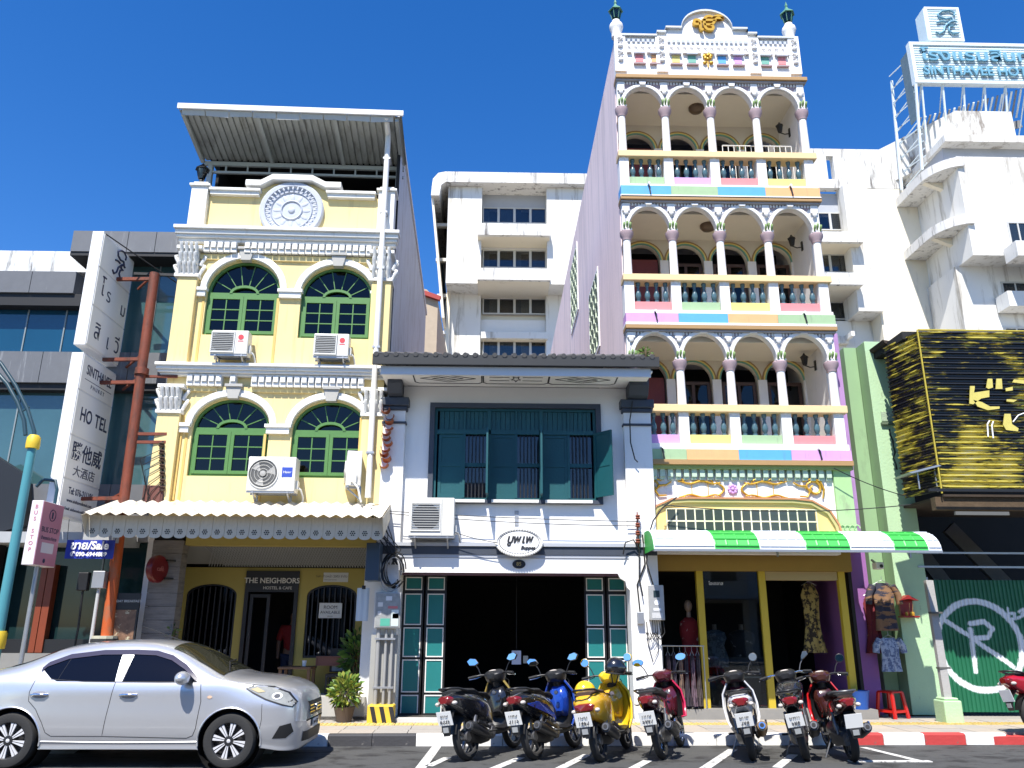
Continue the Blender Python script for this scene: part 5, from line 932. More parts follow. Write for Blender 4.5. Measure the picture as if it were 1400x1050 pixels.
for yt, yb, Yf, bt, bb in ((290, 315, .9, 317, 332), (347, 373, .9, 373, 390), (412, 437, 1.8, 443, 454)):
    Yw = HYY + Yf; a, c = h(1108, yt, Yw), h(1163, yb, Yw); n = 2; w_ = (c.x - a.x) / n
    part('spandrel', MB().box(rx0, xm, Yw + .05, Yw + .3, a.z, a.z + 1.3), GREYW if yt < 300 else CRW, hot); part('spandrel', MB().box(c.x, xm, Yw + .04, Yw + .3, c.z - .3, a.z), CRW, hot)
    for k in range(n):
        wn_ = part('window', MB().frame(a.x + w_ * k, a.x + w_ * (k + 1), c.z, a.z, .07, Yw, Yw + .12), HF, hot); part('pane', MB().box(a.x + w_ * k + .07, a.x + w_ * (k + 1) - .07, Yw + .05, Yw + .06, c.z + .07, a.z - .07), _M['hotel_pane'], wn_); part('blind', MB().box(a.x + w_ * k + .07, a.x + w_ * (k + (.6 if k else .4)) - .07, Yw + .18, Yw + .2, c.z + .07, a.z - .07), HC, wn_); part('room_dark', MB().box(a.x + w_ * k, a.x + w_ * (k + 1), Yw + .6, Yw + .62, c.z, a.z), HG, wn_)
    a, c = h(1100, bt, HYY - .6), h(1180, bb, HYY - .6); Yb = HYY - .7 if yt < 400 else HYY + 1.2
    part('balcony', MB().box(rx0, c.x, Yb, Yb + .25, c.z, a.z), STW2 if yt < 400 else STW, hot); part('balcony_slab', MB().box(rx0, c.x, Yb + .25, HYY + 2.2, c.z, c.z + .15), CRW, hot); part('balcony_end', MB().box(c.x - .2, c.x, Yb + .25, HYY + .4, c.z + .16, a.z), STW, hot)
# stair tower with curved ledges, and the wing beyond it
TWY = HYY - 3
def hp(pts, Y): return [(lambda p: (p.x, p.z))(at(x, y, Y)) for x, y in pts]
def lev(y, x=1330, Y=TWY): return at(x, y, Y).z
tb = at(1322, 300, TWY - 1).x
part('wall', MB().box(x1 + 3, tb, HYY + .42, HYY + 6, 0, lev(206)), CRW, hot)
part('tower_wall', MB().box(tb, tb + 9, TWY - 1.0, HYY + 6, lev(360), lev(228)), STW, hot); part('tower_wall', MB().box(tb - .2, tb + 9, TWY + .4, HYY + 6, 0, lev(360)), STW, hot)
part('tower_band', MB().box(tb - .3, tb + 9, TWY - .4, HYY + 6, lev(228), lev(209)), GREYW, hot); part('tower_band', MB().box(tb - .5, tb + 9, TWY - 1.1, HYY + 6, lev(209) + .002, lev(200)), STW, hot)
for zl in (at(1316, 214, TWY - 1.2).z, at(1331, 292, TWY - 1.2).z):
    pl = [(tb + .3, HYY + .4), (tb - 1.25, HYY + .4)] + [(tb - 1.25 + 1.55 * (1 - cos(a_)), TWY + .9 - 2.1 * sin(a_)) for a_ in [PI / 2 * k / 7 for k in range(8)]]
    part('curved_ledge', MB().prism(pl, zl - .55, zl, 'xy'), STW2, hot); part('ledge_bracket', MB().prism([(tb - 1.0, zl - .552), (tb + .02, zl - .552), (tb + .02, zl - 1.0)], TWY + .6, TWY + .9), CRW, hot)
for yt, yb, xa in ((303, 340, 1376), (385, 407, 1368), (447, 470, 1372)):
    Yw = TWY - 1.03 if yt < 350 else TWY + .36; a, c = at(xa, yt, Yw), at(1420, yb, Yw)
    wn_ = part('window', MB().frame(a.x, c.x, c.z, a.z, .09, Yw - .02, Yw + .1), HF, hot); part('pane', MB().box(a.x + .09, c.x - .09, Yw + .02, Yw + .028, c.z + .09, a.z - .09), HG, wn_); part('mullion', MB().box((a.x * .6 + c.x * .4) - .04, (a.x * .6 + c.x * .4) + .04, Yw - .01, Yw + .018, c.z + .09, a.z - .09), HF, wn_)
    part('balcony', MB().box(a.x - .5, c.x + 2, Yw - 1.1, Yw - .05, c.z - .95, c.z - .1), STW2 if yt < 350 else STW, hot)
# roof tank block and sign
zk = lev(204); kx0, kx1 = at(1302, 180, TWY).x, at(1388, 180, TWY).x; kt = at(1345, 152, TWY).z
part('tank_house', MB().prism([(kx0 - 2.2, TWY + 4), (kx0 + .4, TWY), (kx1, TWY), (kx1 + .3, TWY + 6), (kx0 - 2.2, TWY + 6)], zk, kt, 'xy'), M('tank_wall', (.68, .67, .63), .85, var=.1, scale=.6, dirt=(.22, .19, .16), dscale=(1.2, 1.2, .3), damt=(.54, .66)), hot)
sg = thing('rooftop_hotel_sign', 'pale blue slatted rooftop sign with Thai and English hotel lettering', 'sign', (26, TWY, kt)); SGM = M('pale_blue_sign', (.62, .74, .78), .5, var=.08); SGF = M('sign_frame', (.68, .76, .78), .5)
a, c = at(1243, 60, TWY), at(1243, 111, TWY); sx0 = a.x; sz0, sz1 = c.z, a.z; SW = 9.5; nsl = 16; dh = (sz1 - sz0) / nsl
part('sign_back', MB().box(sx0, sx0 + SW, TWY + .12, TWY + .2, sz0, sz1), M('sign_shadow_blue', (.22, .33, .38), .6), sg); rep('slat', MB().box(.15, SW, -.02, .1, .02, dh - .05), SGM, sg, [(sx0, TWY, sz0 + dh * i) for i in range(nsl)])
part('sign_frame', MB().frame(sx0 - .05, sx0 + SW, sz0 - .12, sz1 + .1, .2, TWY - .08, TWY + .3), SGF, sg)
LT = M('sign_letter_blue', (.16, .36, .48), .4); text('lettering', 'โรงแรมสินทวี', 1.05, LT, sg, (sx0 + .5, TWY - .12, sz0 + (sz1 - sz0) * .66), ext=.05, ax_='LEFT', sx=1.3, bold=.012); text('lettering', 'SINTHAVEE HOTEL', .82, LT, sg, (sx0 + .5, TWY - .12, sz0 + (sz1 - sz0) * .25), ext=.05, ax_='LEFT', sx=1.0, bold=.015)
part('side_truss', MB().bar((sx0, TWY, sz0), (sx0 - .1, TWY + .6, zk - 1), .12).bar((sx0 + .1, TWY + 2.6, sz1 - .6), (sx0 - .2, TWY + 2.8, zk - 1), .12), SGF, sg)
b = MB()
for i in range(16): z = zk - .8 + (sz1 - zk + .5) * i / 16; b.bar((sx0, TWY + .2, z), (sx0, TWY + 2.6, z + (.5 if i % 2 else -.1)), .05)
part('side_panel', MB().box(sx0 - .04, sx0 + .04, TWY + .3, TWY + 1.1, sz0 - 2.2, sz1 - .3), M('sign_side', (.14, .2, .23), .5, var=.4), sg); part('lattice', b, SGF, sg)['kind'] = 'stuff'
for i in range(7): x = sx0 + .4 + i * 1.25; part('prop', MB().bar((x, TWY + .1, sz0), (x + .15, TWY + .8, kt - .3 - (i < 2) * 1.4), .09).bar((x, TWY + .2, sz0 - .1), (x + .9, TWY + 3, kt - .2), .06), SGF, sg)
DS = M('dark_slats', (.2, .2, .2), .6)
for i in range(22): p = .4 + i * .28; part('walkway_slat', MB().bar((sx0 + .2 + i * .3, TWY + .4, sz0 - 2.2 + i * .1), (sx0 + 1.2 + i * .33, TWY + 3.4, sz0 - 2.0 + i * .1), .1, .06), SGF if i % 2 else DS, sg)
part('walkway', MB().bar((sx0 + .3, TWY + 3.5, sz0 - 2.3), (sx0 + 8.4, TWY + 3.5, sz0 - .3), .1, .5), DS, sg)
lg = thing('rooftop_logo_box', 'square pale blue logo box above the rooftop hotel sign', 'sign', (26, TWY, sz1)); a, c = at(1265, 12, TWY), at(1318, 55, TWY); bx0, bx1, bz0, bz1 = a.x, c.x - .1, c.z, a.z; n = 12; dh = (bz1 - bz0) / n
rep('slat', MB().box(0, bx1 - bx0, -.02, .1, .02, dh - .05), SGM, lg, [(bx0, TWY, bz0 + dh * i) for i in range(n)]); part('back', MB().box(bx0, bx1, TWY + .12, TWY + .9, bz0, bz1), _M['sign_shadow_blue'], lg); part('frame', MB().frame(bx0 - .1, bx1 + .1, bz0 - .1, bz1 + .1, .16, TWY - .06, TWY + .5), SGF, lg); part('side', MB().box(bx0 - .16, bx0 - .1, TWY, TWY + .9, bz0, bz1), SGM, lg); part('leg', MB().box(bx0 + .3, bx0 + .5, TWY + .2, TWY + .4, sz1, bz0), SGF, lg); part('leg', MB().box(bx1 - .5, bx1 - .3, TWY + .2, TWY + .4, sz1, bz0), SGF, lg)
def monogram(cx, cz, s_, y, r): 
    f = lambda P: [(cx + x * s_, y, cz + z * s_) for x, z in P]
    b = MB(); b.tube(f([(.3, .3), (.32, .42), (.16, .5), (-.06, .46), (-.22, .34), (-.18, .22), (.0, .16), (.2, .2), (.26, .1), (.1, .02), (-.06, -.12), (-.12, -.3), (-.28, -.42), (-.38, -.34)]), r, 6)
    b.tube(f([(.34, .06), (.2, .1), (.08, .02), (.1, -.06), (.24, -.08), (.08, -.14), (.04, -.28), (.16, -.4), (.34, -.36)]), r, 6); b.tube(f([(-.3, .02), (-.14, .06), (0, .05)]), r, 6); return b
part('monogram', monogram((bx0 + bx1) / 2 + .1, (bz0 + bz1) / 2, (bz1 - bz0) * .85, TWY - .1, .06), LT, lg, sm=60)
# tan gable seen in the gap behind the yellow house
gh = thing('tan_gable_house', 'narrow tan rendered gable with red roof edge seen between the houses', 'building', (-2.4, 16, 0)); a, c = at(583, 405, 16), at(599, 405, 16)
part('wall', MB().prism([(a.x - 3, 0), (c.x, 0), (c.x, a.z - .2), (a.x, a.z + .3), (a.x - 3, a.z + 1)], 16, 24), M('tan_render', (.45, .36, .26), .85, var=.2), gh); part('roof_edge', MB().bar((c.x + .1, 15.9, a.z - .15), (a.x - 3, 15.9, a.z + 1.1), .2, .18), M('red_roof', (.35, .04, .03), .7), gh)
# ================================================================ silver saloon car
def catmull(P, n):
    out = []; P = [P[0]] + P + [P[-1]]
    for i in range(1, len(P) - 2):
        for k in range(n):
            t = k / n; a, b_, c, d = P[i - 1:i + 3]
            out.append(tuple(.5 * ((2 * b_[j]) + (c[j] - a[j]) * t + (2 * a[j] - 5 * b_[j] + 4 * c[j] - d[j]) * t * t + (3 * b_[j] - a[j] - 3 * c[j] + d[j]) * t ** 3) for j in range(len(b_))))
    out.append(P[-2]); return out
CK = [(-2.28, .50, .40, .52, .50, .80, .45, .95, .25, .99, 1.0), (-2.2, .36, .66, .70, .66, .88, .58, 1.0, .3, 1.05, 1.06), (-1.8, .25, .79, .83, .79, .93, .69, 1.04, .38, 1.09, 1.10), (-1.4, .22, .81, .845, .815, .95, .67, 1.12, .38, 1.19, 1.21),
      (-.95, .2, .81, .85, .82, .96, .61, 1.27, .36, 1.36, 1.38), (-.4, .2, .81, .85, .82, .965, .58, 1.35, .35, 1.43, 1.445), (.1, .2, .81, .85, .82, .965, .58, 1.35, .35, 1.435, 1.45), (.48, .2, .81, .85, .82, .965, .60, 1.29, .36, 1.37, 1.39),
      (.85, .2, .81, .85, .82, .955, .665, 1.14, .40, 1.19, 1.21), (1.18, .2, .81, .85, .815, .94, .735, 1.005, .45, 1.045, 1.06), (1.6, .22, .80, .84, .79, .88, .72, .945, .45, .995, 1.01), (1.89, .18, .73, .78, .73, .80, .66, .885, .42, .935, .95), (2.05, .18, .60, .67, .62, .70, .55, .80, .36, .845, .86), (2.13, .23, .34, .46, .43, .60, .37, .67, .24, .70, .71)]
def car_sec(k):
    x, zb, ws, wm, wh_, zh, we, ze, wi_, zi, zc = k
    P = [(0, zb), (ws - .08, zb), (ws, zb + .07), (wm, max(zb + .12, .5)), (wm, max(zb + .16, .70) if zh > .72 else (zb + zh) / 2 + .08), (wh_, zh), (we, ze), (wi_, zi), (0, zc)]
    return catmull(P, 5)
CS = catmull(CK, 9); XS = [k[0] for k in CS]; SEC = [car_sec(k) for k in CS]
def csec(x):
    if x <= XS[0]: return SEC[0]
    for i in range(len(XS) - 1):
        if XS[i + 1] >= x: t = (x - XS[i]) / (XS[i + 1] - XS[i]); return [(a[0] + (c[0] - a[0]) * t, a[1] + (c[1] - a[1]) * t) for a, c in zip(SEC[i], SEC[i + 1])]
    return SEC[-1]
def cside(x, z):
    s = csec(x); best = 0
    for a, c in zip(s, s[1:]):
        if min(a[1], c[1]) <= z <= max(a[1], c[1]) and abs(c[1] - a[1]) > 1e-6: best = max(best, a[0] + (c[0] - a[0]) * (z - a[1]) / (c[1] - a[1]))
    return best
car = local('parked_car', 'silver four door saloon car parked along the kerb', 'car')
PAINT = M('silver_paint', (.64, .645, .66), .3, var=.03, metal=.66, coat=1.0); CGL = M('car_glass', (.003, .004, .009), .04, spec=.3); CGW = M('car_windscreen', (.03, .03, .018), .03, var=.6, scale=3, spec=.9); SEAM = M('panel_gap', (.02, .02, .022), .8); CPL = M('car_black_trim', (.015, .015, .016), .5)
WR, WX = .372, 1.3
b = MB(); n = len(SEC[0]); full = [[(x, y, z) for y, z in s] + [(x, -y, z) for y, z in s[-2:0:-1]] for x, s in zip(XS, SEC)]; N = len(full[0])
vs = [list(p) for q in full for p in q]; fs = []
incut = lambda p: abs(p[1]) > .35 and any(math.hypot(p[0] - c, p[2] - .31) < WR for c in (-WX, WX))
dead = [incut(p) for p in vs]
for i in range(len(full) - 1):
    for k in range(N):
        f = (i * N + k, i * N + (k + 1) % N, (i + 1) * N + (k + 1) % N, (i + 1) * N + k)
        if sum(dead[j] for j in f) < 4: fs.append(f)
for j, p in enumerate(vs):
    if dead[j] or abs(p[1]) > .35:
        for c in (-WX, WX):
            dx, dz = p[0] - c, p[2] - .31; r = math.hypot(dx, dz)
            if dead[j] and r < WR and any(not dead[q] for f in fs if j in f for q in f): p[0] = c + dx / r * WR; p[2] = .31 + dz / r * WR
used = sorted({j for f in fs for j in f}); mp_ = {j: i for i, j in enumerate(used)}
b.add([vs[j] for j in used], [tuple(mp_[j] for j in f) for f in fs]); b.f.append(tuple(range(N))); b.f.append(tuple(mp_[(len(full) - 1) * N + k] for k in range(N - 1, -1, -1)))
body = part('body', b, PAINT, car, sm=32)
def decal(name, poly, mat, off=.004, side=-1, thick=0, nx=26, parent=None):
    """panel that follows the car's flank inside an outline given in side view"""
    import bmesh
    bm = bmesh.new(); vv = [bm.verts.new((x, 0, z)) for x, z in poly]; bm.faces.new(vv)
    x0, x1 = min(p[0] for p in poly), max(p[0] for p in poly); z0, z1 = min(p[1] for p in poly), max(p[1] for p in poly)
    for k in range(1, nx): bmesh.ops.bisect_plane(bm, geom=bm.verts[:] + bm.edges[:] + bm.faces[:], plane_co=(x0 + (x1 - x0) * k / nx, 0, 0), plane_no=(1, 0, 0))
    for k in range(1, 8): bmesh.ops.bisect_plane(bm, geom=bm.verts[:] + bm.edges[:] + bm.faces[:], plane_co=(0, 0, z0 + (z1 - z0) * k / 8), plane_no=(0, 0, 1))
    for v in bm.verts: v.co.y = side * (cside(v.co.x, v.co.z) + off)
    me = bpy.data.meshes.new(name); bm.to_mesh(me); bm.free(); smooth(me, 40); return link(name, me, mat, parent or car)
def cline(name, pts, w, mat=SEAM, off=.003, side=-1):
    P = []
    for a, c in zip(pts, pts[1:]):
        for k in range(8): t = k / 8; P.append((a[0] + (c[0] - a[0]) * t, a[1] + (c[1] - a[1]) * t))
    P.append(pts[-1]); return part(name, MB().tube([(x, side * (cside(x, z) + off - w * .4), z) for x, z in P], w / 2, 5), mat, car, sm=60)
FW_ = [(-.05, .97), (-.01, 1.31), (.2, 1.32), (.43, 1.265), (.62, 1.17), (.80, 1.05), (.85, .97)]; RW_ = [(-.84, .975), (-.93, 1.01), (-1.08, 1.12), (-1.04, 1.175), (-.8, 1.26), (-.5, 1.305), (-.17, 1.315), (-.14, .97)]
for s_ in (-1, 1):
    decal('door_window', FW_, CGL, side=s_); decal('door_window', RW_, CGL, side=s_); cline('quarter_bar', [(-.83, .985), (-.77, 1.255)], .02, CPL, side=s_)
    decal('door_pillar', [(-.135, .975), (-.165, 1.31), (-.015, 1.31), (-.055, .975)], M('pillar_paint', (.62, .63, .66), .35, metal=.6, coat=.6), .007, s_, nx=4)
    cline('window_seal', [(-.92, .995), (-.5, .968), (.4, .962), (.85, .965)], .016, CPL, side=s_)
    cline('door_gap', [(-.13, .96), (-.16, .7), (-.2, .36), (.8, .34), (.87, .37), (.9, .45), (.93, .75), (.9, .95)], .009, side=s_); cline('door_gap', [(-.2, .36), (-.8, .36), (-.87, .4), (-.93, .52), (-1.02, .66), (-1.12, .75), (-1.13, .85), (-1.1, .98)], .009, side=s_)
    for x in (.06, -1.0):
        hd = part('door_handle', MB().tube([(x - .1, s_ * (cside(x - .1, .82) + .006), .815), (x - .05, s_ * (cside(x, .82) + .032), .825), (x + .05, s_ * (cside(x, .82) + .032), .825), (x + .1, s_ * (cside(x + .1, .82) + .006), .82)], .017, 7), CHROME, car, sm=60)
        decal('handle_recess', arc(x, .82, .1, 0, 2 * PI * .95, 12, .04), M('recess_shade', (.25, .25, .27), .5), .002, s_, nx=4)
    b = MB(); b.ball((.72, s_ * .97, 1.02), .085, .13, .08, 14, 10); mi = part('mirror', b, PAINT, car, sm=60); part('mirror_foot', MB().bar((.77, s_ * .8, .97), (.74, s_ * .92, .99), .07, .05), CPL, mi)
    decal('side_marker', arc(1.03, .80, .03, 0, 2 * PI * .93, 10, .018), M('amber_clear', (.6, .42, .3), .2), .006, s_, nx=3)
    decal('headlight_rim', [(1.44, .895), (1.54, .94), (1.76, .92), (1.95, .85), (2.045, .735), (2.01, .675), (1.89, .70), (1.69, .765), (1.53, .84)], CPL, .004, s_)
    decal('headlight', [(1.46, .895), (1.55, .925), (1.75, .905), (1.93, .84), (2.03, .73), (2.0, .69), (1.9, .715), (1.7, .78), (1.55, .85)], M('headlamp_lens', (.34, .34, .30), .06, var=.5, scale=14, spec=.9, coat=1), .007, s_); decal('headlight_bulb', arc(1.82, .81, .06, 0, 6, 12, .04), M('lamp_reflector', (.75, .75, .75), .3), .012, s_, nx=4); decal('headlight_bulb', arc(1.82, .81, .035, 0, 6, 12, .024), M('lamp_core', (.12, .12, .12), .1), .015, s_, nx=4); decal('indicator_lens', [(1.5, .89), (1.58, .91), (1.68, .86), (1.6, .85)], M('lamp_amber', (.5, .42, .25), .15), .012, s_, nx=4)
    decal('fog_recess', [(1.80, .33), (1.88, .47), (2.0, .5), (2.03, .4), (1.95, .33)], CPL, .004, s_, nx=6)
    cline('sill_line', [(-.93, .30), (.0, .29), (.93, .30)], .02, PAINT, .006, s_); cline('hood_gap', [(1.16, .96), (1.4, .95), (1.6, .93)], .008, side=s_)
    V_ = [(-1.07, 1.13), (-1.02, 1.19), (-.8, 1.28), (-.4, 1.33), (.0, 1.335), (.25, 1.325), (.46, 1.27), (.66, 1.165), (.84, 1.03)]
    decal('rain_visor', V_ + [(x + .0, z - .055) for x, z in V_[::-1]], M('visor_smoke', (.05, .045, .07), .15), .014, s_, nx=30)
    cline('bumper_gap', [(1.64, .34), (1.67, .55), (1.66, .72)], .007, side=s_)
# windscreen and rear window follow the roof
def topglass(name, xs, fr0, fr1, mat):
    rows = []
    for i, x in enumerate(xs):
        s = csec(x); f0 = fr0 + (fr1 - fr0) * i / (len(xs) - 1); H = s[int(len(s) * f0):]; H = H if len(H) > 2 else s[-8:]; m_ = 9
        def at_(t): q = t * (len(H) - 1); j = min(int(q), len(H) - 2); return (H[j][0] + (H[j + 1][0] - H[j][0]) * (q - j), H[j][1] + (H[j + 1][1] - H[j][1]) * (q - j))
        R1 = [at_(k / m_) for k in range(m_ + 1)]; rows.append([(x + .004, -y, z + .006) for y, z in R1] + [(x + .004, y, z + .006) for y, z in R1[-2::-1]])
    return part(name, MB().loft(rows, closed=False, cap=False), mat, car, sm=60)
topglass('windscreen', [.42 + .7 * i / 14 for i in range(15)], .77, .77, CGW); topglass('rear_window', [-1.55 + .5 * i / 8 for i in range(9)], .8, .8, CGL)
def nose(y, z):
    lo, hi = 1.5, XS[-1]
    for _ in range(24): m_ = (lo + hi) / 2; lo, hi = (m_, hi) if cside(m_, z) > abs(y) else (lo, m_)
    return lo
def nosegrid(name, y0, y1, z0, z1, mat, off=.006, ny=14, nz=4, taper=0):
    rows = [[(nose(y * (1 - taper * (1 - j / nz)), z0 + (z1 - z0) * j / nz) + off, y * (1 - taper * (1 - j / nz)), z0 + (z1 - z0) * j / nz) for y in [y0 + (y1 - y0) * i / ny for i in range(ny + 1)]] for j in range(nz + 1)]
    return part(name, MB().loft(rows, closed=False, cap=False), mat, car, sm=60)
gr = nosegrid('grille', -.40, .40, .55, .72, CPL, .008, taper=.4); nosegrid('lower_intake', -.5, .5, .27, .38, CPL, .006)
for z in (.58, .62, .66): nosegrid('grille_bar', -.34, .34, z, z + .012, CHROME, .013)
part('badge', MB().lathe([(.05, 0), (.05, .012), (.03, .016)], (nose(0, .63) + .014, 0, .63), 14, 'x'), CHROME, car, sm=40)
nosegrid('number_plate', -.17, .17, .40, .5, M('car_plate', (.72, .72, .70), .5), .016); text('plate_lettering', 'กษ 4170', .075, BLK_INK, car, (nose(0, .45) + .022, 0, .45), (PI / 2, 0, PI / 2), .001)
part('aerial', MB().tube([(.35, .0, 1.42), (-.25, .02, 1.62)], .006, 5), CPL, car); part('wiper', MB().tube([(1.12, -.45, 1.07), (1.0, -.1, 1.18), (.98, .25, 1.195)], .009, 5), CPL, car)
for s_ in (-1, 1): decal('tail_lamp', [(-2.2, .78), (-2.18, .98), (-1.98, 1.0), (-1.95, .9)], M('red_lens', (.30, .01, .015), .15, coat=.8), .006, s_, nx=6)
TY_ = M('tyre_rubber', (.022, .022, .022), .8, bump=.2, bscale=60); ALLOY = M('machined_alloy', (.72, .72, .74), .35, metal=.25); DKA = M('dark_alloy', (.02, .02, .022), .4)
def car_wheel(x, s_):
    w_ = bpy.data.objects.new('wheel', None); COL.objects.link(w_); w_.parent = car; ORG[w_.name] = Vector()
    y0 = s_ * .83; q = lambda v: y0 - s_ * v
    part('tyre', MB().lathe([(.205, q(.0)), (.25, q(-.008)), (.29, q(.0)), (.31, q(.03)), (.312, q(.1)), (.31, q(.16)), (.285, q(.19)), (.2, q(.19))], (x, 0, .31), 36, 'y', cap=False), TY_, w_, sm=45)
    part('rim', MB().lathe([(.205, q(.0)), (.198, q(.004)), (.19, q(.03)), (.18, q(.09)), (.001, q(.09))], (x, 0, .31), 30, 'y', cap=False), DKA, w_, sm=40)
    b = MB(); 
    b.prism([(-.012, .05), (-.034, .192), (-.006, .195), (-.004, .05)], q(.012), q(.03)); b.prism([(.012, .05), (.034, .192), (.006, .195), (.004, .05)], q(.012), q(.03))
    rep('spoke', b, ALLOY, w_, [(x, 0, .31)] * 8, rots=[(0, k * PI / 4 + .2, 0) for k in range(8)])
    part('hub', MB().lathe([(.06, q(.03)), (.055, q(.008)), (.03, q(.004)), (.001, q(.004))], (x, 0, .31), 18, 'y'), DKA, w_, sm=40); part('hub_cap', MB().lathe([(.022, q(.003)), (.001, q(-.002))], (x, 0, .31), 12, 'y'), ALLOY, w_)
for x in (-WX, WX):
    for s_ in (-1, 1):
        car_wheel(x, s_); part('wheel_well', MB().lathe([(WR + .005, s_ * .8), (WR + .005, s_ * .45), (.01, s_ * .45)], (x, 0, .31), 28, 'y', cap=False), CPL, car)
        part('arch_lip', MB().tube([(x + WR * cos(a), s_ * (cside(x + WR * cos(a), max(.3, .31 + WR * sin(a))) + .001), .31 + WR * sin(a)) for a in [PI * (k / 24 * 1.1 - .05) for k in range(25)]], .011, 6), PAINT, car, sm=60)
p = at(311, 1018, -3.95); car.location = (p.x - WX, -3.95 + .85, 0)
# ================================================================ motorcycles
PLT = M('number_plate_white', (.78, .78, .75), .5, var=.05); MIRR = M('mirror_glass', (.75, .82, .88), .03, metal=1.0); REDL = M('tail_lens', (.17, .006, .009), .12, coat=1); CLR = M('clear_lens', (.55, .5, .45), .12, coat=1); ENG = M('engine_alloy', (.17, .17, .175), .4, var=.3, scale=15, metal=.7); MUF = M('muffler_black', (.02, .02, .021), .4); SEATM = M('seat_vinyl', (.016, .016, .017), .55, bump=.1); BPL = M('black_plastic', (.014, .014, .015), .4)
def gloss(n, c): return M('bike_' + n, c, .22, coat=1.0)
def torus(b, c, R, r, n=30, m=8, w=1.0):
    return b.lathe([(R + r * cos(2 * PI * k / m), c[1] + r * w * sin(2 * PI * k / m)) for k in range(m + 1)], (c[0], 0, c[2]), n, 'y', cap=False)
def section(x, y, z0, z1, yt=None, n=10, yb=None):
    """rounded body section at x: half-width y, from z0 to z1"""
    yt = yt if yt is not None else y * .6; yb = yb if yb is not None else y * .7; zm = z0 + (z1 - z0) * .55
    P = [(0, z0), (yb, z0), (y, zm), (y * .98, zm + (z1 - zm) * .5), (yt, z1), (0, z1 + (z1 - z0) * .03)]
    P = catmull(P, 3); return [(x, p[0], p[1]) for p in P] + [(x, -p[0], p[1]) for p in P[-2:0:-1]]
def bike(label, tail, side, shield, plate='', style='scooter', wire=False, mirr='oval', muff='black', tail_lamp=REDL, accent=None, both=True):
    t = local('motorcycle', label, 'motorcycle', 'motorcycles parked at the kerb'); WB = 1.27; rr = .285 if style != 'retro' else .26
    for x, nm in ((0, 'rear_wheel'), (WB, 'front_wheel')):
        w_ = part(nm, torus(MB(), (x, 0, rr), rr - .045, .045, 32, 8, 1.15 if x == 0 else .95), RUB, t, sm=50)
        part('rim', MB().lathe([(rr - .085, -.03), (rr - .07, -.034), (rr - .07, .034), (rr - .085, .03), (rr - .085, -.03)], (x, 0, rr), 28, 'y', cap=False), ENG if not wire else CHROME, w_, sm=40)
        if wire: rep('spoke', MB().bar((0, .02, .03), (0, 0, rr - .08), .005), CHROME, w_, [(x, 0, rr)] * 18, rots=[(0, k * PI / 9, 0) for k in range(18)])
        else: rep('spoke', MB().prism([(-.022, .03), (.022, .03), (.014, rr - .08), (-.014, rr - .08)], -.016, .016), ENG, w_, [(x, 0, rr)] * 5, rots=[(0, k * 2 * PI / 5, 0) for k in range(5)])
        part('hub', MB().lathe([(.06, -.05), (.07, -.04), (.07, .04), (.06, .05)], (x, 0, rr), 16, 'y'), ENG, w_, sm=40)
    # engine, swing case, silencer
    part('engine', MB().loft([section(x, y, z0, z1) for x, y, z0, z1 in ((-.06, .05, rr - .08, rr + .06), (.1, .1, .2, .38), (.3, .13, .17, .42), (.5, .12, .18, .44), (.58, .08, .2, .4))]).xf(Matrix.Translation((0, .03, 0))), ENG if style in ('under', 'sport') else BPL, t, sm=40)
    part('crankcase_fins', MB().lathe([(.09, -.16), (.1, -.14), (.1, -.12), (.06, -.1)], (.42, 0, .3), 14, 'y').lathe([(.05, -.175), (.06, -.16)], (.42, 0, .3), 12, 'y'), ENG, t, sm=40)
    mz = .36; my = -.19; b = MB(); b.tube([(.45, -.12, .24), (.3, -.17, .25), (.22, -.18, .28)], .022, 8); b.tube([(.24, my, .28), (.16, my, .30), (-.1, my - .01, .385), (-.22, my - .01, .415)], [.045, .062, .07, .06], 14); mu = part('silencer', b, MUF if muff == 'black' else M('bronze_pipe', (.35, .22, .1), .35, metal=.8), t, sm=45)
    part('silencer_tip', MB().tube([(-.21, my - .01, .413), (-.245, my - .01, .423)], [.05, .042], 14), CHROME if muff != 'black' else ENG, mu, sm=45); part('silencer_hole', MB().tube([(-.244, my - .01, .4225), (-.249, my - .01, .424)], .026, 12), SEAM, mu)
    part('heat_shield', MB().prism([(.2, .33), (.2, .37), (-.08, .47), (-.12, .44)], my - .085, my - .06), CHROME if style in ('under',) else BPL, mu, bev=.006)
    for s_ in (-1, 1): part('shock_absorber', MB().tube([(.02, s_ * .115, rr + .05), (.09, s_ * .12, .6)], .018, 8).tube([(.035, s_ * .115, rr + .1), (.08, s_ * .12, .52)], [.03, .03], 8), ENG, t, sm=50)
    # tail and flanks
    if style == 'retro': S_ = [(-.36, .10, .60, .74), (-.3, .155, .56, .80), (-.15, .185, .50, .83), (.1, .19, .44, .82), (.35, .17, .40, .78), (.52, .12, .36, .68)]
    elif style == 'under': S_ = [(-.42, .06, .70, .80), (-.3, .12, .64, .82), (-.1, .125, .58, .80), (.15, .12, .54, .77), (.38, .10, .48, .72), (.55, .08, .40, .62)]
    elif style == 'sport': S_ = [(-.44, .07, .70, .82), (-.32, .12, .66, .84), (-.1, .13, .6, .82), (.15, .13, .54, .78), (.38, .14, .5, .76), (.55, .12, .42, .70)]
    else: S_ = [(-.44, .07, .70, .79), (-.34, .13, .64, .82), (-.12, .16, .54, .82), (.12, .165, .46, .80), (.38, .15, .40, .74), (.56, .11, .34, .62)]
    part('tail_fairing', MB().loft([section(x, y, a, c) for x, y, a, c in S_]), tail, t, sm=42)
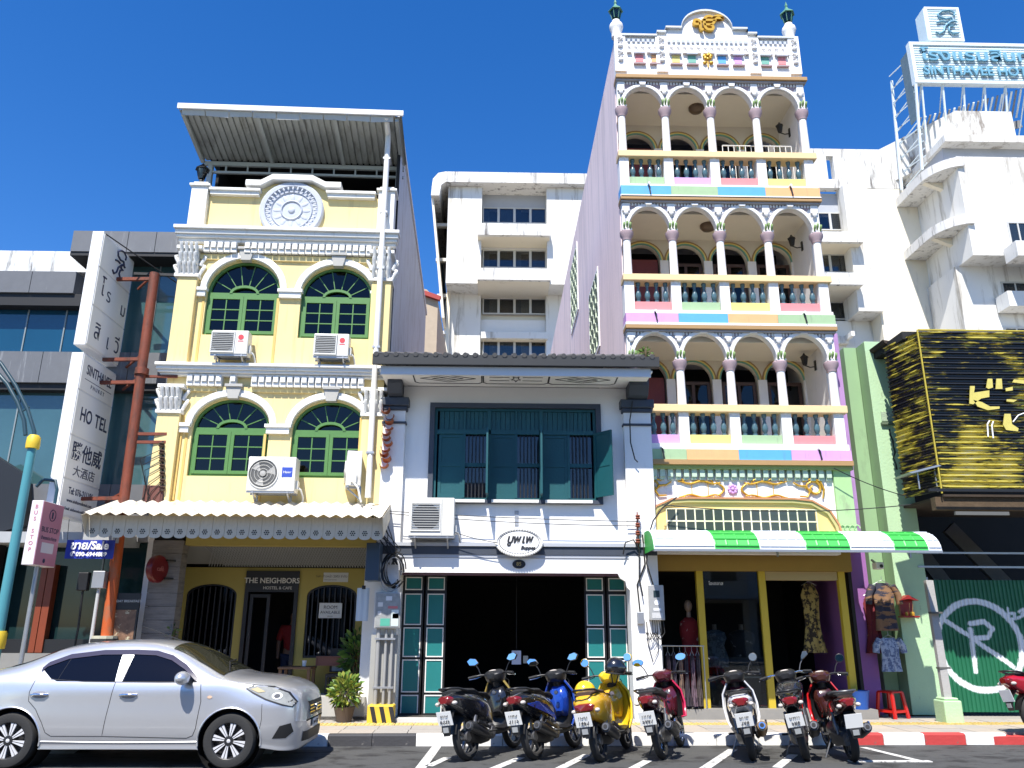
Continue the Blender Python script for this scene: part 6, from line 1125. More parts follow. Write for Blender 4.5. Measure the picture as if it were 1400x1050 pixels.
    if side is not None:
        for s_ in (-1, 1):
            P = [(-.3, .73), (-.05, .69), (.2, .63), (.45, .50), (.5, .43), (.2, .52), (-.1, .61), (-.28, .67)]; f = lambda x: (.168 if style == 'scooter' else .13 if style != 'retro' else .19) * (1 - max(0, -x - .05) * 1.1) - max(0, x - .25) * .15
            part('side_panel', MB().add([(x, s_ * (f(x) + .004), z) for x, z in P], [tuple(range(8))]), side, t)
    part('seat', MB().loft([section(x, y, a, c, y * .75) for x, y, a, c in ((-.30, .10, .80, .845), (-.15, .135, .80, .865), (.1, .14, .78, .85), (.22, .13, .76, .80), (.45, .115, .73, .785), (.62, .07, .68, .74))]), SEATM if style != 'retro' else M('brown_seat', (.07, .04, .03), .5), t, sm=42)
    part('grab_rail', MB().tube([(-.1, .15, .83), (-.3, .14, .87), (-.41, .08, .88), (-.43, 0, .88), (-.41, -.08, .88), (-.3, -.14, .87), (-.1, -.15, .83)], .014, 7), BPL if style != 'under' else ENG, t, sm=60)
    tx = S_[0][0]; zc = (S_[0][2] + S_[0][3]) / 2
    part('tail_light', MB().loft([section(tx + .07, S_[1][1] * .82, zc - .06, zc + .05), section(tx - .005, S_[0][1] * 1.25, zc - .05, zc + .045), section(tx - .03, S_[0][1] * .8, zc - .035, zc + .03)]), tail_lamp, t, sm=40)
    for s_ in (-1, 1): part('indicator', MB().ball((tx + .04, s_ * (S_[0][1] + .055), zc - .04), .045, .035, .026, 10, 6), CLR, t, sm=60)
    # mudguard, number plate
    part('mudguard', MB().loft([[(x, -w_, z), (x, w_, z), (x + .015, w_, z + .012), (x + .015, -w_, z + .012)] for x, w_, z in ((-.2, .06, .66), (-.34, .075, .60), (-.43, .08, .50), (-.455, .06, .40), (-.44, .045, .33))]), BPL, t, sm=40); part('inner_fender', MB().lathe([(rr + .035, -.06), (rr + .04, 0), (rr + .035, .06)], (0, 0, rr), 20, 'y', PI * .35, PI * .95), BPL, t, sm=50)
    npl = part('number_plate', MB().cbox((-.465, 0, .535), .006, .21, .17, Matrix.Rotation(R_(-16), 3, 'Y')), PLT, t)
    part('plate_reflector', MB().cbox((-.458, 0, .40), .008, .075, .06, Matrix.Rotation(R_(-8), 3, 'Y')), M('grey_flap', (.32, .33, .33), .4), t)
    for i, ln in enumerate(plate.split('/')): 
        if ln: text('plate_lettering', ln, .072, BLK_INK, t, (-.469 - (.0, .019)[i] * -1 + (-.008 if i == 0 else -.016), 0, .575 - .078 * i), (PI / 2 - R_(16), 0, -PI / 2), .001, bold=.001, world=False)
    # front: fork, guard, shield, floor
    part('fork', MB().tube([(WB, .07, rr), (WB - .2, .07, .80)], .022, 8), ENG, t, sm=50); part('fork', MB().tube([(WB, -.07, rr), (WB - .2, -.07, .80)], .022, 8), ENG, t, sm=50)
    part('front_guard', MB().lathe([(rr + .03, -.065), (rr + .04, 0), (rr + .03, .065)], (WB, 0, rr), 20, 'y', PI * .1, PI * .8), shield, t, sm=50)
    if style == 'sport':
        part('fuel_tank', MB().loft([section(x, y, a, c) for x, y, a, c in ((.5, .09, .68, .80), (.62, .16, .64, .90), (.82, .185, .62, .95), (.98, .13, .66, .90), (1.04, .06, .7, .82))]), shield, t, sm=42); part('frame', MB().tube([(.5, 0, .55), (.8, 0, .45), (1.05, 0, .75)], .03, 8), BPL, t, sm=50); part('radiator_cover', MB().cbox((.86, 0, .48), .12, .3, .26, Matrix.Rotation(.3, 3, 'Y')), BPL, t, bev=.02)
    else:
        z0 = .30 if style != 'under' else .42
        if style != 'under': part('floorboard', MB().loft([section(x, y, a, c, y) for x, y, a, c in ((.5, .14, .25, .34), (.7, .17, .24, .31), (.9, .19, .26, .34))]), BPL, t, sm=40)
        else: part('spine', MB().tube([(.5, 0, .6), (.75, 0, .48), (.98, 0, .7)], [.06, .07, .06], 10), side or tail, t, sm=50)
        W_ = .21 if style != 'retro' else .225
        def shell(dx, k): return [[(x + dx - .1 * (abs(v) ** 2), v * w_ * k, z) for v in (-1, -.8, -.5, 0, .5, .8, 1)] for x, w_, z in ((.92, W_ * .8, z0), (.97, W_, .42), (1.02, W_ * 1.05, .60), (1.03, W_ * .95, .76), (1.0, W_ * .55, .90))]
        part('leg_shield', MB().loft(shell(.05, 1.04), False, False), shield, t, sm=50); part('inner_shield', MB().loft(shell(.02, .9), False, False), BPL if style != 'retro' else shield, t, sm=50)
        for s_ in (-1, 1): part('shield_edge', MB().tube([(r_[6 if s_ > 0 else 0][0], r_[6 if s_ > 0 else 0][1] * 1.02, r_[6 if s_ > 0 else 0][2]) for r_ in shell(.04, 1.03)], .018, 6), accent or shield, t, sm=60)
        part('glovebox', MB().loft([section(x, y, a, c) for x, y, a, c in ((.86, .1, .52, .74), (.92, .14, .46, .82), (1.0, .13, .44, .86))]), (side or tail) if style in ('retro',) or accent else BPL, t, sm=40); part('ignition', MB().lathe([(.028, .84), (.028, .86)], (-.10, .72, 0), 12, 'x').xf(Matrix.Translation((0, -.78, .76))), CHROME, t) if both else None
        part('steering_neck', MB().tube([(1.0, 0, .82), (.94, 0, .95)], [.07, .06], 10), BPL, t, sm=50)
    # bars, clocks, mirrors
    hz_ = 1.0 if style != 'sport' else 1.02; HX = .9 if style != 'sport' else .86
    part('head_cowl', MB().loft([section(x, y, a, c) for x, y, a, c in ((HX - .09, .07, hz_ - .05, hz_ + .01), (HX - .04, .13, hz_ - .09, hz_ + .045), (HX + .06, .15, hz_ - .12, hz_ + .06), (HX + .15, .11, hz_ - .12, hz_ + .02), (HX + .2, .05, hz_ - .08, hz_ - .03))]), (shield if style in ('retro', 'white_head') else BPL) if style != 'under' else tail, t, sm=42)
    part('clock', MB().lathe([(.055, 0), (.05, .008), (.001, .01)], (0, 0, 0), 16, 'z').xf(Matrix.Translation((HX - .035, 0, hz_ + .035)) @ Matrix.Rotation(R_(-38), 4, 'Y') @ Matrix.Diagonal((.7, 1.3, 1, 1))), CLR, t, sm=40)
    part('handlebar', MB().tube([(HX - .1, .35, hz_ - .01), (HX - .02, .2, hz_ + .01), (HX + .03, .08, hz_), (HX + .03, -.08, hz_), (HX - .02, -.2, hz_ + .01), (HX - .1, -.35, hz_ - .01)], .013, 8), CHROME if style == 'sport' else BPL, t, sm=60)
    for s_ in (-1, 1):
        part('grip', MB().tube([(HX - .05, s_ * .25, hz_ + .003), (HX - .1, s_ * .36, hz_ - .012)], .019, 8), RUB, t, sm=50); part('lever', MB().tube([(HX + .0, s_ * .2, hz_ - .01), (HX - .02, s_ * .28, hz_ - .03), (HX - .06, s_ * .37, hz_ - .035)], .007, 6), CHROME, t)
        if not both and s_ > 0: continue
        mx_, my_, mzz = HX - .01, s_ * .315, hz_ + .2; ms = part('mirror', MB().tube([(HX - .02, s_ * .2, hz_ + .01), (HX + .0, s_ * .24, hz_ + .1), (mx_ + .02, my_ - s_ * .02, mzz - .03)], .007, 6), ENG if style == 'sport' else BPL, t, sm=60)
        O = {'oval': arc(0, 0, .075, 0, 2 * PI * .96, 22, .045), 'round': arc(0, 0, .055, 0, 2 * PI * .96, 22, .052), 'leaf': [(-.08, -.02), (-.03, -.045), (.05, -.04), (.085, .015), (.04, .048), (-.04, .035)], 'tri': [(-.05, -.05), (.0, -.03), (.06, .01), (.05, .05), (-.0, .055), (-.035, .0)]}[mirr]; O = [(x * -s_, z) for x, z in O]
        TM = Matrix.Translation((mx_, my_, mzz)) @ Matrix.Rotation(R_(8), 4, 'Y') @ Matrix.Rotation(R_(-90 + s_ * 8), 4, 'Z')
        part('mirror_shell', MB().prism([(x * 1.08, z * 1.1) for x, z in O], .0, .03).xf(TM), BPL if style != 'retro' else shield, ms, bev=.006); part('mirror_face', MB().prism(O, -.004, -.001).xf(TM), MIRR, ms)
    part('side_stand', MB().tube([(.4, .13, .26), (.36, .27, .02)], .012, 6).cbox((.36, .285, .02), .05, .07, .01), ENG, t); part('foot_peg', MB().tube([(.35, .1, .3), (.35, .24, .31)], .014, 6).tube([(.35, -.1, .3), (.35, -.27, .31)], .014, 6), RUB, t)
    part('brake_hose', MB().tube([(HX + .05, -.1, hz_ - .02), (HX + .2, -.12, hz_ - .1), (1.1, -.1, .7), (1.18, -.09, .5)], .006, 5), RUB, t)
    return t
def park(t, px, py, head, lean=8, z=0):
    p = atz(px, py, z); t.location = (p.x, p.y, z); t.rotation_euler = (R_(-lean), 0, PI / 2 - R_(head)); return t
BK = gloss('black', (.012, .012, .014)); BLU = gloss('blue', (.01, .045, .30)); YLW = gloss('yellow', (.72, .38, .02)); MAR = gloss('maroon', (.07, .008, .014)); PNK = gloss('pink_red', (.5, .02, .07)); WHB = gloss('white', (.65, .65, .66)); REDB = gloss('red', (.55, .012, .012)); GRB = gloss('graphite', (.06, .06, .065)); BROWN = gloss('rust', (.045, .012, .008)); GLDS = M('gold_stripe', (.5, .36, .1), .3, metal=.5)
park(bike('black scooter with gold stripe, first from the car', BK, None, BK, 'ขกว/6335', mirr='leaf', accent=GLDS), 640, 1040, 29)
park(bike('blue and black scooter between the black and yellow ones', BK, BLU, BLU, 'กพว/3115', mirr='leaf', accent=BLU), 732, 1039, 29)
yb = park(bike('round yellow retro scooter carrying a yellow helmet', YLW, None, gloss('lemon', (.80, .55, .02)), 'กวต/1462', 'retro', mirr='round', accent=gloss('lemon', None)), 822, 1042, 24)
park(bike('maroon motorcycle with pink shield beside the white pillar', MAR, None, PNK, 'กกบ/5997', 'under', wire=True, mirr='oval', accent=PNK), 907, 1038, 23, 9)
park(bike('white and dark red scooter with bronze exhaust', WHB, MAR, WHB, 'ขกล/294', 'scooter', mirr='round', muff='bronze', both=False, accent=WHB), 1030, 1040, 15, 9)
park(bike('black motorcycle with fuel tank and chrome mirror', BK, None, BK, 'ขพห/584', 'sport', mirr='tri', both=False), 1104, 1040, 20, 11)
park(bike('black and red motorcycle with blank plate, last in the kerb row', BROWN, None, REDB, '', 'under', mirr='round', both=False, accent=REDB), 1168, 1042, 9, 7)
park(bike('red scooter cut off by the frame edge before the hoarding', gloss('cherry', (.35, .008, .02)), None, gloss('cherry', None), '', 'scooter', mirr='oval'), 1424, 1004, 76, 6, .15)
# helmets
def helmet(label, col, loc, rot, visor=True):
    t = local('helmet', label, 'helmet', 'helmets left on the yellow scooter'); b = MB(); b.ball((0, 0, 0), .145, .13, .14, 20, 12, -.55, 1); part('shell', b, gloss('helmet_' + col[0], col[1]), t, sm=60)
    part('rim', MB().tube([(.125 * cos(a), .112 * sin(a), -.075) for a in [2 * PI * k / 24 for k in range(25)]], .012, 6), RUB, t, sm=60)
    if visor: part('visor', MB().ball((.012, 0, .0), .15, .128, .12, 16, 8, -.45, .35), M('visor_dark', (.01, .01, .012), .05, coat=1), t, sm=60)
    part('strap', MB().tube([(0, .11, -.08), (0, .05, -.2), (0, -.05, -.2), (0, -.11, -.08)], .008, 5), RUB, t, sm=60); t.location = loc; t.rotation_euler = rot; return t
p = at(800, 946, -3.33); helmet('yellow open helmet resting on the yellow scooter seat', ('lemon', (.80, .52, .01)), p, (0, .15, .6), False)
p = at(841, 913, -2.75); helmet('black full visor helmet hung on the yellow scooter handlebar', ('black', (.01, .01, .012)), p, (0, .1, .3))
# ================================================================ street furniture and small things
def cab(name, label, pts, r=.012, mat=CABLE, sag=0, cat='cable', n=14):
    P = [Vector(p) for p in pts]
    if sag: a, c = P[0], P[-1]; P = [a.lerp(c, k / n) - Vector((0, 0, sag * 4 * (k / n) * (1 - k / n))) for k in range(n + 1)]
    return tag(part(name, MB().tube(P, r, 5), mat, None, sm=60), label, cat)
# hotel pylon sign, its face turned towards the street's right
pyl = thing('pylon_sign', 'tall white slab hotel sign with lettered panels held by the rusty pole', 'sign', (-7.28, -.35, 3.3)); PWH = M('sign_panel_white', (.86, .84, .78), .5, var=.03, scale=1.5, dirt=(.68, .66, .6), dscale=(2, 3, .8), damt=(.6, .85)); INK = M('sign_navy', (.025, .03, .07), .5)
Y0, Y1, XF = -1.0, .28, -7.18
for z0, z1, cuts in ((6.32, 8.52, [7.08, 7.82]), (3.36, 6.18, [5.52, 4.72, 3.98])):
    part('cabinet', MB().box(-7.40, XF - .012, Y0, Y1, z0, z1), M('sign_cabinet', (.74, .74, .73), .5, var=.05, dirt=(.5, .5, .48), dscale=(3, 3, 1), damt=(.6, .8)), pyl, bev=.01); e = [z1 - .02] + cuts[::(-1 if cuts[0] < cuts[-1] else 1)] + [z0 + .02]
    for a, c in zip(e, e[1:]): part('panel', MB().box(XF - .01, XF, Y0 + .02, Y1 - .02, c + .014, a - .014), PWH, pyl, bev=.003)
ptx = lambda s_, sz, y, z, **k: text('lettering', s_, sz, INK, pyl, (XF + .003, y, z), (PI / 2, 0, PI / 2), .002, **k)
mg = monogram(0, 0, .62, 0, .018); mg.xf(Matrix.Translation((XF + .01, -.3, 8.18)) @ Matrix.Rotation(PI / 2, 4, 'Z')); part('monogram', mg, INK, pyl, sm=60)
ptx('โ', .44, -.75, 7.5); ptx('ร', .36, -.5, 7.44); ptx('ม', .36, .1, 7.4); ptx('สิ', .42, -.7, 6.66); ptx('เ', .4, -.28, 6.62); ptx('วี', .42, .08, 6.66)
ptx('SINTHAVEE', .25, -.36, 5.92, sx=.74, bold=.003); ptx('P H U K E T', .1, -.36, 5.66); part('rule', MB().box(XF, XF + .003, -.85, .15, 5.745, 5.755), INK, pyl)
ptx('HO', .34, -.6, 5.12, sx=.8, bold=.004); ptx('TEL', .34, -.05, 5.12, sx=.9, bold=.004); ptx('勝他威', .34, -.36, 4.46, sx=1.05, bold=.004); ptx('大酒店', .2, -.36, 4.14, sx=1.3)
ptx('Tel: 076-211186', .16, -.36, 3.80, sx=.8, bold=.002); ptx('www.sinthaveehotel.com', .085, -.36, 3.64); ptx('Email: sinthaveehotel@mail.com', .07, -.36, 3.5)
part('frame', MB().bar((-7.3, Y1 + .02, 3.3), (-7.3, Y1 + .02, 8.45), .05), STEEL, pyl)
# rusty pole carrying the pylon
RUST = M('rusty_steel', (.20, .045, .02), .7, var=.4, scale=4, bump=.3, bscale=20, dirt=(.07, .03, .02), dscale=(5, 5, 1), damt=(.5, .65)); ORG_ = M('orange_red_lead', (.48, .09, .015), .6, var=.25, scale=3, dirt=(.28, .12, .06), dscale=(4, 4, 2), damt=(.5, .65))
pol = thing('rusty_pole', 'rust red steel pole standing beside the white hotel sign', 'pole', (-6.42, -.3, .13))
part('upper_shaft', MB().tube([(-6.45, -.3, 3.35), (-6.5, -.28, 8.02)], .088, 14), RUST, pol, sm=50); part('lower_shaft', MB().tube([(-6.38, -.32, .13), (-6.45, -.3, 3.35)], .092, 14), ORG_, pol, sm=50); part('collar', MB().lathe([(.12, 6.0), (.12, 6.12)], (-6.47, -.29, 0), 14), RUST, pol, sm=40)
for z in (3.75, 5.86, 6.3, 7.9): part('bracket', MB().bar((-6.5, -.29, z), (-7.2, -.3, z - .02), .06, .06).bar((-6.5, -.29, z + .1), (-7.0, .2, z), .035), RUST, pol)
for z in (4.9, 4.75): part('arm', MB().bar((-6.4, -.28, z), (-5.9, -.2, z + .02), .05), RUST, pol)
part('stay_rod', MB().tube([(-7.2, -.95, 8.5), (-6.2, .1, 7.98)], .012, 5), CABLE, pol); part('arm', MB().bar((-6.9, -.25, 8.02), (-6.0, -.2, 8.02), .05), CABLE, pol); part('arm', MB().bar((-6.6, -.25, 5.98), (-5.85, -.2, 6.0), .05, .04), RUST, pol)
jb = thing('pole_junction_box', 'small grey junction box strapped to the orange pole', 'box', (-6.62, -.4, 2.2)); part('box', MB().box(-6.7, -6.5, -.5, -.34, 2.22, 2.5), STEEL, jb, bev=.01); part('conduit', MB().tube([(-6.6, -.42, 2.22), (-6.6, -.42, .14)], .03, 8), M('grey_conduit', (.45, .45, .44), .5), jb, sm=50)
jb2 = thing('black_splice_case', 'black cable splice case hanging left of the orange pole', 'box', (-6.85, -.4, 2.2)); part('case', MB().box(-6.95, -6.78, -.48, -.36, 2.18, 2.48), BLACK, jb2, bev=.015); part('tail_cable', MB().tube([(-6.86, -.42, 2.18), (-6.84, -.42, 1.6), (-6.9, -.42, .14)], .018, 6), CABLE, jb2, sm=60)
wr = thing('wrapped_sleeve', 'striped sleeve wrapped round the foot of the orange pole', 'sleeve', (-6.4, -.35, 1.1))
for k in range(7): part('wrap', MB().lathe([(.2 + .015 * (k % 2), 1.12 + k * .05), (.2 + .015 * (k % 2), 1.165 + k * .05)], (-6.42, -.34, 0), 12), M('wrap_black', (.03, .03, .03), .5) if k % 2 else M('wrap_pale', (.5, .48, .36), .6), wr)
# street lamp
lp = thing('street_lamp', 'turquoise street lamp post with yellow collar and twin curved arms', 'street lamp', (-7.55, -1.45, .13)); TQ = M('turquoise_paint', (.07, .27, .31), .45, var=.12); DBL = M('dark_teal_arm', (.015, .05, .07), .4); YC = M('yellow_collar', (.72, .50, .03), .5, var=.15)
LX, LY = -7.52, -1.45; zc = at(36, 600, LY).z
part('post', MB().tube([(LX, LY, .13), (LX, LY, zc)], [.085, .065], 14), TQ, lp, sm=50); part('collar', MB().lathe([(.1, zc - .16), (.105, zc - .1), (.1, zc + .02), (.07, zc + .06)], (LX, LY, 0), 14), YC, lp, sm=40); part('collar', MB().lathe([(.115, 1.28), (.12, 1.34), (.12, 1.5), (.105, 1.54)], (LX, LY, 0), 14), YC, lp, sm=40)
q = lambda x, y: at(x, y, LY); part('arm', MB().tube([q(35, 595), q(33, 575), q(24, 550), q(10, 525), q(-8, 505), q(-30, 492)], .035, 8), DBL, lp, sm=60); part('arm', MB().tube([q(47, 612), q(47, 590), q(38, 560), q(22, 528), q(2, 498), q(-20, 476)], .032, 8), DBL, lp, sm=60); part('arm_tip', MB().tube([q(47, 610), q(46.5, 597)], .036, 8), TQ, lp, sm=50); part('tie', MB().bar(q(30, 562), q(40, 556), .03), DBL, lp)
part('base', MB().lathe([(.15, .13), (.15, .3), (.1, .34)], (LX, LY, 0), 14), TQ, lp, sm=40)
text('plate_number', '4', .1, BLK_INK, lp, (LX, LY - .098, 1.12))
# bus stop sign
bs = thing('bus_stop_sign', 'pink and white box shaped BUS STOP sign on a thin pole', 'sign', (-7.2, -1.2, .13)); bz0, bz1 = at(40, 772, -1.5).z, at(49, 684, -1.5).z; XB = -7.16; PK = M('bus_pink', (.50, .20, .26), .5, var=.08)
part('box', MB().box(-7.34, XB, -1.5, -.86, bz0, bz1), M('bus_white', (.72, .66, .68), .5), bs, bev=.008); part('pink_face', MB().box(XB, XB + .006, -1.49, -.87, bz0 + .01, bz1 - .01), PK, bs)
for i, ch in enumerate('BUS STOP'): 
    if ch != ' ': text('lettering', ch, .085, PK, bs, (-7.25, -1.503, bz1 - .1 - i * .095), ext=.001, bold=.002)
btx = lambda s_, sz, z, m_=INK: text('lettering', s_, sz, m_, bs, (XB + .008, -1.18, z), (PI / 2, 0, PI / 2), .001, bold=.001)
btx('BUS STOP', .115, bz1 - .44); btx('ป้ายรถประจำทาง', .07, bz1 - .57); part('emblem', MB().tube([(XB + .01, -1.18 + .09 * cos(a), bz1 - .2 + .09 * sin(a)) for a in [2 * PI * k / 16 for k in range(17)]], .006, 5).box(XB + .006, XB + .012, -1.2, -1.16, bz1 - .25, bz1 - .15), INK, bs); part('bus_mark', MB().box(XB + .006, XB + .008, -1.36, -1.0, bz0 + .2, bz0 + .36), M('bus_mark_white', (.65, .6, .6), .6), bs); part('seal', MB().lathe([(.035, XB + .006), (.035, XB + .009)], (0, -1.22, bz0 + .08), 12, 'x'), INK, bs)
part('pole', MB().tube([(-7.25, -1.2, .13), (-7.25, -1.2, bz0)], .035, 10), STEEL, bs, sm=50); part('hook', MB().tube([(-7.25, -1.0, bz1), (-7.25, -1.0, bz1 + .25), (-7.3, -1.0, bz1 + .4), (-7.5, -1.0, bz1 + .42), (-7.6, -1.0, bz1 + .3)], .028, 8), DBL, bs, sm=60)
# banner, shop lights and boards by the planked pier
bn = thing('sale_banner', 'blue plastic banner with white Thai and sale lettering under the canopy', 'banner', (-6.8, -.55, 2.6)); a, c = at(92, 738, -.6), at(154, 764, -.6)
part('sheet', MB().add([(a.x + (c.x - a.x) * i / 8, -.6 + .02 * sin(i * 1.9), z) for z in (c.z, a.z) for i in range(9)], [(i, i + 1, i + 10, i + 9) for i in range(8)]), M('banner_blue', (.015, .035, .33), .5, var=.08), bn, sm=60)
text('lettering', 'ขาย/Sale', .185, WHT_INK, bn, ((a.x + c.x) / 2, -.63, c.z + (a.z - c.z) * .68), bold=.006, shear=.1); text('lettering', '✆090-6944889', .095, WHT_INK, bn, ((a.x + c.x) / 2, -.63, c.z + (a.z - c.z) * .22), bold=.003); part('cord', MB().tube([(a.x, -.6, a.z), (a.x - .05, -.55, a.z + .35)], .005, 4).tube([(c.x, -.6, a.z), (c.x + .04, -.55, a.z + .35)], .005, 4), CABLE, bn)
rs = thing('round_red_sign', 'dark red round lightbox sign on the planked pier', 'sign', (-5.75, -.3, 2.3)); b = MB(); b.lathe([(.21, -.06), (.23, -.04), (.23, .04), (.21, .06)], (0, 0, 0), 28, 'y'); RM = Matrix.Translation((-5.72, -.32, 2.55)) @ Matrix.Rotation(R_(74), 4, 'Z'); part('box', b.xf(RM), M('dark_red_acrylic', (.13, .008, .01), .3, var=.1), rs, sm=40); part('bracket', MB().bar((-5.6, -.25, 2.7), (-5.45, .05, 2.7), .03).bar((-5.6, -.25, 2.4), (-5.45, .05, 2.4), .03), BLACK, rs); o = text('lettering', 'café', .11, M('dim_red_letter', (.4, .12, .1), .5), rs, (-5.655, -.34, 2.55), (PI / 2, 0, R_(74)), .004)
mb_ = thing('menu_board', 'tall black framed breakfast menu board leaning on the planked pier', 'sign', (-6.15, -.25, .13)); part('frame', MB().frame(-6.42, -5.95, 1.0, 2.15, (.03, .03, .03, .27), -.3, -.26), BLACK, mb_); part('picture', MB().box(-6.39, -5.98, -.285, -.27, 1.03, 1.88), M('food_print', (.22, .12, .07), .5, var=1.0, scale=9, dirt=(.5, .45, .3), dscale=(7, 7, 7), damt=(.56, .6)), mb_); text('lettering', 'ALL DAY BREAKFAST', .055, M('board_letter', (.4, .4, .38), .6), mb_, (-6.18, -.303, 2.02), bold=.001); part('leg', MB().bar((-6.4, -.25, .13), (-6.4, -.27, 1.0), .03).bar((-5.97, -.25, .13), (-5.97, -.27, 1.0), .03), BLACK, mb_)
fp = thing('framed_poster', 'small black framed poster with a white stroke on the planks', 'poster', (-5.75, -.02, 1.75)); part('frame', MB().frame(-5.86, -5.62, 1.72, 2.1, .02, -.05, -.02), BLACK, fp); part('print', MB().box(-5.84, -5.64, -.03, -.022, 1.74, 2.08), M('print_dark', (.03, .03, .03), .5), fp); part('stroke', MB().prism([(-5.82, 1.86), (-5.70, 1.95), (-5.66, 1.98), (-5.67, 1.93), (-5.80, 1.83)], -.034, -.031), M('print_white', (.5, .5, .48), .5), fp)
rp = thing('red_notice', 'small red notice beside the framed poster', 'poster', (-5.52, -.02, 1.7)); part('card', MB().box(-5.58, -5.47, -.035, -.02, 1.68, 2.02), M('red_card', (.20, .02, .02), .5), rp); part('card_border', MB().frame(-5.585, -5.465, 1.675, 2.025, .012, -.04, -.02), M('red_card_edge', (.1, .05, .03), .5), rp)
# terrace lantern on the yellow roof corner
tl = thing('terrace_lantern', 'dark lantern on the left parapet post of the yellow house', 'lantern', (-5.95, 0, 10.06)); part('base', MB().lathe([(.05, 10.06), (.05, 10.12), (.03, 10.16)], (-5.93, -.1, 0), 6), BLACK, tl); part('lamp_body', MB().lathe([(.06, 10.16), (.11, 10.36)], (-5.93, -.1, 0), 6), GL('lantern_pane', (.6, .7, .7), .7), tl); rep('rib', MB().bar((.058, 0, 0), (.112, 0, .21), .015), BLACK, tl, [(-5.93, -.1, 10.16)] * 6, rots=[(0, 0, k * PI / 3) for k in range(6)]); part('roof', MB().lathe([(.15, 10.37), (.13, 10.39), (.04, 10.48), (.01, 10.52)], (-5.93, -.1, 0), 6), BLACK, tl)
# cluster between the yellow and white houses
bx = thing('navy_box_sign', 'navy blue box sign hanging at the porch corner', 'sign', (-2.1, -.6, 2.3)); part('box', MB().box(-2.16, -1.93, -.62, -.25, 2.36, 2.98), M('box_navy', (.03, .05, .075), .4, var=.1), bx, bev=.01); part('decal', MB().lathe([(.07, -.001), (.07, .003)], (0, 0, 0), 14, 'x').xf(Matrix.Translation((-1.93, -.45, 2.62))), M('decal_pale', (.25, .28, .3), .5), bx); part('decal', MB().box(-1.93, -1.927, -.5, -.36, 2.42, 2.5), M('decal_pale', None), bx); part('arm', MB().bar((-2.05, -.3, 2.98), (-2.05, .1, 3.1), .03), BLACK, bx)
up = thing('utility_post', 'grey pipe post with yellow and black striped concrete foot', 'post', (-1.85, -.35, .13)); YB = M('hazard_yellow', (.68, .46, .04), .6, var=.2, scale=6); part('foot', MB().box(-2.02, -1.6, -.52, -.2, .13, .42), YB, up, bev=.015)
for k in range(3): x = -1.98 + k * .15; part('stripe', MB().prism([(x, .4), (x + .07, .4), (x + .13, .16), (x + .06, .16)], -.524, -.519), BLK_INK, up)
for x, r in ((-1.93, .035), (-1.8, .025), (-1.7, .025)): part('pipe', MB().tube([(x, -.3, .4), (x, -.28, 1.6 + r)], r, 8), M('pipe_grey', (.30, .30, .29), .5, var=.15), up, sm=50)
part('clamp', MB().box(-1.98, -1.64, -.34, -.26, .66, .69).box(-1.98, -1.64, -.34, -.26, 1.42, 1.45), STEEL, up); part('panel', MB().box(-2.06, -1.62, -.2, -.13, .3, 1.5), M('grey_backboard', (.33, .33, .31), .7, var=.1), up)
eb = thing('electric_cabinet', 'grey electric cabinet plastered with stickers beside the doors', 'box', (-1.78, -.3, 1.5)); ez0, ez1 = 1.6, 2.18; part('cabinet', MB().box(-2.0, -1.57, -.36, -.14, ez0, ez1), M('cabinet_grey', (.36, .36, .35), .5, var=.35, scale=9), eb, bev=.01); part('door', MB().box(-1.98, -1.59, -.367, -.36, ez0 + .02, ez1 - .02), M('cabinet_door', (.30, .31, .30), .5, var=.6, scale=12), eb)
for x0, x1, z0, z1, cn in ((-1.82, -1.72, 2.05, 2.12, (.6, .6, .6)), (-1.72, -1.6, 1.64, 1.9, (.55, .62, .6)), (-1.95, -1.87, 1.95, 2.02, (.6, .58, .55)), (-1.9, -1.74, 1.64, 1.76, (.08, .35, .25)), (-1.95, -1.89, 1.82, 1.88, (.5, .5, .5)), (-1.78, -1.62, 1.92, 1.96, (.5, .15, .15)), (-1.7, -1.6, 1.76, 1.84, (.15, .45, .35))): part('sticker', MB().box(x0, x1, -.371, -.3672, z0, z1), M('sticker_%d' % (x0 * -1000 + z0 * 10), cn, .5), eb)
hs_ = thing('paper_sheet', 'pale blue paper sheet hanging at the porch edge', 'paper', (-2.25, -.2, 1.7)); part('sheet', MB().add([(-2.34 + .026 * i, -.2 + .012 * sin(i * 1.7), z) for z in (1.72, 2.26) for i in range(9)], [(i, i + 1, i + 10, i + 9) for i in range(8)]), M('pale_paper', (.5, .56, .6), .8), hs_, sm=60); part('clip', MB().box(-2.26, -2.2, -.215, -.19, 2.24, 2.3), BLACK, hs_)
cl = thing('cable_coil', 'bundle of looped black cables beside the navy box sign', 'cable', (-1.75, -.3, 2.4)); b = MB()
for k in range(9):
    r0 = .2 + .03 * random.random(); dx, dz, ph = random.uniform(-.06, .06), random.uniform(-.05, .05), random.random() * 6; part('loop', MB().tube([(-1.72 + dx + r0 * .75 * cos(a), -.28 - .08 * sin(a + ph), 2.52 + dz + r0 * 1.25 * sin(a)) for a in [2 * PI * i / 18 for i in range(17)]], .012 + .004 * (k % 2), 5), CABLE if k % 3 else M('grey_cable', (.3, .3, .3), .5), cl, sm=60)
for k in range(9):
    x = -2.1 + random.uniform(-.05, .15); part('drop', MB().tube([(x, -.5 + random.uniform(-.1, .2), 3.5 + random.uniform(-.1, .1)), (x + random.uniform(.05, .2), -.3, 3.15), (-1.75 + random.uniform(-.15, .15), -.25, 2.9), (-1.72 + random.uniform(-.1, .1), -.25, 2.65)], .009, 5), CABLE, cl, sm=60)
